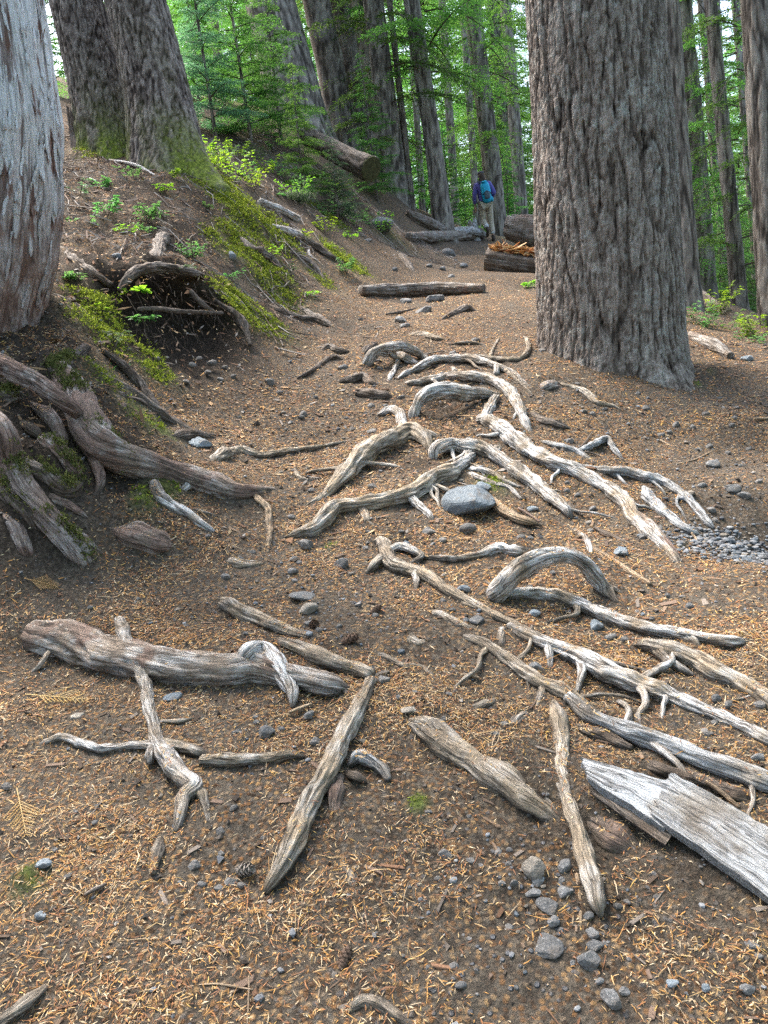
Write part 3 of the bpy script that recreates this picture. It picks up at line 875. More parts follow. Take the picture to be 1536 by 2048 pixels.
root('c5', [(560, 650, 30, 's'), (640, 612, 34, 1.0), (712, 585, 34, 1.2), (750, 640, 28, .8), (795, 695, 16)], parent=A, mat='grey_wood')
for k, q in enumerate(([(470, 628, 12, 's'), (540, 690, 9), (620, 740, 6)], [(600, 650, 12, 's'), (650, 660, 8, 1.5), (720, 690, 6, .6)], [(520, 640, 12, 's'), (580, 620, 8, 2), (640, 545, 6, 4)], [(430, 615, 12, 's'), (500, 690, 8), (530, 720, 5)])):
    root('c5', q, parent=A, mat='twig', stampk=0)
b3 = root('c5', [(612, 742, 20), (700, 746, 44), (800, 752, 54), (900, 780, 54), (1000, 810, 50), (1070, 850, 48), (1130, 900, 46), (1180, 960, 42), (1225, 1015, 36), (1250, 1042, 18)],
          'grey root curving down at the right towards the gravel', 'grey_wood', 'be', lift=.7)
root('c5', [(760, 760, 20, 's'), (790, 800, 16, .5), (830, 835, 10)], parent=b3, mat='grey_wood')
root('c5', [(895, 830, 46), (920, 880, 60), (970, 932, 60), (1030, 982, 54), (1100, 1032, 48), (1160, 1062, 38), (1205, 1086, 16)], 'rough grey root just above the gravel patch', 'grey_wood', 'bb', lift=.6)
root('c5', [(430, 284, 12), (490, 310, 24), (560, 330, 34), (620, 360, 44), (660, 400, 34), (730, 416, 28), (805, 444, 12)], 'brown root below the foot of the big trunk', 'tan')
root('c5', [(455, 866, 26), (520, 920, 24), (585, 975, 12)], 'thin brown twig like root beside the sweeping root', 'darkroot')
root('c5', [(340, 350, 50), (430, 318, 80), (520, 330, 70)], 'low pinkish root hump in front of the big trunk', 'mixed', lift=-.3, ridge=.05)
# ---- foot of the left bank
root('c3', [(825, 668, 40), (890, 628, 66), (960, 608, 50), (1060, 620, 28), (1180, 600, 24), (1320, 580, 18), (1465, 553, 8)], 'long low brown root crossing from the bank towards the humped root', 'tan', lift=.1)
root('c3', [(1000, 738, 22), (1030, 790, 28), (1068, 840, 30), (1076, 920, 28), (1070, 1015, 22)], 'thin pale root dropping straight down from the barked bank root', 'palestick', lift=.3)
root('c3', [(900, 1052, 44), (960, 1062, 54), (1020, 1066, 48), (1090, 1060, 28)], 'short buried tan root below the bank', 'tan', lift=-.1)
root('c3', [(1178, 655, 12), (1188, 700, 20), (1230, 722, 18), (1315, 710, 8)], 'tiny curled root in the hollow left of the humped root', 'tan')
A = root('c3', [(612, 730, 40, 1.2), (640, 790, 50, .8), (720, 850, 50, .5), (800, 902, 44), (868, 945, 22)], 'forked grey root leaning out of the moss at the foot of the bank', 'silver', 'eb')
root('c3', [(622, 765, 30, 's'), (622, 850, 24, 1.2), (605, 930, 22, .9), (582, 1005, 12, .4)], parent=A)
root('c3', [(700, 785, 18), (755, 742, 30, 1.0), (790, 700, 28, 1.5), (802, 655, 14, 1.8)], 'bare silver spike of root pointing up at the bank foot', 'silver', 'be')
root('c3', [(712, 828, 16), (800, 850, 28), (868, 868, 14)], 'short silver root below the pointing spike', 'silver')
root('c3', [(430, 915, 60), (530, 945, 120), (620, 975, 110), (710, 1000, 50)], 'pinkish barked root slab at the foot of the bank', 'mixed', lift=-.1, ridge=.1)
root('c3', [(340, 285, 36, .6), (430, 322, 40), (540, 380, 44), (620, 440, 44), (700, 490, 34), (790, 532, 24), (935, 545, 12)], 'dark root snaking down the bank to the pale flat stone', 'darkroot')
root('c3', [(330, 355, 28), (440, 372, 32), (560, 412, 38), (650, 470, 24)], 'second dark root just below the snaking bank root', 'darkroot')
root('c3', [(395, 405, 20), (450, 430, 34), (480, 490, 18)], 'mossy bent root on the bank', 'darkroot')
# ---- upper bank
root('c1', [(645, 900, 40), (655, 945, 52), (630, 1010, 50), (618, 1062, 46)], 'gnarled grey root descending to the lip of the undercut bank', 'darkroot', lift=.2)
root('c1', [(480, 1160, 24), (510, 1118, 36), (550, 1085, 40), (620, 1075, 44), (700, 1080, 38), (780, 1095, 28), (880, 1118, 14)], 'grey root edging the lip of the undercut bank', 'darkroot', lift=.45, stampk=0)
root('c1', [(225, 980, 22), (300, 1040, 38), (360, 1090, 40), (440, 1140, 36)], 'grey brown root lying on the littered slope beside the pale trunk', 'darkroot')
root('c1', [(765, 1165, 18, 1.2), (810, 1215, 20, 1.2), (868, 1256, 10, 1.0)], 'thin root hanging below the undercut lip', 'twig')
root('c1', [(555, 1238, 16, 1.0), (640, 1235, 18, 1.5), (720, 1246, 20, 1.5), (890, 1254, 14, 1.2)], 'thin level root across the dark undercut', 'twig')
root('c1', [(1240, 985, 10), (1235, 1020, 16), (1280, 1060, 16), (1320, 1090, 8)], 'thin white root trailing down the upper bank', 'silver')
root('c1', [(1070, 1225, 20), (1120, 1250, 30), (1200, 1275, 34), (1270, 1280, 24), (1340, 1310, 14)], 'dark root along the foot of the upper bank', 'darkroot')
root('c9', [(780, 240, 30), (810, 260, 44), (840, 290, 40), (880, 345, 18)], 'black gnarled root beside the upper trail', 'darkroot')


def rootlets(par, n, seed, mat, lo=.12, hi=.9, scale=1.0):
    """thin side roots leaving a big root and diving into the soil"""
    r = np.random.RandomState(seed)
    C, R = par['_c'], par['r']
    for q in range(n):
        k = int(len(C) * r.uniform(lo, hi))
        t = C[min(k + 4, len(C) - 1)] - C[k - 4]
        t = t[:2] / (np.linalg.norm(t[:2]) + 1e-9)
        s_ = r.choice([-1, 1])
        d = np.array([-t[1], t[0]]) * s_ * r.uniform(.4, 1) + t * r.uniform(-.3, 1.0) + np.array([0, -.35])
        d /= np.linalg.norm(d)
        L = r.uniform(.10, .34) * scale
        r0 = min(R[k] * r.uniform(.22, .5), .014)
        pts = [C[k] - np.array([0, 0, R[k] * .2])]
        rad = [r0 * 1.3]
        xy = C[k][:2].copy()
        for e in range(1, 6):
            d = d + r.normal(0, .28, 2); d /= np.linalg.norm(d)
            xy = xy + d * L / 5
            f = e / 5
            lift = r0 * (1.2 if e < 4 else (.2 if e == 4 else -1.6))
            z = float(H0(xy[0], xy[1])) + lift + max(0, (C[k][2] - float(H0(C[k][0], C[k][1]))) * (.55 - f))
            pts.append(np.array([xy[0], xy[1], z])); rad.append(r0 * (1 - .6 * f))
        _seed[0] += .77
        V, Fc, uv, c_, r_, s__ = tube(np.array(pts), np.array(rad), 14, _seed[0], step=max(.008, r0 * .8))
        link('root_branch', mesh_np('root_branch', V - par['_b'], Fc, [MAT[mat]], True, uv), par['_o'])


for par, n, mt in ((a1, 5, 'tan'), (a2, 4, 'tan'), (a3, 6, 'silver'), (a6, 6, 'silver'), (a7, 4, 'silver'), (a8, 4, 'tan'), (a9, 3, 'silver'), (E, 6, 'silver'), (Fm, 4, 'tan'), (L, 3, 'silver'), (b3, 3, 'grey_wood'), (R1, 2, 'tan')):
    rootlets(par, n, 10 + n * 7 + len(par['_c']), mt)
# more bank roots
for k, (pts, lb) in enumerate((
    ([(470, 470, 16), (500, 500, 22), (540, 520, 18), (575, 560, 10)], 'thin dark root crossing the mossy ridge'),
    ([(205, 700, 14), (260, 745, 20), (300, 800, 18), (345, 850, 10)], 'dark root slanting below the broad leafed seedling'),
    ([(430, 600, 12), (480, 640, 20), (500, 690, 14)], 'dark root hanging at the right side of the undercut'),
    ([(560, 500, 12), (620, 530, 18), (660, 575, 10)], 'dark root below the pale broken log end'),
    ([(90, 590, 14, .5), (150, 615, 22), (195, 655, 14)], 'brown root beside the mossy patch near the cedar'),
    ([(590, 610, 12), (640, 640, 20), (672, 660, 10)], 'dark short root at the foot of the mossy bank'),
    ([(330, 880, 20), (380, 870, 26), (430, 880, 12)], 'dark buried root just left of the pale flat stone'),
    ([(560, 440, 10), (640, 500, 16), (700, 540, 8)], 'brown root running down the upper bank'),
)):
    root('p', pts, lb, 'darkroot')
# ------------------------------------------------------------------ cedar roots on the left bank (parts of the cedar) are laid before the ground is closed
cedar_tree = empty('cedar_tree', P(-60, 700, 3.95), 'pale peeling cedar trunk at the left edge with shaggy roots spilling down the bank', 'tree')


def cedar_root(crop, pts, mat='brown', **kw):
    pos, rad, air = path3d(crop, pts, kw.pop('ends', 'bb'), kw.pop('lift', .5))
    _seed[0] += 1.9
    V, Fc, uv, C, R, S = tube(pos, rad, 44, _seed[0], ridge=kw.get('ridge', .2), lump=.14, grain=.06)
    me = mesh_np('surface_root', V - np.array(cedar_tree.location), Fc, [MAT[mat]], True, uv)
    link('surface_root', me, cedar_tree)
    for k in range(0, len(C), 2):
        stamp_root(C[k][0], C[k][1], R[k], .6)
    return C, R


CEDAR = [
    cedar_root('c3', [(-70, 235, 84, (3.55,)), (0, 258, 84, (3.5,)), (80, 292, 80, (3.45,)), (160, 334, 74, (3.42,)), (230, 390, 68, (3.4,)), (290, 440, 58, (3.42,)), (325, 480, 40, (3.46,))], 'brown'),
    cedar_root('c3', [(230, 300, 110, (3.85,)), (300, 385, 130, .5), (335, 480, 150, .5), (380, 570, 150, .5), (450, 632, 138, .5), (560, 662, 128, .45), (680, 692, 118, .4), (780, 722, 118, .4), (860, 745, 124, .3), (960, 772, 96, .2), (1060, 764, 56, .2), (1145, 768, 24)], 'mixed'),
    cedar_root('c3', [(-60, 440, 110, (3.35,)), (10, 540, 110, (3.2,)), (40, 650, 108, .6), (90, 760, 108, .5), (160, 850, 100, .4), (230, 930, 108, .3), (290, 1010, 104, .1), (345, 1095, 80)], 'brown'),
    cedar_root('c3', [(60, 640, 60), (120, 668, 78), (190, 705, 80), (270, 762, 80), (330, 722, 50)], 'darkroot'),
    cedar_root('c3', [(40, 566, 24, 1), (120, 580, 34, 1), (195, 622, 24)], 'silver'),
    cedar_root('c3', [(170, 560, 70, .6), (230, 610, 80, .4), (290, 680, 70, .2), (330, 730, 40)], 'brown'),
    cedar_root('c3', [(215, 300, 70, .6), (255, 262, 62, 1.0), (300, 228, 50, 1.2), (345, 195, 46, 1.3)], 'darkroot', ends='be'),
    cedar_root('c3', [(-40, 360, 60, (3.5,)), (20, 385, 66, (3.45,)), (75, 380, 50, (3.5,))], 'darkroot'),
    cedar_root('c3', [(-20, 700, 60), (40, 780, 80), (110, 860, 80), (150, 930, 50)], 'darkroot', lift=.2),
    cedar_root('c3', [(110, 410, 40), (200, 468, 60), (245, 540, 50), (265, 610, 26)], 'brown'),
    cedar_root('c3', [(-10, 830, 60), (60, 900, 70), (105, 985, 60), (135, 1070, 36)], 'brown', lift=.25),
    cedar_root('c3', [(330, 575, 40), (385, 650, 48), (405, 725, 38), (385, 790, 20)], 'brown'),
    cedar_root('c3', [(150, 760, 36), (220, 800, 50), (300, 842, 40), (365, 885, 18)], 'mixed'),
    cedar_root('c3', [(410, 325, 26), (465, 400, 40), (505, 470, 34), (565, 525, 16)], 'darkroot'),
    cedar_root('c3', [(50, 470, 36), (130, 520, 50), (190, 570, 30)], 'darkroot'),
    cedar_root('c3', [(200, 860, 26), (260, 900, 40), (330, 960, 44), (400, 1010, 24)], 'mixed', lift=.1),
]

# ------------------------------------------------------------------ where moss, bare loam and grit lie
for px, py, R, a, lyr in (
    (410, 350, .30, 1, 'moss'), (460, 390, .32, 1, 'moss'), (500, 430, .32, 1, 'moss'), (550, 460, .22, .9, 'moss'), (480, 480, .2, .8, 'moss'), (520, 530, .26, 1, 'moss'), (550, 580, .2, 1, 'moss'),
    (500, 620, .22, 1, 'moss'), (470, 610, .15, .9, 'moss'), (440, 490, .14, .9, 'moss'), (340, 300, .2, .9, 'moss'), (200, 620, .16, 1, 'moss'), (230, 670, .18, 1, 'moss'), (190, 650, .12, 1, 'moss'), (310, 740, .09, 1, 'moss'), (290, 700, .09, 1, 'moss'),
    (280, 840, .09, 1, 'moss'), (310, 860, .08, .9, 'moss'), (210, 770, .08, .8, 'moss'), (180, 310, .15, .8, 'moss'), (690, 520, .25, .8, 'moss'), (660, 440, .3, .5, 'moss'), (750, 430, .4, .6, 'moss'), (640, 560, .15, .5, 'moss'),
    (330, 980, .07, 1, 'moss'), (290, 1010, .05, 1, 'moss'), (660, 1090, .02, .8, 'moss'), (836, 1608, .022, 1, 'moss'), (60, 1765, .03, .9, 'moss'), (1420, 745, .025, .8, 'moss'), (1395, 770, .03, .7, 'moss'), (985, 970, .06, 1, 'moss'),
    (360, 620, .34, 1, 'loam'), (400, 670, .28, 1, 'loam'), (470, 720, .16, .7, 'loam'), (350, 690, .25, .9, 'loam'), (420, 640, .26, 1, 'loam'), (340, 570, .16, 1, 'loam'), (450, 690, .2, .8, 'loam'), (300, 700, .16, .8, 'loam'), (900, 815, .12, .9, 'loam'), (860, 830, .1, .8, 'loam'),
    (830, 935, .1, .6, 'loam'), (100, 900, .22, .6, 'loam'), (250, 960, .14, .5, 'loam'), (60, 1060, .2, .35, 'loam'), (200, 880, .14, .8, 'loam'), (1450, 740, .22, .6, 'loam'), (100, 780, .15, .8, 'loam'), (1400, 1740, .09, .4, 'loam'), (300, 1330, .05, .5, 'loam'),
    (610, 530, .1, .6, 'loam'), (580, 640, .2, .5, 'loam'), (1190, 1680, .06, .5, 'loam'), (800, 600, .2, .5, 'loam'), (1090, 650, .2, .4, 'loam'), (740, 720, .1, .4, 'loam'), (1010, 720, .14, .6, 'loam'), (940, 730, .14, .6, 'loam'),
    (1480, 1100, .3, 1, 'grit'), (1450, 950, .4, .9, 'grit'), (1250, 850, .3, .8, 'grit'), (650, 1200, .16, 1, 'grit'), (700, 1260, .14, 1, 'grit'), (1080, 1780, .2, .9, 'grit'), (1000, 1920, .2, .8, 'grit'), (600, 780, .4, .7, 'grit'), (1100, 780, .3, .7, 'grit'), (640, 900, .3, .5, 'grit'), (560, 1100, .15, .8, 'grit'),
    (650, 1230, .16, .8, 'bare'), (700, 1290, .12, .8, 'bare'), (760, 1650, .16, .55, 'bare'), (620, 1760, .12, .4, 'bare'), (900, 1880, .22, .5, 'bare'), (150, 1330, .2, .75, 'bare'), (130, 1120, .3, .85, 'bare'), (1480, 1060, .35, .9, 'bare'), (1440, 930, .35, .6, 'bare'), (1400, 1740, .2, .6, 'bare'), (400, 1250, .12, .5, 'bare'),
    (640, 1420, .1, .4, 'bare'), (700, 1900, .2, .35, 'bare'), (60, 1000, .35, .9, 'bare'), (1050, 1610, .12, .8, 'bare'),
):
    q = hit(px, py)
    blob(lyr, q[0], q[1], R, a, R * (1.25 if lyr == 'moss' else 1))

# ------------------------------------------------------------------ the ground sheet
rows = np.concatenate([np.linspace(-5, .5, 22), .62 * (112 / .62) ** np.linspace(0, 1, 495)])
cols = np.linspace(-1, 1, 432)
cols = np.sign(cols) * np.abs(cols) ** 1.15
GX = cols[None, :] * (2.4 + .98 * np.maximum(rows, 0))[:, None] + .02 * rows[:, None]
GY = np.repeat(rows[:, None], len(cols), 1)
GZ = H(GX, GY)
# the undercut: loam scooped from beneath the sod lip
V = np.stack([GX, GY, GZ], -1)
for (px, py, Y, sx, sz, amt) in ((350, 615, 5.15, .34, .20, .34), (430, 655, 5.4, .28, .18, .28), (270, 630, 4.85, .16, .16, .2), (370, 690, 4.85, .34, .13, .26), (905, 820, 4.55, .16, .06, .12)):
    c = P(px, py, Y)
    g = np.exp(-((V[..., 0] - c[0]) / sx) ** 2 - ((V[..., 1] - c[1]) / .5) ** 2 - ((V[..., 2] - c[2]) / sz) ** 2)
    V[..., 1] += g * amt
    V[..., 0] -= g * amt * .45
nr, nc = GX.shape
ii, jj = np.meshgrid(np.arange(nr - 1), np.arange(nc - 1), indexing='ij')
a_ = (ii * nc + jj).ravel()
Fg = np.stack([a_, a_ + 1, a_ + nc + 1, a_ + nc], -1)
gx, gy = GX.ravel(), GY.ravel()
litter = np.clip(1.0 - .95 * lay('bare', gx, gy) - .9 * lay('loam', gx, gy), 0, 1) * np.clip(.8 + .9 * fbm(gx * 1.1, gy * 1.1, 8.8, 3), .15, 1)
grit = np.clip(lay('grit', gx, gy) + .25, 0, 1)
moss = lay('moss', gx, gy)
bankm = sst(-.05, .4, np.interp(gy, [2.6, 3.0, 3.5, 4.1, 4.8, 5.7, 7.2, 8.8, 11, 14], [-1.6, -1.24, -.62, -.93, -.80, -.62, -.35, -.2, .1, .6]) - gx) * sst(18, 13, gy)
far = sst(11, 15, gy) * sst(.2, .8, fbm(gx * .6, gy * .6, 3.3, 3) + .55) * sst(1.0, 2.2, np.abs(gx - .11 * gy))
moss = np.maximum(moss, far * .7)
me = mesh_np('ground', V.reshape(-1, 3), Fg, [MAT['ground']], True, None, {'litter': litter, 'grit': grit, 'moss': moss, 'loam': np.clip(lay('loam', gx, gy) + bankm * np.clip(.45 + 1.2 * fbm(gx * 2.6, gy * 2.6, 5.7, 3), 0, .85), 0, 1)})
ground = link('ground', me)
tag(ground, 'dark trail soil and forest floor climbing between the trees', None, None, 'structure')


def gnorm(x, y, e=.012):
    zx = (H(x + e, y) - H(x - e, y)) / (2 * e)
    zy = (H(x, y + e) - H(x, y - e)) / (2 * e)
    n = np.stack([-zx, -zy, np.ones_like(zx)], -1)
    return n / np.linalg.norm(n, axis=-1)[..., None]


def ghit(px, py, off=0.0):
    """pixel -> finished ground"""
    d = ray(px, py)
    Y = .7 * (60 / .7) ** np.linspace(0, 1, 900)
    g = CAM[2] + d[2] * Y - H(d[0] * Y, Y) - off
    k = np.nonzero(g < 0)[0]
    i = k[0] if len(k) else int(np.argmin(g))
    if i > 0 and len(k):
        t = g[i - 1] / (g[i - 1] - g[i])
        y = Y[i - 1] + (Y[i] - Y[i - 1]) * t
    else:
        y = Y[i]
    return CAM + d * y


# soil clinging to the roots where they leave the ground
for o in [q for q in bpy.data.objects if q.type == 'MESH' and q.name.split('.')[0] in ('tree_root', 'root_branch', 'surface_root')]:
    n_ = len(o.data.vertices)
    co = np.empty(n_ * 3, np.float32)
    o.data.vertices.foreach_get('co', co)
    co = co.reshape(-1, 3) + np.array(o.location) + (np.array(o.parent.location) if o.parent else 0)
    g = co[:, 2] - (H0(co[:, 0], co[:, 1]) + lay('up', co[:, 0], co[:, 1]) + lay('down', co[:, 0], co[:, 1]))
    at = o.data.attributes.new('dirt', 'FLOAT', 'POINT')
    at.data.foreach_set('value', np.clip(1.05 - g / .016, 0, 1).astype(np.float32))
# ------------------------------------------------------------------ trunks
def bark_fn(kind, X, Y, Z, R):
    if kind == 'furrow':
        wx = .035 * pn(X * 5, Y * 5, Z * 3); wz = .10 * pn(X * 7 + 9, Y * 7, Z * 2)
        a = pn((X + wx) * 12, (Y + wx) * 12, (Z + wz) * 1.4)
        b = pn((X + wx) * 25 + 5, (Y + wx) * 25, (Z + wz) * 3.4)
        c = pn(X * 34 + 3, Y * 34, Z * 10)
        d = pn(X * 62, Y * 62 + 4, Z * 48)
        fl = .5 + .5 * np.sign(pn(X * 15 + 8, Y * 15, Z * 6.5)) * sst(0, .04, np.abs(pn(X * 15 + 8, Y * 15, Z * 6.5)))
        st = pn(X * 95, Y * 95 + 2, Z * 7)
        h = .34 * sst(0, .095, np.abs(a)) + .24 * sst(0, .11, np.abs(b)) + .14 * sst(0, .14, np.abs(c)) + .10 * fl + .13 * (d + .5) + .13 * (st + .5)
        return .036 * (h - .62), h
    if kind == 'scale':
        wx = .02 * pn(X * 9, Y * 9, Z * 6)
        a = pn((X + wx) * 13, (Y + wx) * 13, (Z + wx) * 3.6)
        b = pn((X + wx) * 26 + 5, (Y + wx) * 26, (Z + 2 * wx) * 9)
        c = pn(X * 50, Y * 50, Z * 24)
        h = .45 * sst(0, .2, np.abs(a)) + .38 * sst(0, .22, np.abs(b)) + .17 * (c + .5)
        return .024 * (h - .6), h
    if kind == 'cedar':
        wx = .012 * pn(X * 6, Y * 6, Z * 2.5)
        a = pn((X + wx) * 13, (Y + wx) * 13, Z * .75)
        b = pn((X + wx) * 30 + 5, (Y + wx) * 30, Z * 1.7)
        c = pn(X * 70 + 5, Y * 70, Z * 5)
        d = pn(X * 16, Y * 16, Z * 3.0)
        h = .40 * sst(0, .22, np.abs(a)) + .34 * sst(0, .25, np.abs(b)) + .12 * (c + .5) + .22 * sst(-.03, .03, d)
        return .022 * (h - .6), h
    a = pn(X * 11, Y * 11, Z * 1.6)
    b = pn(X * 24, Y * 24, Z * 4)
    h = .6 * sst(0, .22, np.abs(a)) + .4 * sst(0, .25, np.abs(b))
    return .03 * (h - .6), h


def trunk_mesh(name, C, R, kind, seg, zs_fine, mat, flare=None, lobes=None, moss_h=0.0, origin=(0, 0, 0), seed=0.0, nlow=None, extra=None, wrp=.55):
    """C,R: axis points and radii along increasing height; rows at heights zs_fine"""
    C = np.array(C); R = np.array(R)
    zs = np.array(zs_fine)
    ax = np.stack([np.interp(zs, C[:, 2], C[:, i]) for i in range(2)], 1)
    sl = (C[-1, :2] - C[-2, :2]) / (C[-1, 2] - C[-2, 2])
    sb = (C[1, :2] - C[0, :2]) / (C[1, 2] - C[0, 2])
    up = zs > C[-1, 2]; dn = zs < C[0, 2]
    ax[up] = C[-1, :2] + (zs[up] - C[-1, 2])[:, None] * sl
    ax[dn] = C[0, :2] + (zs[dn] - C[0, 2])[:, None] * sb
    rr = np.interp(zs, C[:, 2], R)
    rr[up] = np.maximum(.02, R[-1] * (1 - (zs[up] - C[-1, 2]) / 60))
    th = np.linspace(0, 2 * np.pi, seg, endpoint=False)
    th = th + wrp * np.sin(th + np.pi / 2)      # rows of faces gather on the side towards the trail
    T, Z = np.meshgrid(th, zs)
    rad = np.repeat(rr[:, None], seg, 1)
    zb = C[0, 2]
    if flare:
        f, hgt = flare
        e = np.exp(-np.maximum(Z - zb, -.3) / hgt)
        lob = np.ones_like(T)
        for (ang, wd, am) in (lobes or []):
            dth = np.angle(np.exp(1j * (T - ang)))
            lob = lob + am * np.exp(-(dth / wd) ** 2)
        rad = rad * (1 + f * e * lob)
    rad = rad * (1 + .06 * pn(np.cos(T) * 1.2 + seed, np.sin(T) * 1.2, Z * .8) + .05 * pn(np.cos(T) * 2.6 + seed, np.sin(T) * 2.6, Z * .5))
    if extra is not None:
        rad = rad * extra(T, Z)
    rm = float(np.median(rr))
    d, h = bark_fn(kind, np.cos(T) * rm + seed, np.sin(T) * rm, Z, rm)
    sc = min(1.0, rm / .30) ** .5
    rad = rad + d * sc
    V = np.stack([ax[:, None, 0] + rad * np.cos(T), ax[:, None, 1] + rad * np.sin(T), Z], -1)
    n = len(zs)
    ii, jj = np.meshgrid(np.arange(n - 1), np.arange(seg), indexing='ij')
    a = ii * seg + jj; b = ii * seg + (jj + 1) % seg
    Fq = np.stack([a, b, b + seg, a + seg], -1).reshape(-1, 4)
    mo = np.zeros_like(T)
    if moss_h:
        mo = np.exp(-np.maximum(Z - zb, 0) / moss_h) * sst(-.2, .25, pn(np.cos(T) * 1.6 + seed, np.sin(T) * 1.6, Z * 1.5) + .1)
    low = sst(zb + 1.25, zb + .35, Z)
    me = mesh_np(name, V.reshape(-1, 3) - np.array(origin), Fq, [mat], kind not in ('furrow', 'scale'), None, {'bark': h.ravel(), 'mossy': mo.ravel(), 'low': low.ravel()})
    return me, V


def zrows(zb, zv, zt, fine, coarse):
    return np.concatenate([np.arange(zb, zv, fine), np.linspace(zv, zt, max(3, int((zt - zv) / coarse)))])


def pix_trunk(label, pts, kind, seg, fine, mat, top, sub=.6, name='conifer_tree', group=None, **kw):
    """pts: (px,py,Y,width px) from the foot upward"""
    C, R = [], []
    for px, py, Y, w in pts:
        C.append(P(px, py, Y)); R.append(w / 2 * mpp(px, py, Y))
    base = C[0].copy()
    t = empty(name, base, label, 'tree', group)
    zv = C[-1][2] + .25
    me, V = trunk_mesh('trunk', C, R, kind, seg, zrows(base[2] - sub, zv, base[2] + top, fine, .6), mat, origin=base, **kw)
    link('trunk', me, t)
    return t, V, np.array(C), np.array(R)


big, bigV, _, _ = pix_trunk('huge furrowed trunk standing right of the trail, widest in the picture', [(1217, 742, 5.42, 252), (1218, 600, 5.42, 272), (1205, 300, 5.42, 272), (1186, 0, 5.42, 264)], 'furrow', 400, .0098, MAT['hemlock_bark'], 14,
                            flare=(.14, .24), lobes=[(-1.15, .3, 1.2), (-2.0, .25, .8), (-.45, .3, .4), (-2.75, .35, .2), (1.5, .6, .6)], moss_h=0, seed=4.2)
twa, *_ = pix_trunk('left of the twin grey trunks on the mossy bank', [(222, 305, 9.3, 112), (190, 150, 9.4, 108), (152, 0, 9.5, 104)], 'scale', 200, .03, MAT['scaly_bark'], 16, flare=(.15, .4), lobes=[(-1.2, .5, .8)], moss_h=.25, seed=1.7)
twb, *_ = pix_trunk('right of the twin grey trunks, with a mossy flared foot', [(338, 345, 8.8, 138), (312, 180, 8.9, 126), (270, 0, 9.0, 121)], 'scale', 230, .026, MAT['scaly_bark'], 16, flare=(.22, .45), lobes=[(-.6, .35, 1.8), (-1.5, .3, .6)], moss_h=.42, seed=8.9)

# the cedar: a bowed trunk with shaggy strips
cpts = [(-84, 735, 4.3, 280), (-64, 640, 4.3, 282), (-40, 540, 4.3, 288), (-28, 420, 4.3, 288), (-26, 260, 4.3, 282), (-42, 100, 4.3, 272), (-56, 0, 4.3, 268)]
cC = [P(a, b, c) for a, b, c, w in cpts]; cR = [w / 2 * mpp(a, b, c) for a, b, c, w in cpts]
b0 = np.array(cedar_tree.location)
me, cedV = trunk_mesh('trunk', cC, cR, 'cedar', 370, zrows(cC[0][2] - .45, cC[-1][2] + .2, cC[0][2] + 9, .011, .5), MAT['cedar'], flare=(.05, .2), lobes=[(-1.4, .5, .6)], origin=b0, seed=2.9)
link('trunk', me, cedar_tree)
rng = np.random.RandomState(11)
ns, sg = cedV.shape[:2]
zz = cedV[:, 0, 2]
CTH = np.linspace(0, 2 * np.pi, sg, endpoint=False)
CTH = CTH + .55 * np.sin(CTH + np.pi / 2)
for k in range(90):
    ang = rng.uniform(-1.75, .15)
    j = int(np.argmin(np.abs(np.angle(np.exp(1j * (CTH - ang))))))
    z0 = rng.uniform(cC[0][2] - .1, cC[-1][2])
    Ln = rng.uniform(.06, .30); wd = rng.uniform(.006, .020)
    i0 = int(np.searchsorted(zz, z0)); i1 = min(ns - 5, i0 + max(4, int(Ln / .010)))
    rw = np.unique(np.linspace(i0, i1, 9).astype(int))
    hw = max(1, int(wd / (2 * np.pi * cR[0]) * sg))
    vs = []
    bend = rng.uniform(-1, 1) * 3
    curl0, curl1 = rng.uniform(.002, .022), rng.uniform(.002, .018)
    for q, r_ in enumerate(rw):
        t = q / (len(rw) - 1)
        w_ = hw * (.35 + .65 * math.sin(math.pi * min(1, max(.05, t + rng.uniform(-.06, .06)))))
        cx, cy = cedV[r_].mean(0)[:2]
        lift = .004 + curl0 * max(0, 1 - t * 3) ** 2 + curl1 * max(0, t * 3 - 2) ** 2
        for u in (-1, -.3, .4, 1):
            jj_ = int(j + u * w_ + bend * t) % sg
            p = cedV[r_, jj_].copy()
            dv = p[:2] - np.array([cx, cy]); dv /= np.linalg.norm(dv)
            rad_s = np.linalg.norm(cedV[r_, j % sg][:2] - np.array([cx, cy])) * .5 + np.linalg.norm(p[:2] - np.array([cx, cy])) * .5
            p[:2] = np.array([cx, cy]) + dv * (rad_s + lift + .003 * (1 - abs(u)))
            vs.append(p)
    vs = np.array(vs); n_ = len(rw)
    f = [(a * 4 + b, a * 4 + b + 1, a * 4 + b + 5, a * 4 + b + 4) for a in range(n_ - 1) for b in range(3)]
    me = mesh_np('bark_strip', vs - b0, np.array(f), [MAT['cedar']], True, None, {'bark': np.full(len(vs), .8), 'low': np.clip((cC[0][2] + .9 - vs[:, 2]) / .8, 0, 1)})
    o = link('bark_strip', me, cedar_tree)
    sm = o.modifiers.new('thick', 'SOLIDIFY'); sm.thickness = .0025; sm.offset = -1
# broken splinter at the foot of the pale wood
# ------------------------------------------------------------------ foliage building
def quads_mesh(name, Q, mats, twigs=None, smooth=False):
    """Q: (n,4,3) leaf quads; twigs: (m,4,3) quads of thin stems"""
    V = Q.reshape(-1, 3); nq = len(Q)
    F = np.arange(nq * 4).reshape(-1, 4)
    mi = np.zeros(nq, int)
    if twigs is not None and len(twigs):
        F = np.vstack([F, nq * 4 + np.arange(len(twigs) * 4).reshape(-1, 4)])
        V = np.vstack([V, twigs.reshape(-1, 3)])
        mi = np.concatenate([mi, np.ones(len(twigs), int)])
    return mesh_np(name, V, F, mats, smooth, midx=mi)


def norm(v):
    return v / (np.linalg.norm(v, axis=-1, keepdims=True) + 1e-9)


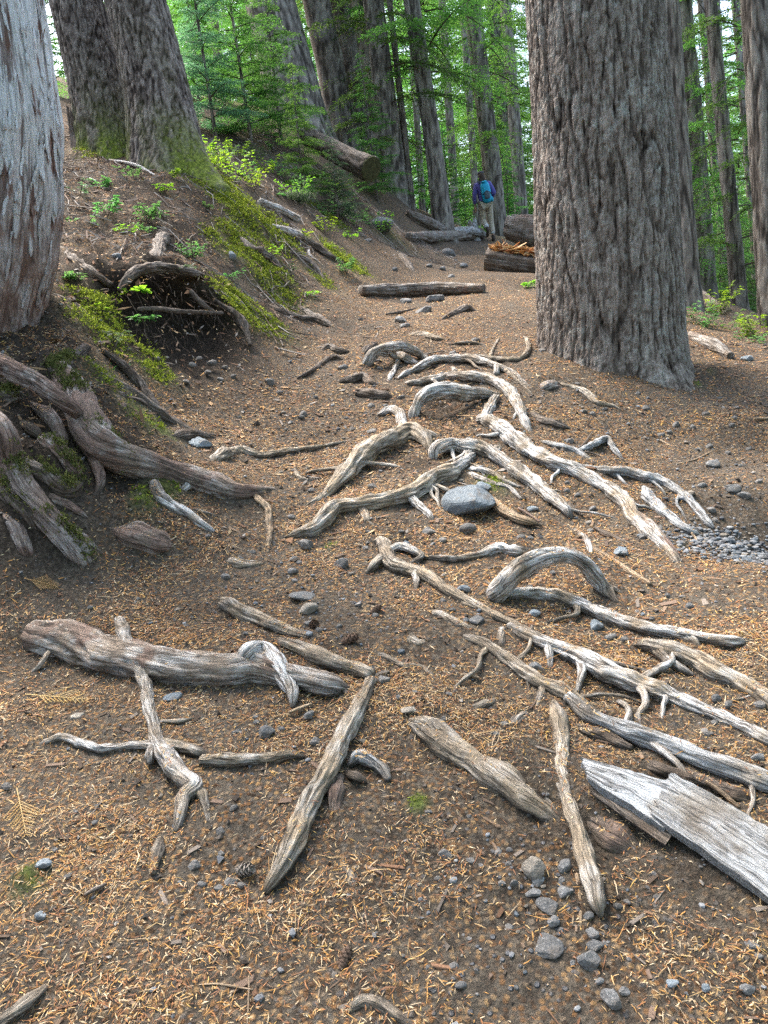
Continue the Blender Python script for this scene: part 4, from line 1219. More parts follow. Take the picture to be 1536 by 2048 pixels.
def stem_quads(pts, r0, r1):
    """three-sided stem along a polyline"""
    pts = np.asarray(pts)
    n = len(pts)
    T = norm(np.gradient(pts, axis=0))
    a = norm(np.cross(T, np.array([.31, .17, .93])))
    b = np.cross(T, a)
    rr = np.linspace(r0, r1, n)[:, None]
    ring = [pts + rr * (a * math.cos(k * 2.094) + b * math.sin(k * 2.094)) for k in range(3)]
    out = []
    for k in range(3):
        p, q = ring[k], ring[(k + 1) % 3]
        out.append(np.stack([p[:-1], q[:-1], q[1:], p[1:]], 1))
    return np.concatenate(out)


def leaf_quads(c, d, side, ln, wd):
    """diamond-ish leaf quads from base points c, direction d, side vectors"""
    ln = np.asarray(ln)[:, None]; wd = np.asarray(wd)[:, None]
    return np.stack([c, c + d * ln * .45 + side * wd, c + d * ln, c + d * ln * .5 - side * wd], 1)


def spray(rng, base, dirv, L, droop, leaf, gap, tw_gap, tw_len=.45, wid=.3, fullness=1.0):
    """a flat conifer bough: axis, side twigs, short needle-bearing leaflets on both sides"""
    dirv = norm(np.asarray(dirv, float))
    up = np.array([0, 0, 1.0])
    side = norm(np.cross(dirv, up))
    t = np.linspace(0, 1, 9)
    sw = rng.uniform(-.12, .12)
    axis = base + dirv * (L * t)[:, None] - up * (droop * L * t ** 2)[:, None] + side * (sw * L * t ** 2)[:, None]
    tw = [stem_quads(axis, .006 + .008 * L, .002)]
    out = []
    n = max(4, int(L / tw_gap))
    for i in range(n):
        ti = .10 + .9 * (i + rng.uniform(0, .8)) / n
        if rng.rand() > fullness:
            continue
        p0 = np.array([np.interp(ti, t, axis[:, k]) for k in range(3)])
        for s in (-1, 1):
            l = L * tw_len * (1.02 - ti) * rng.uniform(.6, 1.2) + leaf * 1.2
            dv = norm(dirv * rng.uniform(.45, .9) + side * s * rng.uniform(.7, 1.0) + up * rng.uniform(-.35, .05) - up * droop * ti)
            m = max(2, int(l / gap))
            u = (np.arange(m) + rng.rand(m) * .6) / m
            pts = p0 + dv * (l * u)[:, None] - up * (.22 * l * u ** 2)[:, None]
            sd = norm(np.cross(dv, up) + rng.normal(0, .25, (m, 3)))
            for s2 in (-1, 1):
                dl = norm(dv * .75 + sd * s2 * .8 + rng.normal(0, .22, (m, 3)))
                wv = norm(np.cross(dl, up + rng.normal(0, .5, (m, 3))))
                ln = leaf * rng.uniform(.7, 1.3, m) * (1.15 - .5 * u)
                out.append(leaf_quads(pts, dl, wv, ln, ln * wid * .5))
    return np.concatenate(out) if out else np.zeros((0, 4, 3)), np.concatenate(tw)


def make_crown(seed, z0, z1, L0, L1, nb, leaf, gap, tw_gap, droop=(.15, .5), fullness=.95, dead=0, wid=.3):
    rng = np.random.RandomState(seed)
    Q, T = [], []
    for i in range(nb):
        f = (i + rng.uniform(0, 1)) / nb
        z = z0 + (z1 - z0) * f
        L = (L0 + (L1 - L0) * f) * rng.uniform(.65, 1.15)
        a = i * 2.39996 + rng.uniform(-.5, .5)
        q, t = spray(rng, np.array([0, 0, z]), (math.cos(a), math.sin(a), rng.uniform(-.05, .4)), L, rng.uniform(*droop), leaf, gap, tw_gap, fullness=fullness, wid=wid)
        Q.append(q); T.append(t)
    for i in range(dead):
        a = rng.uniform(0, 6.28); z = rng.uniform(.1 * z0, z1 * .6); L = rng.uniform(.5, 1.4) * L0 * .7
        tt = np.linspace(0, 1, 7)
        d = np.array([math.cos(a), math.sin(a), rng.uniform(-.3, .2)])
        ax = np.array([0, 0, z]) + d * (L * tt)[:, None] - np.array([0, 0, 1]) * (L * rng.uniform(.1, .6) * tt ** 2)[:, None] + np.cumsum(rng.normal(0, .02, (7, 3)), 0)
        T.append(stem_quads(ax, .012, .003))
        for j in range(5):
            k = rng.randint(2, 6)
            e = ax[k] + rng.normal(0, .22, 3) * L - np.array([0, 0, .15 * L])
            T.append(stem_quads(np.array([ax[k], (ax[k] + e) / 2 + rng.normal(0, .03, 3), e]), .004, .0015))
    return np.concatenate(Q), np.concatenate(T)


YOUNG = []
for s in range(3):
    q, t = make_crown(20 + s, .25, 4.0, 1.25, .12, 62, .060, .034, .050, droop=(.1, .4))
    q2, t2 = make_crown(30 + s, 3.9, 4.2, .16, .08, 5, .05, .03, .05)
    YOUNG.append((np.concatenate([q, q2]), np.concatenate([t, t2])))
BOUGH = []
for s in range(3):
    BOUGH.append(make_crown(40 + s, 2.0, 15, 2.6, 2.3, 52, .105, .060, .095, droop=(.25, .8), fullness=.85, dead=26, wid=.27))
TREE_MESH = {}


def crown_mesh(kind, i, matn):
    key = (kind, i)
    if key not in TREE_MESH:
        q, t = (YOUNG if kind == 'young' else BOUGH)[i]
        TREE_MESH[key] = quads_mesh('crown', q, [MAT['hemlock'], MAT['twig']], t)
    return TREE_MESH[key]


def crown_obj(kind, i, matn, parent):
    o = link('crown', crown_mesh(kind, i, matn), parent)
    o.material_slots[0].link = 'OBJECT'
    o.material_slots[0].material = MAT[matn]
    return o


def stem_mesh(h, r):
    key = ('stem', h, r)
    if key not in TREE_MESH:
        C = np.array([[0, 0, 0], [0, 0, h * .5], [0, 0, h]]); R = [r, r * .7, r * .12 if h < 6 else r * .5]
        TREE_MESH[key] = trunk_mesh('trunk', C, R, 'far', 20 if h < 6 else 40, np.linspace(-.3, h, 24 if h < 6 else 110), MAT['far_bark'], flare=(.2, .2), seed=h)[0]
    return TREE_MESH[key]


frng = np.random.RandomState(5)


def young(x, y, sc, i, matn, label, group=None, z=None, rot=None, lean=0.0):
    zz_ = float(H(x, y)) if z is None else z
    t = empty('hemlock_sapling', (x, y, zz_ - .05), label, 'tree', group)
    t.scale = (sc, sc, sc)
    t.rotation_euler = (frng.uniform(-.04, .04), frng.uniform(-.04, .04) + lean, frng.uniform(0, 6.28) if rot is None else rot)
    crown_obj('young', i, matn, t)
    link('trunk', stem_mesh(4.1, .035), t)
    return t


def tall(x, y, sc, i, matn, label, group=None, dz=0.0, lean=-.04, z=None, h=22.0, r=.22):
    t = empty('hemlock_tree', (x, y, (float(H(x, y)) if z is None else z) - .2), label, 'tree', group)
    t.rotation_euler = (0, lean + frng.uniform(-.02, .02), 0)
    cr = crown_obj('bough', i, matn, t)
    cr.location = (0, 0, dz); cr.scale = (sc, sc, sc); cr.rotation_euler = (0, 0, frng.uniform(0, 6.28))
    link('trunk', stem_mesh(h, r), t)
    return t


def add_crown(t, kind, i, matn, dz, sc, rot):
    cr = crown_obj(kind, i, matn, t)
    cr.location = (0, 0, dz); cr.scale = (sc, sc, sc); cr.rotation_euler = (0, 0, rot)
    return cr


# ---- trunks one can tell apart in the background
FB = MAT['far_bark']
def bgtrunk(label, pts, seg=46, fine=.11, top=22, kind='far', crown=None, **kw):
    t, *_ = pix_trunk(label, pts, kind, seg, fine, FB, top, seed=len(label) * .37, flare=kw.pop('flare', (.18, .35)), **kw)
    if crown:
        add_crown(t, *crown)
    return t


bgtrunk('broad dark trunk behind the dark green shrubby fir, left of the trail', [(606, 285, 16, 118), (572, 130, 16.2, 104), (540, 0, 16.4, 98)], 110, .06)
bgtrunk('pair of close grey trunks behind the cut log, the left one', [(690, 300, 17, 62), (660, 130, 17, 56), (632, 0, 17, 54)])
bgtrunk('pair of close grey trunks behind the cut log, the right one', [(722, 315, 17.6, 60), (698, 150, 17.6, 52), (672, 0, 17.6, 46)])
bgtrunk('reddish trunk standing just behind the end of the cut log', [(752, 330, 19, 70), (735, 150, 19, 60), (712, 0, 19, 56)], crown=('bough', 0, 'hemlock', .2, .8, 1.0))
bgtrunk('grey fluted trunk right of the cut log end', [(796, 440, 16.5, 52), (776, 240, 16.6, 44), (752, 50, 16.7, 40)], lobes=[(-1.5, .3, 1)], crown=('bough', 1, 'hemlock', -.4, .8, 2.0))
bgtrunk('thin pole trunk hugging the fluted trunk', [(826, 436, 16.8, 15), (812, 300, 16.8, 13), (790, 100, 16.8, 12)], 40)
bgtrunk('slim dark trunk left of the hiker, trail side', [(888, 462, 16.5, 38), (862, 260, 16.5, 34), (830, 50, 16.5, 32)], crown=('bough', 2, 'hemlock_bright', 1.3, .8, 0.4))
bgtrunk('dark trunk rising right behind the hiker with bare drooping twigs', [(998, 500, 20, 40), (980, 300, 20, 36), (948, 40, 20, 33)], crown=('bough', 0, 'hemlock_bright', .5, .9, 2.2))
bgtrunk('slim trunk showing just left of the huge trunk', [(1046, 480, 23, 26), (1030, 250, 23, 24), (1012, 20, 23, 22)], 60)
bgtrunk('trunk half hidden by the right edge of the huge trunk', [(1374, 585, 8.8, 46), (1352, 250, 9, 44), (1334, 0, 9.1, 44)], 80, .05, sub=1.5)
bgtrunk('straight grey trunk with sparse boughs, first of the right hand group', [(1412, 605, 13.5, 42), (1396, 330, 13.5, 36), (1366, 0, 13.5, 32)], sub=1.5, crown=('bough', 1, 'hemlock_bright', -.5, .6, 4.0))
bgtrunk('slim straight trunk between two others in the right hand group', [(1482, 640, 11.5, 32), (1458, 380, 11.5, 28), (1420, 0, 11.5, 24)], sub=1.8, crown=('bough', 2, 'hemlock', -.4, .55, 5.0))
bgtrunk('thick pale grey trunk at the right edge of the picture', [(1552, 680, 8.3, 60), (1532, 350, 8.4, 56), (1511, 0, 8.5, 52)], 110, .035, sub=1.6)
for px0, px1, Y, w, lb in ((918, 884, 24, 17, 'slim pole trunk between the slim dark trunk and the hiker'), (852, 818, 25, 14, 'thin far pole just left of the slim dark trunk'), (1448, 1402, 20, 17, 'thin pole behind the first two right hand trunks'), (1512, 1470, 19, 16, 'thin pole left of the thick pale trunk at the right edge'),
                            (1395, 1346, 18, 18, 'thin dark pole close right of the huge trunk'), (470, 425, 19, 20, 'thin trunk seen above the young fir by the twin trunks'), (960, 925, 27, 15, 'thin far pole directly behind the hiker')):
    bgtrunk(lb, [(px0, 520, Y, w), ((px0 + px1) / 2, 260, Y, w * .92), (px1, 0, Y, w * .85)], 28, .12)
# ---- saplings and bushy young firs placed as seen
for (px, py, Y, sc, i, mt, lb) in (
    (430, 262, 12.2, .80, 0, 'fir', 'dusky bushy fir right beside the twin trunks on the bank'),
    (500, 262, 12.8, .85, 1, 'hemlock', 'dense young fir in front of the broad dark trunk'),
    (560, 262, 13.6, .7, 2, 'hemlock', 'small young fir leaning on the broad dark trunk'),
    (600, 330, 11.3, .42, 1, 'hemlock_bright', 'little fresh green fir with layered tiers beside the cut log'),
    (668, 330, 11.4, .32, 2, 'fir', 'blue green fir spray drooping over the cut log'),
    (745, 300, 15.0, .62, 0, 'hemlock', 'young hemlock behind the end of the cut log'),
    (830, 445, 19.5, .60, 1, 'hemlock', 'sapling between the fluted trunk and the slim dark trunk'),
    (905, 462, 19.0, .62, 2, 'hemlock', 'young hemlock just left of the hiker'),
    (935, 462, 22.0, .5, 0, 'hemlock_bright', 'bright sapling beyond the hiker on the left'),
    (1015, 465, 21.5, .72, 1, 'hemlock', 'young hemlock right of the hiker behind the grey log'),
    (400, 210, 15.5, 1.0, 2, 'hemlock_bright', 'bright green young hemlock seen right of the twin trunks'),
    (120, 250, 13.0, .8, 0, 'hemlock_bright', 'yellow green sapling in the gap left of the twin trunks'),
):
    q = P(px, py, Y)
    young(q[0], q[1], sc, i, mt, lb, z=float(H(q[0], q[1])))
for px, Y, sc, i, lb in ((1035, 26, 1.4, 0, 'full green hemlock filling the gap just left of the huge trunk'), (1020, 31, 1.9, 1, 'taller pale green hemlock behind the gap left of the huge trunk'), (640, 24, 1.2, 2, 'green hemlock between the grey trunk pair and the slim dark trunk'), (860, 27, 1.6, 0, 'tall green hemlock right behind the slim dark trunk')):
    young(P(px, 450, Y)[0], Y, sc, i, 'hemlock_bright', lb)
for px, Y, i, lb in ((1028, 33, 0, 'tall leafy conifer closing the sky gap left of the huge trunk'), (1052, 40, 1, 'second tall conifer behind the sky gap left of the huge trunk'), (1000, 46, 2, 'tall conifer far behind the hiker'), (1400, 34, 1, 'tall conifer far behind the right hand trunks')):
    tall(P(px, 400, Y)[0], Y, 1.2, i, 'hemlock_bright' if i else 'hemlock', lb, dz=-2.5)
# ---- the forest beyond
G1 = 'young hemlocks deeper in the forest'
for k in range(40):
    Y = frng.uniform(22, 44)
    px = frng.uniform(380, 1060) if k < 22 else frng.uniform(1330, 1620)
    x = P(px, 450, Y)[0]
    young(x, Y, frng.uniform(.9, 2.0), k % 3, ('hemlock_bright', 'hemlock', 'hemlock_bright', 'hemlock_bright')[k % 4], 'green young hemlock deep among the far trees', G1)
G2 = 'tall trees deeper in the forest'
for k in range(38):
    Y = frng.uniform(26, 60)
    px = frng.uniform(330, 1060) if k < 20 else frng.uniform(1320, 1650)
    x = P(px, 400, Y)[0]
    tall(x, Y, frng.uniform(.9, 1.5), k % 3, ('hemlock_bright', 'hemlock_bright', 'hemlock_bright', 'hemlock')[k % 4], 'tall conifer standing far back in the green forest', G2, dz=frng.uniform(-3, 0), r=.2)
for k in range(14):
    Y = frng.uniform(16, 28)
    px = frng.uniform(1340, 1600)
    x = P(px, 560, Y)[0]
    young(x, Y, frng.uniform(.6, 1.2), k % 3, ('hemlock_bright', 'hemlock', 'hemlock')[k % 3], 'green young hemlock on the slope falling away at the right', 'young hemlocks on the falling slope')
G3 = 'trees at the end of the view'
for k in range(40):
    Y = frng.uniform(62, 100)
    px = 300 + 1330 * (k + frng.uniform(0, 1)) / 40
    x = P(px, 400, Y)[0]
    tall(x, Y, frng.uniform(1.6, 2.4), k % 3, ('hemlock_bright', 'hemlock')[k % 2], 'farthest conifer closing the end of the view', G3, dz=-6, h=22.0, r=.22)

# ---- unseen trees added around the viewpoint, blocking low sky light so it falls from above
G4 = 'unseen trees added around the viewpoint to block low light'
for k, (x, y) in enumerate(((-5, -3), (-8, 1), (-2.5, -6), (2.5, -5), (6, -2), (8, 2.5), (-11, -5), (0, -10), (6, -9), (11, -4), (-7, -10), (12, 5), (-12, 4), (-9, 8), (9.5, 8), (3, -14), (-4, -15))):
    tall(x, y, 1.25, k % 3, 'hemlock', 'unseen conifer added around the viewpoint to block low light', G4, dz=1.0, lean=0, z=float(H0(x, y)))
# ------------------------------------------------------------------ fallen needles, chips, gravel and moss (uncountable)
rng = np.random.RandomState(3)


def scatter(n, y0, y1, mask=None, spread=.58):
    """points on the ground, even per area of trail"""
    out = []
    while sum(len(o) for o in out) < n:
        m_ = n * 2
        y = np.sqrt(rng.uniform(y0 ** 2, y1 ** 2, m_))
        x = rng.uniform(-spread, spread, m_) * (y + .5) + .03 * y
        if mask is not None:
            k = rng.rand(m_) < mask(x, y)
            x, y = x[k], y[k]
        out.append(np.stack([x, y], 1))
    return np.concatenate(out)[:n]


PAL = np.array([[.54, .28, .085], [.60, .40, .19], [.38, .17, .07], [.68, .53, .34], [.26, .125, .065], [.15, .095, .06], [.50, .37, .23], [.64, .40, .12], [.10, .072, .05]])


def lit_mask(x, y):
    b = 1 - .93 * lay('bare', x, y) - .92 * lay('loam', x, y) - .8 * lay('moss', x, y) - .5 * lay('grit', x, y)
    c = np.clip(.56 + 1.6 * fbm(x * 2.6, y * 2.6, 6.1, 4), .06, 1)
    c = np.clip(c + 9 * lay('up', x, y), 0, 1.2)
    return np.clip(b, 0.02, 1) * c


def needles(n, y0, y1, L, W, lift=.0025, pal_w=None, bent=True):
    p = scatter(n, y0, y1, lit_mask)
    x, y = p[:, 0], p[:, 1]
    nn = gnorm(x, y)
    a = rng.uniform(0, 2 * np.pi, n)
    t = np.stack([np.cos(a), np.sin(a), np.zeros(n)], 1)
    t = norm(t - nn * (t * nn).sum(1)[:, None] + nn * rng.normal(0, .14, n)[:, None])
    b = np.cross(nn, t)
    ln = (L * rng.lognormal(0, .5, n))[:, None]
    wd = (W * rng.lognormal(0, .25, n))[:, None]
    c = np.stack([x, y, H(x, y) + rng.uniform(.0008, lift, n)], 1)
    bend = rng.normal(0, .05, n)[:, None] * ln
    A = [c - t * ln * .5 - b * wd * .22, c - t * ln * .5 + b * wd * .22, c + b * (bend + wd * .5) + nn * wd * .5, c + b * (bend - wd * .5) + nn * wd * .5, c + t * ln * .5 + b * wd * .2, c + t * ln * .5 - b * wd * .2]
    if not bent:
        A = [c - t * ln * .5, c + b * wd * .5, c + t * ln * .5, c - b * wd * .5]
    V = np.stack(A, 1).reshape(-1, 3)
    i = np.arange(n)[:, None] * len(A)
    F = np.concatenate([i + np.array([[0, 3, 2, 1]]), i + np.array([[3, 5, 4, 2]])]) if bent else i + np.array([[0, 3, 2, 1]])
    pw = pal_w or [.17, .17, .16, .12, .12, .10, .09, .04, .03]
    col = PAL[rng.choice(len(PAL), n, p=np.array(pw) / sum(pw))] * rng.uniform(.6, 1.15, (n, 1))
    return V, F, np.repeat(col, len(A), 0)


parts = [needles(28000, .95, 2.3, .0105, .0019, .006), needles(15000, .95, 2.4, .0085, .0021, .004, None, False), needles(52000, 2.2, 4.4, .0135, .0034, .005, [.22, .13, .22, .08, .16, .10, .06, .04, .02], False), needles(36000, 4.3, 9, .024, .0066, .006, [.22, .12, .24, .06, .18, .12, .06, .03, .03], False), needles(1500, .95, 3.6, .040, .0016, .008)]
# needles caught on top of the roots
rp = []
for o in [q for q in bpy.data.objects if q.type == 'MESH' and q.name.split('.')[0] in ('tree_root', 'surface_root')]:
    n_ = len(o.data.vertices)
    co = np.empty(n_ * 3, np.float32); no = np.empty(n_ * 3, np.float32)
    o.data.vertices.foreach_get('co', co); o.data.vertices.foreach_get('normal', no)
    co = co.reshape(-1, 3) + np.array(o.location) + (np.array(o.parent.location) if o.parent else 0); no = no.reshape(-1, 3)
    k = np.nonzero((no[:, 2] > .72) & (pn(co[:, 0] * 9, co[:, 1] * 9, 3.3) > .02))[0]
    if len(k):
        k = rng.choice(k, min(len(k), 45))
        rp.append(np.concatenate([co[k], no[k]], 1))
rp = np.concatenate(rp); n = len(rp)
nn = rp[:, 3:]; a = rng.uniform(0, 6.28, n); t = np.stack([np.cos(a), np.sin(a), 0 * a], 1)
t = norm(t - nn * (t * nn).sum(1)[:, None] + nn * .08); b = np.cross(nn, t); c = rp[:, :3] + nn * .003
ln = (.007 * rng.lognormal(0, .4, n))[:, None]; wd = .0013 + 0 * ln
V = np.stack([c - t * ln, c + b * wd, c + t * ln, c - b * wd], 1).reshape(-1, 3)
parts.append((V, np.arange(n * 4).reshape(-1, 4)[:, ::-1], np.repeat(PAL[rng.randint(0, 8, n)] * .9, 4, 0)))
off = 0; Vs, Fs, Cs = [], [], []
for V, F, c in parts:
    Vs.append(V); Fs.append(F + off); Cs.append(c); off += len(V)
me = mesh_np('needle_litter', np.concatenate(Vs), np.concatenate(Fs), [MAT['needle']], False, colors={'tint': np.concatenate(Cs)})
tag(link('needle_litter', me), 'orange and tan fallen needles scattered over the trail', 'litter', None, 'stuff')


# angular stone shapes
def ico(sub):
    import bmesh
    bm = bmesh.new()
    bmesh.ops.create_icosphere(bm, subdivisions=sub, radius=1)
    V = np.array([v.co[:] for v in bm.verts]); F = np.array([[v.index for v in f.verts] for f in bm.faces])
    bm.free()
    return V, F


ICO = {k: ico(k) for k in (1, 2, 3, 4)}


def rock(sub, seed, facets=9, rough=.05, sq=(1, 1, 1)):
    r = np.random.RandomState(seed)
    V, F = ICO[sub]
    n = norm(r.normal(size=(facets, 3))); d = r.uniform(.62, 1.0, facets)
    dots = V @ n.T
    rad = np.min(np.where(dots > .05, d[None] / np.maximum(dots, .05), 1.25), axis=1)
    rad = np.minimum(rad, 1.15) * (1 + rough * 2 * fbm(V[:, 0] * 2.2 + seed, V[:, 1] * 2.2, V[:, 2] * 2.2, 3))
    return V * rad[:, None] * np.array(sq), F


def pebbles(name, label, pts, sizes, cols, kind='gravel'):
    shapes = [rock(1, 50 + k, 8, .08, (1, .8, .6)) for k in range(14)]
    Vs, Fs, Cs = [], [], []
    off = 0
    ids = rng.randint(0, 14, len(pts))
    for k in range(14):
        sel = np.nonzero(ids == k)[0]
        if len(sel) == 0:
            continue
        v, f = shapes[k]
        a = rng.uniform(0, 6.28, len(sel)); ca, sa = np.cos(a)[:, None], np.sin(a)[:, None]
        s = sizes[sel][:, None]
        X = (v[None, :, 0] * ca - v[None, :, 1] * sa) * s + pts[sel, 0][:, None]
        Y_ = (v[None, :, 0] * sa + v[None, :, 1] * ca) * s + pts[sel, 1][:, None]
        Z_ = v[None, :, 2] * s + (pts[sel, 2] + sizes[sel] * .22)[:, None]
        Vs.append(np.stack([X, Y_, Z_], -1).reshape(-1, 3))
        Fs.append((f[None] + (np.arange(len(sel)) * len(v))[:, None, None]).reshape(-1, 3) + off)
        Cs.append(np.repeat(cols[sel], len(v), 0))
        off += len(sel) * len(v)
    me = mesh_np(name, np.concatenate(Vs), np.concatenate(Fs), [MAT['gravel']], False, colors={'tint': np.concatenate(Cs)})
    return tag(link(name, me), label, 'gravel', None, 'stuff')


def gcols(n):
    base = np.array([[.15, .155, .165], [.20, .205, .215], [.10, .10, .105], [.19, .165, .135], [.24, .245, .25], [.13, .15, .17]])
    return base[rng.randint(0, len(base), n)] * rng.uniform(.7, 1.25, (n, 1))


# the gravel patch at the right edge
gp = []
for k in range(900):
    px, py = 1375 + 200 * abs(rng.normal(0, .45)) + rng.uniform(-6, 90), 1118 + rng.normal(0, 26)
    gp.append((px, py))
dq = np.array([hit(1480, 1110)[:2]])
gpts = []
c0 = hit(1500, 1112)
for k in range(1500):
    a, r_ = rng.uniform(0, 6.28), math.sqrt(rng.uniform(0, 1)) * (1 + .25 * rng.normal())
    x, y = c0[0] + math.cos(a) * r_ * .30, c0[1] + math.sin(a) * r_ * .20
    gpts.append((x, y))
gpts = np.array(gpts)
z = H(gpts[:, 0], gpts[:, 1])
dd = np.hypot((gpts[:, 0] - c0[0]) / .30, (gpts[:, 1] - c0[1]) / .20)
pebbles('gravel', 'heap of small blue grey gravel at the right edge of the trail', np.column_stack([gpts, z + .012 * np.clip(1 - dd, 0, 1) * rng.rand(len(gpts))]), .0075 * rng.lognormal(0, .45, len(gpts)), gcols(len(gpts)) * .9)
p = scatter(2200, 1.0, 6.5, lambda x, y: np.clip(.12 + .9 * lay('grit', x, y) + .15 * lay('bare', x, y), 0, 1))
pebbles('scattered_pebbles', 'small loose pebbles and grit scattered along the trail', np.column_stack([p, H(p[:, 0], p[:, 1])]), .0042 * rng.lognormal(0, .55, len(p)), gcols(len(p)))

# crumbs of soil
n = 9000
p = scatter(n, .95, 4.6)
x, y = p[:, 0], p[:, 1]
s_ = .0026 * rng.lognormal(0, .5, n) * (1 + .18 * (y - 1))
c = np.stack([x, y, H(x, y) + s_ * .25], 1)
oc = np.array([[1, 0, 0], [0, 1, 0], [-1, 0, 0], [0, -1, 0], [0, 0, .7], [0, 0, -.7]])
V = c[:, None] + oc[None] * s_[:, None, None] * rng.uniform(.55, 1.45, (n, 6, 1)) + rng.normal(0, .3, (n, 6, 3)) * s_[:, None, None]
i = np.arange(n)[:, None] * 6
F = np.concatenate([i + np.array([q]) for q in ([0, 1, 4], [1, 2, 4], [2, 3, 4], [3, 0, 4], [1, 0, 5], [2, 1, 5], [3, 2, 5], [0, 3, 5])])
cc = np.array([[.07, .055, .043], [.12, .098, .08], [.20, .175, .15], [.045, .034, .027], [.27, .25, .23], [.17, .17, .175]])[rng.choice(6, n, p=[.28, .28, .14, .16, .06, .08])] * rng.uniform(.75, 1.25, (n, 1))
me = mesh_np('soil_crumbs', V.reshape(-1, 3), F, [MAT['gravel']], False, colors={'tint': np.repeat(cc, 6, 0)})
tag(link('soil_crumbs', me), 'loose crumbs of brown and grey soil over the trail', 'soil', None, 'stuff')

# bark chips and twiglets
p = scatter(2600, 1.0, 7.0, lambda x, y: np.clip(1 - .8 * lay('bare', x, y), .1, 1))
x, y = p[:, 0], p[:, 1]; n = len(p)
nn = gnorm(x, y); a = rng.uniform(0, 6.28, n)
t = np.stack([np.cos(a), np.sin(a), 0 * a], 1); t = norm(t - nn * (t * nn).sum(1)[:, None]); b = np.cross(nn, t)
ln = np.minimum(.013 * rng.lognormal(0, .5, n), .028)[:, None]; wd = np.minimum((.0035 * rng.lognormal(0, .5, n))[:, None], ln * .5); hh = wd * .5
c = np.stack([x, y, H(x, y) + .002], 1)
jt = lambda: rng.normal(0, .22, (n, 1))
bx = [c + sx * t * (1 + jt()) * ln * (1 if sz < 0 else .9) + sy * b * wd * (1 + 1.4 * jt()) + nn * hh * sz for sz in (-1, 1) for sx, sy in ((-1, -1), (1, -1), (1, 1), (-1, 1))]
V = np.stack(bx, 1).reshape(-1, 3)
i = np.arange(n)[:, None] * 8
F = np.concatenate([i + np.array([q]) for q in ([4, 5, 6, 7], [0, 1, 5, 4], [1, 2, 6, 5], [2, 3, 7, 6], [3, 0, 4, 7])])
cc = np.array([[.16, .11, .08], [.10, .07, .05], [.22, .15, .10], [.17, .14, .115], [.20, .11, .065]])[rng.randint(0, 5, n)] * rng.uniform(.6, 1.3, (n, 1))
me = mesh_np('bark_litter', V, F, [MAT['gravel']], False, colors={'tint': np.repeat(cc, 8, 0)})
tag(link('bark_litter', me), 'brown bark chips and twig bits lying over the trail and bank', 'litter', None, 'stuff')

# chips on the bank
n = 3600
x = rng.uniform(-3.2, .6, n); y = rng.uniform(3.2, 11, n)
nn = gnorm(x, y); a = rng.uniform(0, 6.28, n)
t = np.stack([np.cos(a), np.sin(a), 0 * a], 1); t = norm(t - nn * (t * nn).sum(1)[:, None] + nn * rng.normal(0, .2, n)[:, None]); b = np.cross(nn, t)
ln = (.020 * rng.lognormal(0, .5, n))[:, None]; wd = np.minimum((.007 * rng.lognormal(0, .4, n))[:, None], ln * .6)
c = np.stack([x, y, H(x, y) + .006], 1)
V = np.stack([c - t * ln, c + b * wd, c + t * ln, c - b * wd], 1).reshape(-1, 3)
cc = np.array([[.16, .09, .05], [.10, .065, .045], [.30, .19, .10], [.26, .23, .20], [.22, .12, .065], [.36, .26, .15]])[rng.randint(0, 6, n)] * rng.uniform(.6, 1.2, (n, 1))
me = mesh_np('leaf_litter', V, np.arange(n * 4).reshape(-1, 4), [MAT['gravel']], False, colors={'tint': np.repeat(cc, 4, 0)})
tag(link('leaf_litter', me), 'brown leaf scraps and bark flakes lying on the left bank', 'litter', None, 'stuff')

# twig debris on the upper bank and slope
n = 2400
x = rng.uniform(-3.6, 1.6, n); y = rng.uniform(5.5, 14, n)
k = (x < .02 * y - .55 + .0) | (y > 11)
x, y = x[k], y[k]; n = len(x)
tq = []
for q in range(n):
    a = rng.uniform(0, 6.28); L = rng.uniform(.06, .34) * (1 if q % 9 else 2.2)
    pts = np.array([[x[q], y[q], 0]] * 4) + np.array([math.cos(a), math.sin(a), 0]) * (np.linspace(-.5, .5, 4) * L)[:, None] + rng.normal(0, .012, (4, 3))
    pts[:, 2] = H(pts[:, 0], pts[:, 1]) + .008 + np.abs(rng.normal(0, .015))
    tq.append(stem_quads(pts, rng.uniform(.003, .008), .002))
tq = np.concatenate(tq)
cc = np.repeat(np.array([[.24, .21, .18], [.14, .11, .09], [.33, .30, .27], [.18, .12, .09]])[rng.randint(0, 4, len(tq))], 4, 0)
me = mesh_np('twig_litter', tq.reshape(-1, 3), np.arange(len(tq) * 4).reshape(-1, 4), [MAT['gravel']], True, colors={'tint': cc})
tag(link('twig_litter', me), 'grey and brown dead twigs strewn over the left bank', 'litter', None, 'stuff')

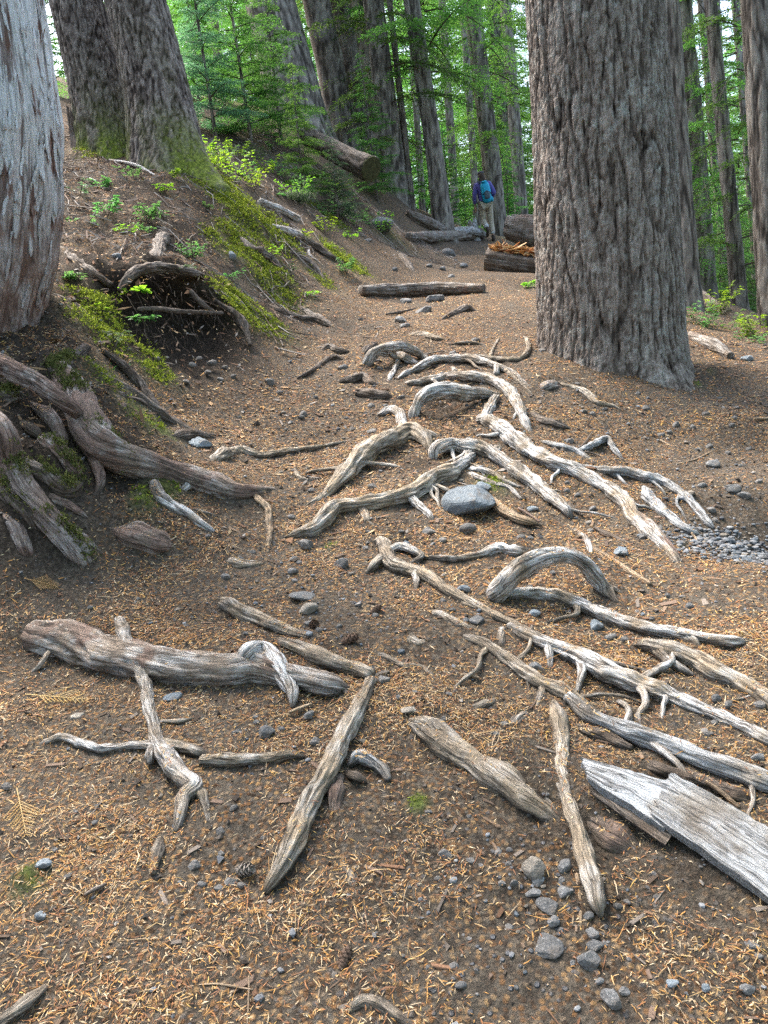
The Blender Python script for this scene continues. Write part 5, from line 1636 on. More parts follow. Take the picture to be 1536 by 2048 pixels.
# moss
n = 1200000
x = rng.uniform(-3.4, 2.2, n); y = rng.uniform(1.2, 11.5, n)
k = rng.rand(n) < np.clip(lay('moss', x, y) * 1.5 - .25, 0, 1) * np.clip(.95 + 2.2 * fbm(x * 4.5, y * 4.5, 2.2, 3), 0, 1)
x, y = x[k], y[k]
kk = rng.rand(len(x)) < .55 + .5 * pn(x * 8, y * 8, .3)
x, y = x[kk][:52000], y[kk][:52000]
n = len(x)
sz = np.clip(.004 + .0017 * y, .005, .018)
nn = gnorm(x, y)
c = np.stack([x, y, H(x, y) - .002], 1)
Vm, Cm = [], []
for r_ in range(3):
    d = norm(nn + rng.normal(0, .55, (n, 3)))
    s_ = norm(np.cross(d, rng.normal(0, 1, (n, 3))))
    ln = (sz * rng.uniform(.7, 1.6, n))[:, None]
    j = rng.normal(0, 1, (n, 3)) * sz[:, None] * .7
    j[:, 2] = 0
    Vm.append(np.stack([c + j - s_ * ln * .3, c + j + s_ * ln * .3, c + j + d * ln], 1))
    g = rng.rand(n)[:, None]
    Cm.append(np.array([.08, .12, .014]) * (1 - g) + np.array([.42, .50, .06]) * g)
Vm = np.concatenate(Vm); Cm = np.concatenate(Cm) * rng.uniform(.65, 1.2, (len(Vm), 1))
me = mesh_np('moss', Vm.reshape(-1, 3), np.arange(len(Vm) * 3).reshape(-1, 3), [MAT['moss']], False, colors={'tint': np.repeat(Cm, 3, 0)})
tag(link('moss', me), 'bright green moss carpeting the bank below the twin trunks', 'moss', None, 'stuff')
# moss cushions on the cedar's roots
Vm, Cm = [], []
for (C, R), lo, hi, dens in ((CEDAR[1], .0, .22, 1), (CEDAR[2], .30, .5, .8), (CEDAR[2], .7, .98, 1), (CEDAR[3], .3, 1, 1), (CEDAR[6], 0, .6, 1), (CEDAR[7], 0, 1, 1), (CEDAR[5], .2, .9, .6), (CEDAR[8], 0, .8, .8), (CEDAR[1], .42, .5, .6)):
    m_ = int(900 * dens)
    k = (rng.uniform(lo, hi, m_) * (len(C) - 1)).astype(int)
    a = rng.normal(math.pi / 2, .7, m_)
    px_ = C[k] + np.stack([np.cos(a) * R[k] * .9, -.25 * R[k], np.sin(a) * R[k] * 1.0], 1) + rng.normal(0, .012, (m_, 3))
    keep = pn(px_[:, 0] * 18, px_[:, 1] * 18, px_[:, 2] * 18) > -.08
    px_ = px_[keep]; m_ = len(px_)
    for r_ in range(3):
        d = norm(np.array([0, -.3, 1.0]) + rng.normal(0, .6, (m_, 3))); s_ = norm(np.cross(d, rng.normal(0, 1, (m_, 3))))
        ln = rng.uniform(.007, .017, m_)[:, None]; j = rng.normal(0, .005, (m_, 3))
        Vm.append(np.stack([px_ + j - s_ * ln * .3, px_ + j + s_ * ln * .3, px_ + j + d * ln], 1))
        g = rng.rand(m_)[:, None]
        Cm.append(np.array([.06, .075, .018]) * (1 - g) + np.array([.22, .235, .075]) * g)
Vm = np.concatenate(Vm); Cm = np.concatenate(Cm)
me = mesh_np('moss', Vm.reshape(-1, 3), np.arange(len(Vm) * 3).reshape(-1, 3), [MAT['moss']], False, colors={'tint': np.repeat(Cm, 3, 0)})
tag(link('moss', me), 'olive moss cushions growing on the roots of the pale cedar', 'moss', None, 'stuff')

# root hairs hanging in the undercut
tq = []
for k in range(170):
    px, py = rng.uniform(250, 520), rng.uniform(560, 690)
    py = max(py, 545 + max(0, px - 330) * .25)
    q = hit(px, py)
    Y = q[1] - rng.uniform(.0, .05)
    L = rng.uniform(.05, .22)
    s_ = P(px, py, Y)
    pts = s_ + np.stack([np.linspace(0, rng.normal(0, .05), 5), np.linspace(0, -rng.uniform(0, .06), 5), -np.linspace(0, L, 5)], 1) + rng.normal(0, .006, (5, 3))
    pts[:, 2] = np.maximum(pts[:, 2], H(pts[:, 0], pts[:, 1]) + .004)
    tq.append(stem_quads(pts, rng.uniform(.001, .0028), .0007))
tq = np.concatenate(tq)
me = mesh_np('root_hairs', tq.reshape(-1, 3), np.arange(len(tq) * 4).reshape(-1, 4), [MAT['gravel']], True, colors={'tint': np.repeat(np.array([[.08, .055, .04], [.13, .10, .075], [.05, .035, .028]])[rng.randint(0, 3, len(tq))], 4, 0)})
tag(link('root_hairs', me), 'fine dark root hairs hanging over the undercut loam', 'roots', None, 'stuff')
# ------------------------------------------------------------------ stones one can pick out
def stone(crop, X, Y_, w, label=None, mat=None, h=.75, sink=None, group=None, seed=None, dep=.8, rot=None):
    mat = mat or ('stone' if label else 'dusty')
    sink = sink if sink is not None else (.3 if label else .48)
    x0, y0, s = CROPS[crop]
    px, py, wp = x0 + X / s, y0 + Y_ / s, w / s
    q = ghit(px, py + wp * .15)
    r = wp / 2 * mpp(px, py, q[1]) * (.9 if crop == 'c8' else 1)
    sink += .1 if crop == 'c8' else 0
    sd_ = seed if seed is not None else int(X * 7 + Y_ * 13) % 9973
    V, F = rock(4 if wp > 60 else 3 if wp > 24 else 2, sd_, 11, .035, (1.02, dep, h))
    a = rot if rot is not None else (sd_ % 628) / 100
    ca, sa = math.cos(a * .3 - .9), math.sin(a * .3 - .9)
    V = np.stack([V[:, 0] * ca - V[:, 1] * sa, V[:, 0] * sa + V[:, 1] * ca, V[:, 2]], 1) * r * 1.02
    me = mesh_np('stone', V, F, [MAT[mat]], False)
    o = link('stone', me)
    o.location = (q[0], q[1] + r * dep * .3, float(H(q[0], q[1] + r * dep * .3)) + r * h * (.5 - sink))
    o.rotation_euler = (.1 * math.sin(sd_), .1 * math.cos(sd_), 0)
    tag(o, label or 'small grey stone lying loose in the needle litter of the trail', 'stone', group or (None if label else 'small stones on the trail'))
    return o


stone('p', 938, 1008, 104, 'large blue grey boulder set under the forked silver root', 'bluestone', .62, .15, seed=4, dep=.75)
stone('p', 968, 975, 34, 'small blue stone wedged above the boulder', 'bluestone')
stone('p', 400, 884, 52, 'pale blue flat stone at the foot of the bank', 'bluestone', .45, .1, seed=12)
stone('p', 684, 1126, 38, 'single pale grey stone in the middle of the trail', 'stone', .6, .1)
stone('p', 606, 1190, 50, 'flat grey stone sunk beside the tan stone', 'stone', .35, .25)
stone('p', 615, 1216, 40, 'tan stone above the pine cones', 'tanstone', .6)
stone('p', 535, 1466, 34, 'dark angular stone right of the star shaped root', 'stone', .8, .1)
stone('p', 617, 1432, 26, 'dark stone between the star shaped root and the pole like root')
stone('p', 345, 1392, 34, 'blue stone below the log like root', 'bluestone', .5)
stone('p', 155, 1432, 26, 'mossy tan stone near the fallen cedar spray', 'tanstone', .6)
stone('p', 88, 1728, 32, 'pale blue stone at the lower left', 'bluestone', .6)
stone('p', 80, 1832, 24, 'light stone near the left bottom edge', 'bluestone')
stone('c8', 640, 655, 96, 'tall two toned stone left of the upright root', 'tanstone', .95, .1, seed=21)
stone('c8', 655, 695, 60, 'grey stone leaning on the two toned stone', 'stone')
stone('c8', 763, 640, 70, 'dark stone pressed against the upright root', 'stone', .9)
stone('c8', 635, 740, 60, 'rounded grey stone below the two toned stone', 'stone', .6)
stone('c8', 760, 735, 72, 'dark round stone beside the upright root', 'stone', .7)
stone('c8', 695, 785, 100, 'flat worn stone lying among the stones by the upright root', 'stone', .4, .3)
stone('c8', 711, 856, 58, 'pale stone above the big sunken slab', 'stone', .8, .05)
stone('c8', 690, 945, 120, 'big smooth slab sunk level with the trail', 'stone', .32, .32, seed=33, dep=1.1)
stone('c8', 860, 895, 58, 'grey stone below the tip of the upright root', 'stone', .7)
stone('c8', 845, 830, 48, 'stone touching the tip of the upright root', 'stone', .7)
stone('c8', 870, 945, 66, 'dark stone on top of the largest loose stone', 'stone', .6)
stone('c8', 852, 1008, 94, 'largest loose grey stone in the lower right', 'stone', .8, .05, seed=41)
stone('c8', 788, 1012, 36, 'small stone beside the largest loose stone', 'stone')
stone('c8', 935, 1150, 96, 'jagged dark stone at the lower right edge', 'stone', .75, .1, seed=47)
stone('c8', 985, 1120, 44, 'small stone behind the jagged dark stone')
stone('c8', 890, 1080, 40, 'little stone above the jagged dark stone')
stone('c8', 355, 1095, 50, 'lone dark stone in the lower middle', 'stone', .7)
stone('c8', 1300, 1106, 46, 'pointed blue stone at the lower right', 'bluestone', .8)
stone('c8', 1170, 1085, 52, 'blue stone between the jagged stone and the pointed stone', 'bluestone', .5)
stone('c8', 1462, 1110, 62, 'grey stone near the bottom right corner', 'stone', .6)
stone('c8', 1478, 942, 58, 'dull stone at the right below the plank', 'stone', .45)
for X, Y_, w in ((1500, 985, 38), (570, 1102, 30), (230, 428, 34), (390, 446, 26), (500, 585, 40), (545, 574, 30), (395, 615, 44), (432, 632, 28), (515, 705, 34), (560, 700, 40), (540, 628, 34), (745, 690, 36), (960, 790, 40), (996, 775, 36), (618, 818, 28), (738, 880, 32),
                 (100, 745, 24), (25, 905, 34), (390, 915, 30), (365, 900, 20), (330, 1020, 50), (300, 590, 60), (270, 685, 30), (1075, 720, 24), (1110, 755, 30), (690, 362, 26), (910, 935, 40), (1005, 995, 30), (230, 1025, 24), (420, 1130, 18), (160, 716, 22), (1280, 640, 22), (1100, 668, 30), (545, 870, 40)):
    stone('c8', X, Y_, w)
stone('c7', 638, 342, 50, 'blue stone in the hollow under the arched root', 'bluestone', .7)
stone('c7', 876, 386, 64, 'blue stone below the long root leaving the arch', 'bluestone', .6)
stone('c7', 420, 366, 56, 'grey stone below the curling root', 'stone', .6)
stone('c7', 368, 246, 50, 'bluish stone just above the curling root', 'bluestone', .6)
stone('c7', 375, 366, 28, 'tiny stone next to the grey stone below the curling root')
stone('c7', 648, 542, 54, 'dark stone between the two diagonal roots', 'stone', .6)
stone('c7', 970, 100, 50, 'bluish stone above the arched root', 'bluestone', .5)
stone('c7', 1236, 312, 30, 'upright small stone right of the arched root', 'stone', 1.0)
stone('c7', 1340, 668, 44, 'stone by the heavy root at the right edge')
stone('c7', 1502, 895, 52, 'pale stone at the right edge above the plank', 'stone', .8)
stone('c7', 160, 706, 60, 'flat tan stone above the knuckle ended root', 'tanstone', .35)
for X, Y_, w in ((290, 290, 30), (325, 325, 26), (625, 243, 40), (710, 185, 28), (490, 802, 34), (522, 762, 34), (290, 745, 30), (1310, 800, 40), (1385, 690, 40), (1150, 270, 30), (1090, 360, 22), (1210, 275, 26), (640, 185, 26), (930, 430, 50), (985, 440, 34), (1290, 790, 36), (310, 650, 30), (335, 635, 24), (1510, 690, 46), (60, 590, 50), (420, 60, 20), (230, 20, 44), (385, 14, 60), (290, 55, 30), (590, 45, 36), (627, 46, 26), (856, 20, 28), (1056, 44, 32), (1330, 760, 30), (120, 660, 26), (180, 640, 22)):
    stone('c7', X, Y_, w)
for X, Y_, w in ((895, 895, 36), (845, 985, 40), (745, 1115, 50), (840, 1200, 44), (890, 1178, 54), (930, 1190, 36), (770, 1186, 40), (20, 812, 46), (910, 600, 40), (985, 565, 30), (1080, 592, 30), (1210, 640, 46), (1190, 185, 44), (1228, 210, 34), (365, 950, 24), (370, 888, 24), (850, 1070, 30), (290, 910, 26), (210, 1055, 28), (1440, 155, 30), (345, 125, 24), (710, 195, 26), (940, 225, 24), (260, 1155, 36), (980, 545, 24), (1300, 195, 30), (1130, 20, 30), (530, 90, 20), (1175, 1000, 20), (1010, 1010, 24)):
    stone('c6', X, Y_, w)
for X, Y_, w, lb, mt in ((1256, 716, 78, 'grey stone lying alone on the right side of the trail', 'stone'), (1206, 822, 46, 'small grey stone above the gravel', 'stone'), (1420, 876, 62, 'stone at the top of the gravel patch', 'stone'), (1358, 836, 84, 'low wide stone above the gravel patch', 'stone'),
                         (640, 940, 52, 'grey stone right of the twig like root', 'stone'), (330, 942, 64, 'blue grey stone beside the driftwood root', 'bluestone'), (620, 1012, 46, 'pale round stone below the sweeping root', 'tanstone'), (786, 1160, 76, 'pale blue stone below the sweeping root tip', 'bluestone'),
                         (1430, 172, 62, 'blue stone on the slope edge right of the huge trunk', 'bluestone'), (520, 592, 62, 'pale flat stone among the dead twigs', 'stone'), (15, 1045, 56, 'dark stone below the boulder', 'stone')):
    stone('c5', X, Y_, w, lb, mt, .6)
for X, Y_, w in ((1066, 510, 42), (1154, 520, 36), (910, 422, 46), (1030, 548, 40), (640, 455, 50), (590, 440, 40), (1215, 452, 44), (1360, 476, 36), (1355, 512, 40), (1330, 655, 34), (1400, 718, 38), (870, 350, 36), (510, 805, 30), (560, 870, 36), (505, 850, 40), (895, 1085, 50), (630, 1052, 34), (560, 300, 30), (700, 430, 34), (1235, 620, 40), (1285, 375, 36), (380, 128, 44), (1180, 635, 30), (990, 560, 40), (1245, 945, 50), (1270, 1000, 40), (1140, 1435, 34), (870, 1465, 30), (945, 1500, 26), (1440, 635, 30), (1490, 800, 40), (1380, 420, 24), (1030, 1105, 30), (270, 1085, 46), (320, 1090, 36)):
    stone('c5', X, Y_, w)
for X, Y_, w in ((465, 540, 44), (620, 495, 40), (540, 540, 34), (180, 500, 26), (440, 625, 28), (340, 605, 26), (465, 1000, 46), (470, 670, 50), (160, 970, 40), (250, 970, 40), (60, 1108, 40), (450, 1185, 34), (130, 1250, 70), (320, 345, 56), (515, 350, 44), (970, 715, 44), (760, 1185, 66), (835, 1230, 46), (780, 1250, 40), (890, 275, 50), (1190, 1090, 30), (1000, 205, 50), (110, 600, 34), (660, 690, 40), (620, 1185, 30), (965, 1170, 84), (30, 660, 28)):
    stone('c4', X, Y_, w)
for X, Y_, w in ((1218, 978, 54), (1250, 760, 34), (1165, 866, 34), (960, 1030, 30), (1010, 1010, 34), (1490, 745, 36), (905, 1105, 40), (1170, 1085, 40), (1195, 1050, 30), (830, 945, 26), (1170, 1035, 36), (1460, 990, 28), (745, 325, 30), (795, 235, 30), (850, 250, 42), (900, 265, 26), (770, 260, 34), (830, 290, 30), (935, 305, 26), (630, 232, 26), (1080, 328, 50), (1120, 370, 30), (1260, 390, 24), (1210, 455, 36), (1440, 75, 24), (880, 315, 26)):
    stone('c3', X, Y_, w)
for X, Y_, w, lb in ((1055, 228, 86, 'dark flat stone on the upper trail below the hiker'), (820, 480, 66, 'dark stone under the log step at its middle'), (985, 470, 100, 'broad grey stone propping the log step'), (800, 582, 76, 'dark stone pair below the log step, the upper one'), (820, 610, 60, 'dark stone pair below the log step, the lower one'), (925, 528, 84, 'flat dark stone right below the log step'),
                     (1020, 310, 44, 'small stone on the upper trail'), (1130, 295, 52, 'pale blue stone on the upper trail right side'), (625, 158, 44, 'white stone at the foot of the upper bank'), (690, 80, 150, 'lichened boulder beside the fluted trunk foot'), (765, 312, 40, 'pale stone beside the black gnarled root'), (1066, 350, 44, 'brownish stone above the log step'), (950, 295, 40, 'light stone near the dark flat stone')):
    stone('c9', X, Y_, w, lb, 'stone', .6)
stone('c1', 465, 1028, 36, 'blue stone at the mouth of the hollow stump', 'bluestone')
stone('c1', 930, 1030, 36, 'upright blue stone in the mossy ridge', 'bluestone', 1.2)

# ------------------------------------------------------------------ the broken plank
plank = empty('broken_plank', hit(1330, 1600), 'weathered pale grey split plank with a broken end at the right', 'plank')


def board(name, corners, thick, nu, nv, jag0, seed, mat='grey_wood'):
    """corners: four (px,py,height above ground): start-top, start-bottom, end-bottom, end-top"""
    W_ = []
    for px, py, hgt in corners:
        W_.append(ghit(px, py, hgt))
    a, b, c, d = W_
    u = np.linspace(0, 1, nu); v = np.linspace(0, 1, nv)
    U, Vv = np.meshgrid(u, v, indexing='ij')
    jg = jag0 * (pn(v * 9 + seed, seed, .3) + .7 * pn(v * 26 + seed, seed * 2, .7) + .5 * pn(v * 4, seed, 1.9) + .35 * pn(v * 60, seed, 4.9))
    edge_lo = .035 * fbm(u * 7 + seed, seed, 2.2, 3); edge_hi = .04 * fbm(u * 9 + seed, seed, 5.2, 3)
    U2 = U + jg[None] * (1 - U) ** 3
    V2 = Vv * (1 + edge_lo[:, None] * Vv) + edge_hi[:, None] * (1 - Vv)
    top = (a * ((1 - U2) * (1 - V2))[..., None] + b * ((1 - U2) * V2)[..., None] + c * (U2 * V2)[..., None] + d * (U2 * (1 - V2))[..., None])
    Lm = np.linalg.norm(d - a); Wm = np.linalg.norm(b - a)
    n = norm(np.cross(d - a, b - a)); n = n if n[2] > 0 else -n
    gr = .0018 * pn(V2 * 15 + seed, U2 * 1.4, 3.1) + .0014 * pn(V2 * 42 + seed, U2 * 3, 1.1) + .010 * pn(V2 * 2 + seed, U2 * 1.5, 7.7)
    gr -= .003 * np.exp(-(pn(V2 * 7 + seed, U2 * 1.1, 9.3) / .05) ** 2)
    th = thick * (1 - .45 * np.exp(-U * 9) * (1 + pn(V2 * 8, seed, 2.0)))
    T = top + n * gr[..., None]
    B = top - n * (th + .004 * pn(V2 * 10, U2 * 3, 4.4))[..., None]
    V = np.vstack([T.reshape(-1, 3), B.reshape(-1, 3)])
    ii, jj = np.meshgrid(np.arange(nu - 1), np.arange(nv - 1), indexing='ij')
    q = (ii * nv + jj).ravel(); N = nu * nv
    F = [np.stack([q, q + nv, q + nv + 1, q + 1], -1), np.stack([q, q + 1, q + nv + 1, q + nv], -1) + N]
    for idx in (np.arange(nv), (nu - 1) * nv + np.arange(nv), np.arange(nu) * nv, np.arange(nu) * nv + nv - 1):
        F.append(np.stack([idx[:-1], idx[1:], idx[1:] + N, idx[:-1] + N], -1))
    uv1 = np.stack([U2 * Lm, V2 * Wm], -1).reshape(-1, 2)
    me = mesh_np(name, V - np.array(plank.location), np.vstack(F), [MAT[mat]], False, np.vstack([uv1, uv1 + [0, .3]]))
    me.polygons.foreach_set('use_smooth', np.concatenate([np.ones(2 * len(q), bool), np.zeros(len(me.polygons) - 2 * len(q), bool)]))
    return link(name, me, plank)


board('upper_layer', [(1345, 1546, .045), (1303, 1628, .048), (1600, 1838, .040), (1640, 1712, .04)], .018, 150, 54, .06, 3.0)
board('lower_layer', [(1163, 1512, .03), (1178, 1556, .035), (1330, 1655, .035), (1372, 1572, .03)], .022, 80, 40, .05, 8.0)
board('bottom_splinter', [(1180, 1570, .012), (1186, 1590, .012), (1330, 1690, .02), (1345, 1668, .02)], .014, 60, 14, .06, 12.0, 'darkroot')

# ------------------------------------------------------------------ sticks
def stick(crop, pts, label, mat='palestick', lift=.6):
    return root(crop, pts, label, mat, 'ee', lift, name='stick', cat='stick', stampk=0, wob=.08, lump=.08, ridge=.05)


stick('c7', [(858, 84, 20), (960, 150, 24), (1082, 228, 22)], 'flat pale split stick right of the arched root')
stick('c7', [(868, 10, 12), (930, 40, 20), (1030, 82, 10)], 'dark twig lying above the flat split stick', 'darkroot')
stick('c5', [(1105, 1005, 12, 3), (1150, 1070, 12, 1.5), (1192, 1128, 10)], 'thin pale stick stuck beside the rough grey root')
stick('c5', [(1070, 712, 9), (1160, 690, 10), (1252, 645, 8)], 'slender pale stick lying on the right side of the trail')
stick('c5', [(1468, 480, 14), (1560, 478, 14)], 'white stick at the right edge near the huge trunk')
stick('c8', [(803, 670, 18, 1), (812, 760, 18), (817, 872, 12)], 'straight tan stick standing along the upright root')
stick('c7', [(1300, 985, 18, 3), (1360, 1030, 20, 2), (1425, 1085, 18, 1.5)], 'pale peeled stick lying on the broken plank')
stick('c7', [(1395, 850, 16), (1440, 842, 16), (1480, 828, 10)], 'short brown stick at the right edge between two roots')
stick('c7', [(355, 575, 10), (390, 578, 14), (425, 586, 10)], 'short tan twig in the middle of the trail')
stick('c6', [(1110, 528, 12), (1150, 512, 14), (1195, 494, 10)], 'little orange brown stick at the tip of the forked root')
stick('c6', [(620, 560, 16), (680, 562, 20), (745, 550, 8)], 'curled brown bark sliver right of the star shaped root', 'tan')
stick('c6', [(320, 70, 12), (360, 75, 16), (400, 80, 10)], 'grey stick at the left above the log like root', 'grey_wood')
stick('p', [(498, 1950, 3), (497, 2000, 4), (494, 2060, 3)], 'thin orange stalk standing near the bottom edge')
stick('p', [(640, 1970, 4), (635, 2010, 4), (632, 2060, 4)], 'thin tan stalk near the bottom edge')
stick('p', [(170, 1790, 8), (190, 1778, 9), (212, 1768, 6)], 'brown twig at the lower left', 'darkroot')
stick('p', [(370, 1975, 5), (430, 1968, 5), (505, 1980, 4)], 'thin orange stalk lying level near the bottom edge')
stick('c5', [(985, 590, 14), (1050, 625, 14), (1100, 632, 10)], 'tan twig on the right side of the trail')
stick('c4', [(1220, 1065, 12), (1270, 1095, 14), (1330, 1135, 10)], 'reddish twig beside the driftwood root', 'brown')
stick('c9', [(720, 552, 10), (800, 540, 14), (880, 520, 10)], 'dark stick below the log step', 'darkroot')
stick('c1', [(300, 715, 10), (350, 715, 14), (300, 712, 8)][:2] + [(385, 725, 10)], 'pale stick on the slope below the twin trunks', 'silver')
stick('c1', [(440, 640, 10, 1.5), (540, 660, 14, 1.5), (625, 705, 10)], 'grey branch lying at the foot of the twin trunks', 'silver')

# ------------------------------------------------------------------ logs
def log(crop, pts, label, mat='log', lift=.7, ends='ee', stampk=.6, cut=None, **kw):
    kw.setdefault('ridge', .1); kw.setdefault('lump', .08); kw.setdefault('wob', .1); kw.setdefault('blunt', (.08, .08))
    return root(crop, pts, label, mat, ends, lift, name='log', cat='log', stampk=stampk, **kw)


log('p', [(722, 582, 24), (800, 581, 28), (880, 579, 27), (968, 578, 20)], 'weathered grey log laid across the trail as a step', 'log', .75, lump=.1)
rl = log('p', [(972, 520, 50, (10.4,)), (1020, 527, 56, (10.3,)), (1100, 540, 60, (10.1,))], 'rotten log crumbling orange on top beside the huge trunk', 'darkroot', stampk=0)
gl = log('p', [(1018, 455, 52, (14.2,)), (1050, 462, 60, (14.0,)), (1110, 474, 66, (13.8,))], 'big grey log with blunt end behind the rotten log', 'log', stampk=0, lump=.12)
# crumbling orange heartwood: splinters along the rotten log's open top
C_, R_ = rl['_c'], rl['r']
Q = []
for k in range(520):
    i = rng.randint(2, len(C_) - 2)
    t = norm(C_[min(i + 3, len(C_) - 1)] - C_[i])
    p0 = C_[i] + np.array([rng.normal(0, .02), rng.uniform(-.8, .5) * R_[i], R_[i] * rng.uniform(.62, 1.05)])
    L = rng.uniform(.03, .14); w_ = rng.uniform(.006, .018)
    d = norm(t * rng.choice([-1, 1]) + rng.normal(0, .35, 3) + np.array([0, 0, .12])); s_ = norm(np.cross(d, rng.normal(0, 1, 3)))
    n_ = np.cross(d, s_) * w_ * .6
    A_ = [p0 - s_ * w_, p0 + s_ * w_, p0 + d * L + s_ * w_ * .4, p0 + d * L - s_ * w_ * .4]
    Q += [A_, [A_[0] - n_, A_[1] - n_, A_[2] - n_, A_[3] - n_], [A_[0], A_[1], A_[1] - n_, A_[0] - n_], [A_[1], A_[2], A_[2] - n_, A_[1] - n_], [A_[3], A_[0], A_[0] - n_, A_[3] - n_]]
Q = np.array(Q)
cl = np.repeat(np.repeat(np.array([[.46, .20, .055], [.34, .125, .035], [.56, .33, .13], [.20, .075, .03], [.62, .43, .24]])[rng.randint(0, 5, len(Q) // 5)], 5, 0), 4, 0)
me = mesh_np('crumbled_heartwood', Q.reshape(-1, 3) - rl['_b'], np.arange(len(Q) * 4).reshape(-1, 4), [MAT['gravel']], False, colors={'tint': cl})
o = link('crumbled_heartwood', me, rl['_o']); o['kind'] = 'stuff'
cl_ = log('p', [(610, 272, 36, (13.6,)), (680, 308, 42, (13.1,)), (742, 338, 50, (12.6,))], 'sawn log lying on the bank with its mossy cut end facing the trail', 'darkroot', stampk=0, lump=.05, blunt=(.1, .02))
pe = cl_['_c'][-1]; ax_ = norm(cl_['_c'][-1] - cl_['_c'][-4]); r_ = cl_['r'][-1]
sd1 = norm(np.cross(ax_, [0, 0, 1])); sd2 = np.cross(sd1, ax_)
ang = np.linspace(0, 2 * np.pi, 40, endpoint=False)
Vc = [pe + ax_ * .012]
for rr_ in (.35, .7, .96):
    Vc += list(pe + ax_ * (.012 + .004 * (rr_ < .9)) + (np.cos(ang)[:, None] * sd1 + np.sin(ang)[:, None] * sd2) * r_ * rr_)
Vc += list(pe - ax_ * .02 + (np.cos(ang)[:, None] * sd1 + np.sin(ang)[:, None] * sd2) * r_ * .98)
fc = [[0, 1 + k, 1 + (k + 1) % 40] for k in range(40)]
fq = [[1 + a * 40 + k, 1 + (a + 1) * 40 + k, 1 + (a + 1) * 40 + (k + 1) % 40, 1 + a * 40 + (k + 1) % 40] for a in range(3) for k in range(40)]
link('cut_end', mesh_np('cut_end', np.array(Vc) - cl_['_b'], [np.array(fc), np.array(fq)], [MAT['cut']], False), cl_['_o'])
log('p', [(812, 425, 16), (850, 446, 26), (905, 470, 22)], 'fallen log sloping from the fluted trunk to the trail', 'log', .6)
log('p', [(818, 474, 18), (870, 474, 22), (930, 470, 22), (962, 466, 20)], 'dark fallen log across the crest left of the hiker', 'log', .9)
log('p', [(905, 462, 14, 2), (945, 462, 16, 2.4), (972, 470, 10, 2)], 'small pale log resting on the dark crest log', 'grey_wood', .9, stampk=0)
log('p', [(520, 405, 16), (560, 422, 20), (596, 440, 20)], 'short grey log end poking from the upper bank', 'silver', .6)
log('p', [(545, 455, 14), (572, 464, 20), (598, 472, 20)], 'pale broken log end in the mossy ridge', 'silver', .7)
log('p', [(1375, 575, 24, (9.6,)), (1440, 622, 26, (9.0,)), (1545, 690, 30, (8.2,))], 'dark fallen trunk slanting down the slope at the right', 'darkroot', stampk=0)
log('p', [(1370, 640, 30, (8.4,)), (1450, 665, 34, (8.0,)), (1560, 700, 36, (7.6,))], 'pale grey fallen log on the slope right of the huge trunk', 'log', stampk=0)
log('p', [(1380, 672, 20), (1425, 690, 26), (1462, 712, 16)], 'bark strip log beside the foot of the huge trunk', 'log', .5)

# broken snag stump near the hiker
def stump(px, py, Y, w, hgt, label, mat='log', jag=.35, lean=0.0, hollow=None):
    c = hit(px, py); r = w / 2 * mpp(px, py, c[1])
    seg, rows_ = 40, 14
    th = np.linspace(0, 2 * np.pi, seg, endpoint=False)
    V = []
    for i in range(rows_):
        t = i / (rows_ - 1)
        rad = r * (1.25 - .45 * t ** .6) * (1 + .14 * np.array([pn(math.cos(a) * 2 + px, math.sin(a) * 2, t * 1.2) for a in th]) + .1 * np.abs(np.array([pn(math.cos(a) * 5 + px, math.sin(a) * 5, t) for a in th])))
        z_ = -.15 * hgt + hgt * t * (1 + jag * 1.6 * t * np.array([pn(math.cos(a) * 2.2 + px * .1, math.sin(a) * 2.2, 3.0) for a in th]))
        V.append(np.stack([rad * np.cos(th) + lean * t * hgt, rad * np.sin(th), z_], 1))
    top = V[-1]
    for s_, dz in ((.7, -.10), (.35, -.22), (.02, -.25)):
        V.append(np.stack([top[:, 0] * s_ + lean * hgt * (1 - s_), top[:, 1] * s_, top[:, 2] + dz * hgt], 1))
    V = np.concatenate(V)
    if hollow:
        az_, hz, wr, dpt = hollow
        d = np.array([math.cos(az_), math.sin(az_)])
        g = np.exp(-((V[:, 0] - d[0] * r) ** 2 + (V[:, 1] - d[1] * r) ** 2) / (wr * r) ** 2 - ((V[:, 2] - hz * hgt) / (wr * r)) ** 2)
        V[:, :2] -= d[None] * (g * dpt * r)[:, None]
    n_ = rows_ + 3
    ii, jj = np.meshgrid(np.arange(n_ - 1), np.arange(seg), indexing='ij')
    a = ii * seg + jj; b = ii * seg + (jj + 1) % seg
    F = np.stack([a, b, b + seg, a + seg], -1).reshape(-1, 4)
    uv = np.stack([V[:, 2], np.tile(th, n_) * r], 1)
    o = link('stump', mesh_np('stump', V, F, [MAT[mat]], True, uv))
    o.location = c
    return tag(o, label, 'stump')


stump(948, 478, 17.2, 22, .42, 'small jagged grey stump just left of the hiker', 'grey_wood', .8)
stump(168, 292, 8.2, 46, .42, 'dark hollow stump with pale splinters between the cedar and the twin trunks', 'darkroot', 1.2, -.05, (-1.4, .35, .55, .9))

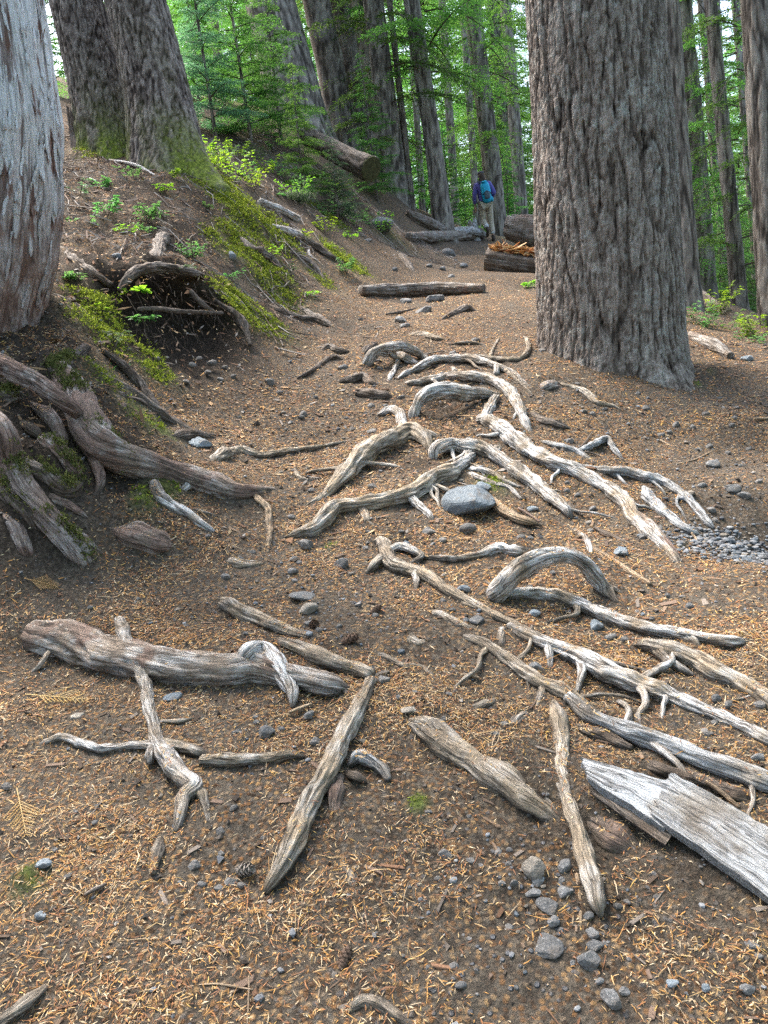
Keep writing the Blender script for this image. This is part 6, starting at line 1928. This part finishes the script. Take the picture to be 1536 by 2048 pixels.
# ------------------------------------------------------------------ cones
def cone(px, py, w, label, mat='cone', yaw=0.0):
    c = ghit(px, py); r = w / 2 * mpp(px, py, c[1])
    t = empty('pine_cone', (c[0], c[1], c[2] + r * .55), label, 'cone')
    t.rotation_euler = (1.2, .2, yaw)
    L = r * 1.25
    pos = np.array([[0, 0, -L], [0, 0, -L * .4], [0, 0, L * .3], [0, 0, L]]); rad = np.array([.35, .6, .5, .15]) * r
    V, Fc, uv, *_ = tube(pos, rad, 10, 2.0, step=L * .2, ridge=0, lump=0, grain=0, wob=0)
    link('core', mesh_np('core', V, Fc, [MAT[mat]], True, uv), t)
    sv = np.array([[-.5, 0, 0], [.5, 0, 0], [.62, .7, .12], [0, 1.05, .3], [-.62, .7, .12], [0, .6, -.1]])
    me = mesh_np('scale', sv * r * .55, [np.array([[0, 1, 2, 4]]), np.array([[4, 2, 3], [0, 5, 1], [1, 5, 2], [2, 5, 3], [3, 5, 4], [4, 5, 0]])], [MAT[mat]], False)
    for k in range(34):
        f = k / 34
        z = -L + 2 * L * f
        rr_ = r * .55 * math.sin(math.pi * (.18 + .74 * f))
        o = link('scale', me, t)
        a = k * 2.39996
        o.location = (rr_ * .7 * math.cos(a), rr_ * .7 * math.sin(a), z)
        o.rotation_euler = (.55 + .3 * f, 0, a - math.pi / 2)
        s_ = .65 + .55 * math.sin(math.pi * (.1 + .8 * f)); o.scale = (s_, s_, s_)
    return t


cone(628, 1256, 25, 'dark pine cone at the left of the bare gritty patch', 'cone', .4)
cone(700, 1286, 27, 'round dark pine cone in the middle of the bare gritty patch', 'cone', 1.3)
cone(752, 1224, 19, 'little pine cone at the top of the bare gritty patch', 'cone', 2.0)
cone(490, 1748, 36, 'pale grey weathered pine cone in the lower left litter', 'cone_grey', .9)
cone(690, 1925, 32, 'dark crushed cone in the litter near the bottom edge', 'cone', 2.6)

# ------------------------------------------------------------------ dry cedar sprays
def dry_spray(pts, label, w=.006, seed=1):
    r = np.random.RandomState(seed)
    A_ = [ghit(px, py, .006) for px, py in pts]
    base, tip = A_[0], A_[-1]
    L = np.linalg.norm(tip - base); d = norm(tip - base); nrm = gnorm(np.array([base[0]]), np.array([base[1]]))[0]
    sd_ = np.cross(nrm, d)
    Q, T = [], []
    for s in np.linspace(.05, 1, 11):
        for sg_ in (-1, 1):
            l = L * .42 * (1.1 - s) + .008
            dv = norm(d * .85 + sd_ * sg_ * .55 + nrm * r.uniform(.0, .25))
            p0 = base + d * L * s
            m_ = max(3, int(l / .006))
            u = np.linspace(0, 1, m_)
            pp = p0 + dv * (l * u)[:, None]
            for s2 in (-1, 1):
                dl = norm(dv + sd_ * s2 * .5 + r.normal(0, .1, (m_, 3)))
                Q.append(leaf_quads(pp, dl, norm(np.cross(dl, nrm)), np.full(m_, .0062), np.full(m_, .0009)))
            T.append(stem_quads(np.array([p0, p0 + dv * l * .5, p0 + dv * l]), .0012, .0005))
    T.append(stem_quads(np.array([base - d * .05, base, base + d * L * .5, tip]) + nrm * .003, .002, .0008))
    o = link('cedar_sprig', quads_mesh('cedar_sprig', np.concatenate(Q), [MAT['straw'], MAT['straw']], np.concatenate(T)))
    return tag(o, label, 'sprig')


dry_spray([(75, 1392), (172, 1400)], 'dry yellow cedar sprig lying below the log like root', seed=1)
dry_spray([(38, 1598), (52, 1668)], 'dry yellow cedar sprig fanning down at the left edge', seed=2)
dry_spray([(60, 1160), (112, 1172)], 'orange cedar sprig on the grey soil at the left edge', seed=4)

# ------------------------------------------------------------------ small plants
def oval(rng_, c, d, up, L, W):
    s_ = norm(np.cross(d, up))
    pts = [c, c + d * L * .3 + s_ * W * .5 + up * L * .05, c + d * L * .62 + s_ * W * .42 + up * L * .04, c + d * L - up * L * .08, c + d * L * .62 - s_ * W * .42 + up * L * .04, c + d * L * .3 - s_ * W * .5 + up * L * .05]
    mid = c + d * L * .5 - up * L * .02
    return pts, mid


def leafy(name, base, label, cat, nst, hgt, leaf, seed, mat, spread=.6, per=9, group=None, wr=.55, hang=0.0):
    r = np.random.RandomState(seed)
    Q, T = [], []
    for k in range(nst):
        a = r.uniform(0, 6.28)
        L = hgt * r.uniform(.6, 1.15)
        d = np.array([math.cos(a) * spread * r.uniform(.4, 1.2), math.sin(a) * spread * r.uniform(.4, 1.2), 1.0])
        t = np.linspace(0, 1, 6)
        ax_ = d[None] * (L * t)[:, None] - np.array([0, 0, 1]) * ((.35 + hang) * L * t ** 2)[:, None]
        T.append(stem_quads(ax_, .0035, .0015))
        for j in range(per):
            f = .25 + .75 * (j + r.rand() * .5) / per
            p0 = np.array([np.interp(f, t, ax_[:, q]) for q in range(3)])
            az_ = a + (1 if j % 2 else -1) * r.uniform(.5, 1.5)
            dl = norm(np.array([math.cos(az_), math.sin(az_), r.uniform(-.25, .25)])); up_ = norm(np.array([0, 0, 1.0]) + r.normal(0, .25, 3))
            # side twig carrying a few leaves in one plane
            tl = leaf * r.uniform(1.2, 3.2) * (1.15 - f)
            T.append(stem_quads(np.array([p0, p0 + dl * tl * .5, p0 + dl * tl]), .0018, .0008))
            for g in range(4):
                pp = p0 + dl * tl * (g + .6) / 4
                sgn = 1 if g % 2 else -1
                ld = norm(dl * .7 + np.cross(up_, dl) * sgn * .8 + r.normal(0, .15, 3))
                pts, mid = oval(r, pp, ld, up_, leaf * r.uniform(.7, 1.2), leaf * wr * r.uniform(.8, 1.1))
                for e in range(0, 6, 2):
                    Q.append([mid, pts[e], pts[(e + 1) % 6], pts[(e + 2) % 6]])
    tq_ = np.concatenate(T)
    t_ = empty(name, base, label, cat, group)
    V = np.array(Q)
    link('foliage', mesh_np('foliage', V.reshape(-1, 3), np.arange(len(V) * 4).reshape(-1, 4), [MAT[mat]], False), t_)
    link('stems', mesh_np('stems', tq_.reshape(-1, 3), np.arange(len(tq_) * 4).reshape(-1, 4), [MAT['twig']], True), t_)
    return t_


for k, (px, py, Y, n_, hg, lf, mt, lb) in enumerate((
    (445, 275, 9.0, 5, .55, .038, 'lime', 'lime green shrub right of the mossy trunk foot, upper'),
    (470, 320, 9.1, 6, .55, .036, 'lime', 'lime green shrub just below the upper lime shrub'),
    (425, 245, 9.6, 3, .35, .036, 'lime', 'small lime sprig close against the right twin trunk'),
    (505, 355, 9.3, 5, .42, .034, 'lime', 'lime leafed shrub leaning over the mossy ridge'),
    (335, 310, 8.0, 3, .22, .03, 'lime', 'tiny lime sprig in front of the right twin trunk'),
    (212, 415, 6.4, 5, .20, .034, 'herb', 'dark green herb patch on the slope nearest the cedar'),
    (290, 412, 6.6, 7, .22, .034, 'herb', 'dark green herb patch on the slope right of its twin'),
    (200, 370, 7.4, 4, .2, .034, 'herb', 'small herb below the hollow stump'),
    (385, 505, 6.3, 6, .18, .030, 'herb', 'ferny green plant above the undercut lip'),
    (540, 505, 7.7, 5, .2, .03, 'lime', 'bright ferny plant in the mossy ridge foot'),
    (690, 515, 8.7, 6, .26, .032, 'herb', 'green plant at the right end of the mossy bank'),
    (760, 360, 12.4, 5, .5, .04, 'lime', 'yellow green seedling hanging by the cut log end'),
    (740, 420, 12.2, 5, .45, .04, 'herb', 'weedy plant below the cut log'),
    (600, 370, 10.6, 6, .4, .034, 'herb', 'green huckleberry bush between the mossy ridge and the cut log'),
    (1058, 566, 8.5, 4, .12, .03, 'lime', 'small lime plant against the left side of the huge trunk'),
    (1390, 640, 7.4, 9, .5, .040, 'herb', 'leafy shrub right beside the huge trunk on the slope edge'),
    (1450, 660, 7.4, 10, .5, .040, 'herb', 'leafy shrub in the middle of the slope edge'),
    (1515, 650, 7.0, 9, .5, .042, 'lime', 'leafy shrub at the right edge of the slope'),
    (1500, 690, 6.6, 7, .36, .040, 'herb', 'low leafy shrub just above the blue stone at the slope edge'),
    (1420, 610, 9.0, 8, .6, .045, 'lime', 'light green shrub behind the fallen trunk'),
)):
    q = P(px, py, Y)
    z_ = float(H(q[0], q[1]))
    leafy('leafy_shrub' if hg > .3 else 'leafy_herb', (q[0], q[1], z_ - .01 if abs(q[2] - z_) > .25 else min(q[2] - hg * .35, z_)), lb, 'plant', n_, hg, lf, 100 + k, mt)
for k in range(18):
    px, py, Y = 430 + 17 * k + rng.uniform(-10, 10), 250 + 7 * k + rng.uniform(-25, 30), rng.uniform(9.6, 13)
    q = P(px, py, Y)
    leafy('leafy_shrub', (q[0], q[1], float(H(q[0], q[1])) - .02), 'low green huckleberry bush on the slope between the mossy ridge and the cut log', 'plant', 6, rng.uniform(.3, .55), .034, 500 + k, 'herb' if k % 3 else 'lime', per=8, group='huckleberry bushes on the slope')
for k, (px, py, Y) in enumerate(((170, 455, 6.0), (255, 470, 6.2), (330, 440, 6.9), (160, 390, 7.0), (270, 360, 7.8), (330, 385, 7.4), (420, 420, 7.6), (370, 545, 5.6), (460, 560, 6.4), (610, 480, 9.2), (640, 430, 10.2), (580, 545, 7.9), (560, 395, 9.8), (700, 480, 10.2), (160, 560, 5.1), (230, 690, 4.3), (120, 560, 5.0), (660, 500, 9.0), (640, 385, 11), (690, 420, 11.4), (300, 470, 6.4), (620, 590, 7.4))):
    q = hit(px, py)
    leafy('leafy_herb', (q[0], q[1], q[2] - .01), 'tiny green herb scattered on the left bank', 'plant', 4, rng.uniform(.07, .2), .022 + .0015 * q[1], 700 + k, ('herb', 'lime', 'herb', 'drygrass')[k % 4], .9, 5, group='tiny herbs on the left bank')
# seedlings with broad leaves on the bank
for k, (px, py, Y, n_, lf, lb) in enumerate(((245, 728, 3.95, 2, .055, 'broad leafed green seedling sprouting below the cedar'), (265, 578, 4.75, 3, .045, 'broad leafed seedling at the left end of the undercut'), (285, 632, 4.6, 4, .042, 'broad leafed sprig hanging in front of the dark undercut'), (185, 612, 4.5, 2, .035, 'small bright leaf pair on the mossy bank'))):
    q = hit(px, py); 
    leafy('seedling', tuple(np.array([q[0], q[1], q[2]]) - np.array([0, .02, .03])), lb, 'plant', n_, .09, lf, 300 + k, 'lime' if k % 2 else 'herb', 1.0, 4, wr=.62, hang=.5)
# grass tuft
q = hit(590, 405)
r2 = np.random.RandomState(4)
Q = []
for k in range(420):
    a = r2.uniform(0, 6.28); L = r2.uniform(.2, .42)
    d = np.array([math.cos(a) * r2.uniform(.1, .7), math.sin(a) * r2.uniform(.1, .7), 1.0])
    b_ = np.array([r2.normal(0, .1), r2.normal(0, .1), 0])
    t = np.linspace(0, 1, 5)
    ax_ = b_ + d[None] * (L * t)[:, None] - np.array([0, 0, 1]) * (.9 * L * t ** 2.2)[:, None]
    s_ = np.array([-math.sin(a), math.cos(a), 0]) * .0035
    for e in range(4):
        w0, w1 = (1 - t[e]) + .1, (1 - t[e + 1]) + .1
        Q.append([ax_[e] - s_ * w0, ax_[e] + s_ * w0, ax_[e + 1] + s_ * w1, ax_[e + 1] - s_ * w1])
Q = np.array(Q)
o = link('grass_tuft', mesh_np('grass_tuft', Q.reshape(-1, 3), np.arange(len(Q) * 4).reshape(-1, 4), [MAT['drygrass']], False))
o.location = q
tag(o, 'fine bluish grass tuft on the upper bank above the mossy ridge', 'grass')
# ------------------------------------------------------------------ the hiker, walking away
def cloth_mat(name, col, rough=.8, sc=30):
    return m_plain(name, col, rough, sc, .22, .2, .004)


MP = {'jacket': cloth_mat('purple_fleece', (.13, .11, .34)), 'trousers': cloth_mat('khaki_trousers', (.44, .385, .30)), 'pack': cloth_mat('teal_pack_fabric', (.025, .36, .54), .6),
      'pack_dark': cloth_mat('dark_pack_trim', (.02, .035, .05), .7), 'pack_grey': cloth_mat('grey_pack_mesh', (.10, .14, .17), .7), 'hat': cloth_mat('dark_knit_hat', (.09, .09, .095), .9),
      'hair': cloth_mat('brown_hair', (.06, .038, .025), .6), 'skin': cloth_mat('skin', (.42, .24, .17), .6), 'boot': cloth_mat('brown_boot', (.07, .052, .04), .7), 'gaiter': cloth_mat('pale_gaiter', (.55, .55, .55), .8)}
hf = P(980, 484, 18.4)
hz = float(H(hf[0], hf[1]))
hiker = empty('person', (hf[0], hf[1], hz), 'hiker walking away up the trail in purple jacket and dark hat with teal backpack', 'person')
hiker.rotation_euler = (0, -.05, 0)
hs_ = 136 * mpp(975, 420, 18.4) / 1.66
hiker.scale = (hs_,) * 3


def limb(name, chains, mat, parent=hiker, sub=2):
    """one continuous skinned surface from joint chains sharing their first joints"""
    V, E, R = [], [], []
    idx = {}
    for ch in chains:
        prev = None
        for (p, r) in ch:
            key = tuple(round(x, 4) for x in p)
            if key not in idx:
                idx[key] = len(V); V.append(p); R.append(r)
            if prev is not None and prev != idx[key]:
                E.append((prev, idx[key]))
            prev = idx[key]
    me = bpy.data.meshes.new(name)
    me.from_pydata(V, E, [])
    o = link(name, me, parent)
    sk = o.modifiers.new('skin', 'SKIN')
    for i, v in enumerate(me.skin_vertices[0].data):
        r = R[i]
        v.radius = r if isinstance(r, tuple) else (r, r)
        v.use_root = (i == 0)
    sk.use_smooth_shade = True
    ss = o.modifiers.new('sub', 'SUBSURF'); ss.levels = sub; ss.render_levels = sub
    me.materials.append(mat)
    return o


# y forward (away), x right; mid-stride: left leg swung back with heel up, right leg planted
hipL, hipR = (-.085, 0, .86), (.085, .0, .86)
kneeL, kneeR = (-.075, .10, .50), (.10, .10, .47)
ankL, ankR = (-.06, -.20, .27), (.10, .03, .09)
body = limb('body', [[((0, 0, .90), .10), ((0, .02, 1.10), .11), ((0, .04, 1.32), .115), ((0, .06, 1.43), .05), ((0, .075, 1.50), .058), ((0, .09, 1.565), .082), ((0, .09, 1.63), .075)],
                     [((0, .04, 1.32), .115), ((-.155, .03, 1.33), .045), ((-.235, .0, 1.09), .036), ((-.235, .07, .88), .026)],
                     [((0, .04, 1.32), .115), ((.155, .03, 1.33), .045), ((.245, -.02, 1.10), .036), ((.20, .18, 1.02), .026)],
                     [((0, 0, .90), .10), (hipL, .075), (kneeL, .048), (ankL, .03)], [((0, 0, .90), .10), (hipR, .075), (kneeR, .048), (ankR, .03)]], MP['skin'])
for s, wr, dr in ((-1, (-.235, .07, .88), (0, .03, -1)), (1, (.20, .18, 1.02), (-.3, .9, .1))):
    w = np.array(wr); d = norm(np.array(dr, float)); sdv = norm(np.cross(d, [1.0 * s, 0, 0])); px_ = np.cross(sdv, d)
    ch = [[(tuple(w), .022), (tuple(w + d * .05), (.030, .018)), (tuple(w + d * .085), (.032, .016))]]
    for f, (o_, l_) in enumerate(((-.027, .065), (-.009, .078), (.009, .074), (.026, .058))):
        b0_ = w + d * .085 + sdv * o_
        ch.append([(tuple(w + d * .085), (.032, .016)), (tuple(b0_ + d * l_ * .35), .009), (tuple(b0_ + d * l_ * .7 + px_ * .012), .0085), (tuple(b0_ + d * l_ * .95 + px_ * .03), .007)])
    ch.append([(tuple(w + d * .05), (.030, .018)), (tuple(w + d * .065 + sdv * -.04 + px_ * .01), .010), (tuple(w + d * .10 + sdv * -.045 + px_ * .02), .008)])
    limb('hand', ch, MP['skin'], sub=1)
limb('jacket', [[((0, 0, .84), (.165, .125)), ((0, .01, .98), (.155, .12)), ((0, .03, 1.16), (.165, .125)), ((0, .045, 1.31), (.155, .115)), ((0, .06, 1.42), (.072, .07))],
                [((0, .045, 1.31), (.155, .115)), ((-.165, .035, 1.335), .068), ((-.238, .0, 1.09), .056), ((-.236, .065, .905), .043)],
                [((0, .045, 1.31), (.155, .115)), ((.165, .035, 1.335), .068), ((.248, -.02, 1.10), .056), ((.205, .16, 1.025), .043)]], MP['jacket'])
limb('trousers', [[((0, 0, .90), (.15, .12)), (hipL, .105), (kneeL, .075), ((-.063, -.15, .32), .068)], [((0, 0, .90), (.15, .12)), (hipR, .105), (kneeR, .075), ((.10, .045, .16), .068)]], MP['trousers'])
for a, k, dn in ((ankL, kneeL, 1), (ankR, kneeR, 0)):
    a = np.array(a)
    toe = np.array([0, .12, -.14]) if dn else np.array([0, .17, -.03])
    limb('boot', [[(tuple(a + np.array([0, -.01, .07])), .05), (tuple(a), .05), (tuple(a + np.array([0, -.045, -.055]) if not dn else a + np.array([0, -.05, -.02])), .042), (tuple(a + toe * .6 + np.array([0, 0, -.035])), .042), (tuple(a + toe + np.array([0, 0, -.03])), .035)]], MP['boot'])
    limb('gaiter', [[(tuple(a + np.array([0, .0, .06])), .060), (tuple(a + (np.array(k) - a) * .45), .068)]], MP['gaiter'])
limb('hair', [[((0, .055, 1.60), .08), ((0, .035, 1.50), .085), ((0, .015, 1.40), (.095, .05)), ((0, .01, 1.36), (.07, .03))]], MP['hair'])
limb('hat', [[((0, .085, 1.575), .098), ((0, .085, 1.62), .093), ((0, .08, 1.665), .055)]], MP['hat'])
pk = limb('backpack', [[((.035, -.15, .86), (.10, .07)), ((.035, -.165, .98), (.125, .09)), ((.03, -.155, 1.15), (.13, .095)), ((.02, -.12, 1.30), (.12, .08)), ((.01, -.10, 1.37), (.09, .05))]], MP['pack'])
limb('pack_lid', [[((.02, -.13, 1.33), (.125, .085)), ((.015, -.125, 1.39), (.11, .07))]], MP['pack'], pk)
limb('front_pocket', [[((.035, -.245, .95), (.07, .03)), ((.035, -.255, 1.06), (.075, .035)), ((.03, -.245, 1.15), (.06, .025))]], MP['pack_grey'], pk)
for s in (-1, 1):
    limb('shoulder_strap', [[((s * .085 + .01, -.09, 1.34), .022), ((s * .10, .0, 1.425), .022), ((s * .105, .13, 1.36), .022), ((s * .12, .15, 1.2), .02), ((s * .14, .05, 1.05), .016)]], MP['pack_dark'], pk, 1)
    limb('compression_strap', [[((.035 + s * .115, -.10, 1.02), .010), ((.035 + s * .10, -.235, 1.08), .010), ((.035, -.275, 1.13), .010)]], MP['pack_dark'], pk, 1)
    limb('hip_belt', [[((.035 + s * .09, -.12, .93), .024), ((s * .175, -.02, .93), .022), ((s * .13, .12, .94), .018)]], MP['pack_dark'], pk, 1)
limb('bottle_pocket', [[((.155, -.15, .88), .036), ((.15, -.15, 1.02), .036)]], MP['pack'], pk, 1)
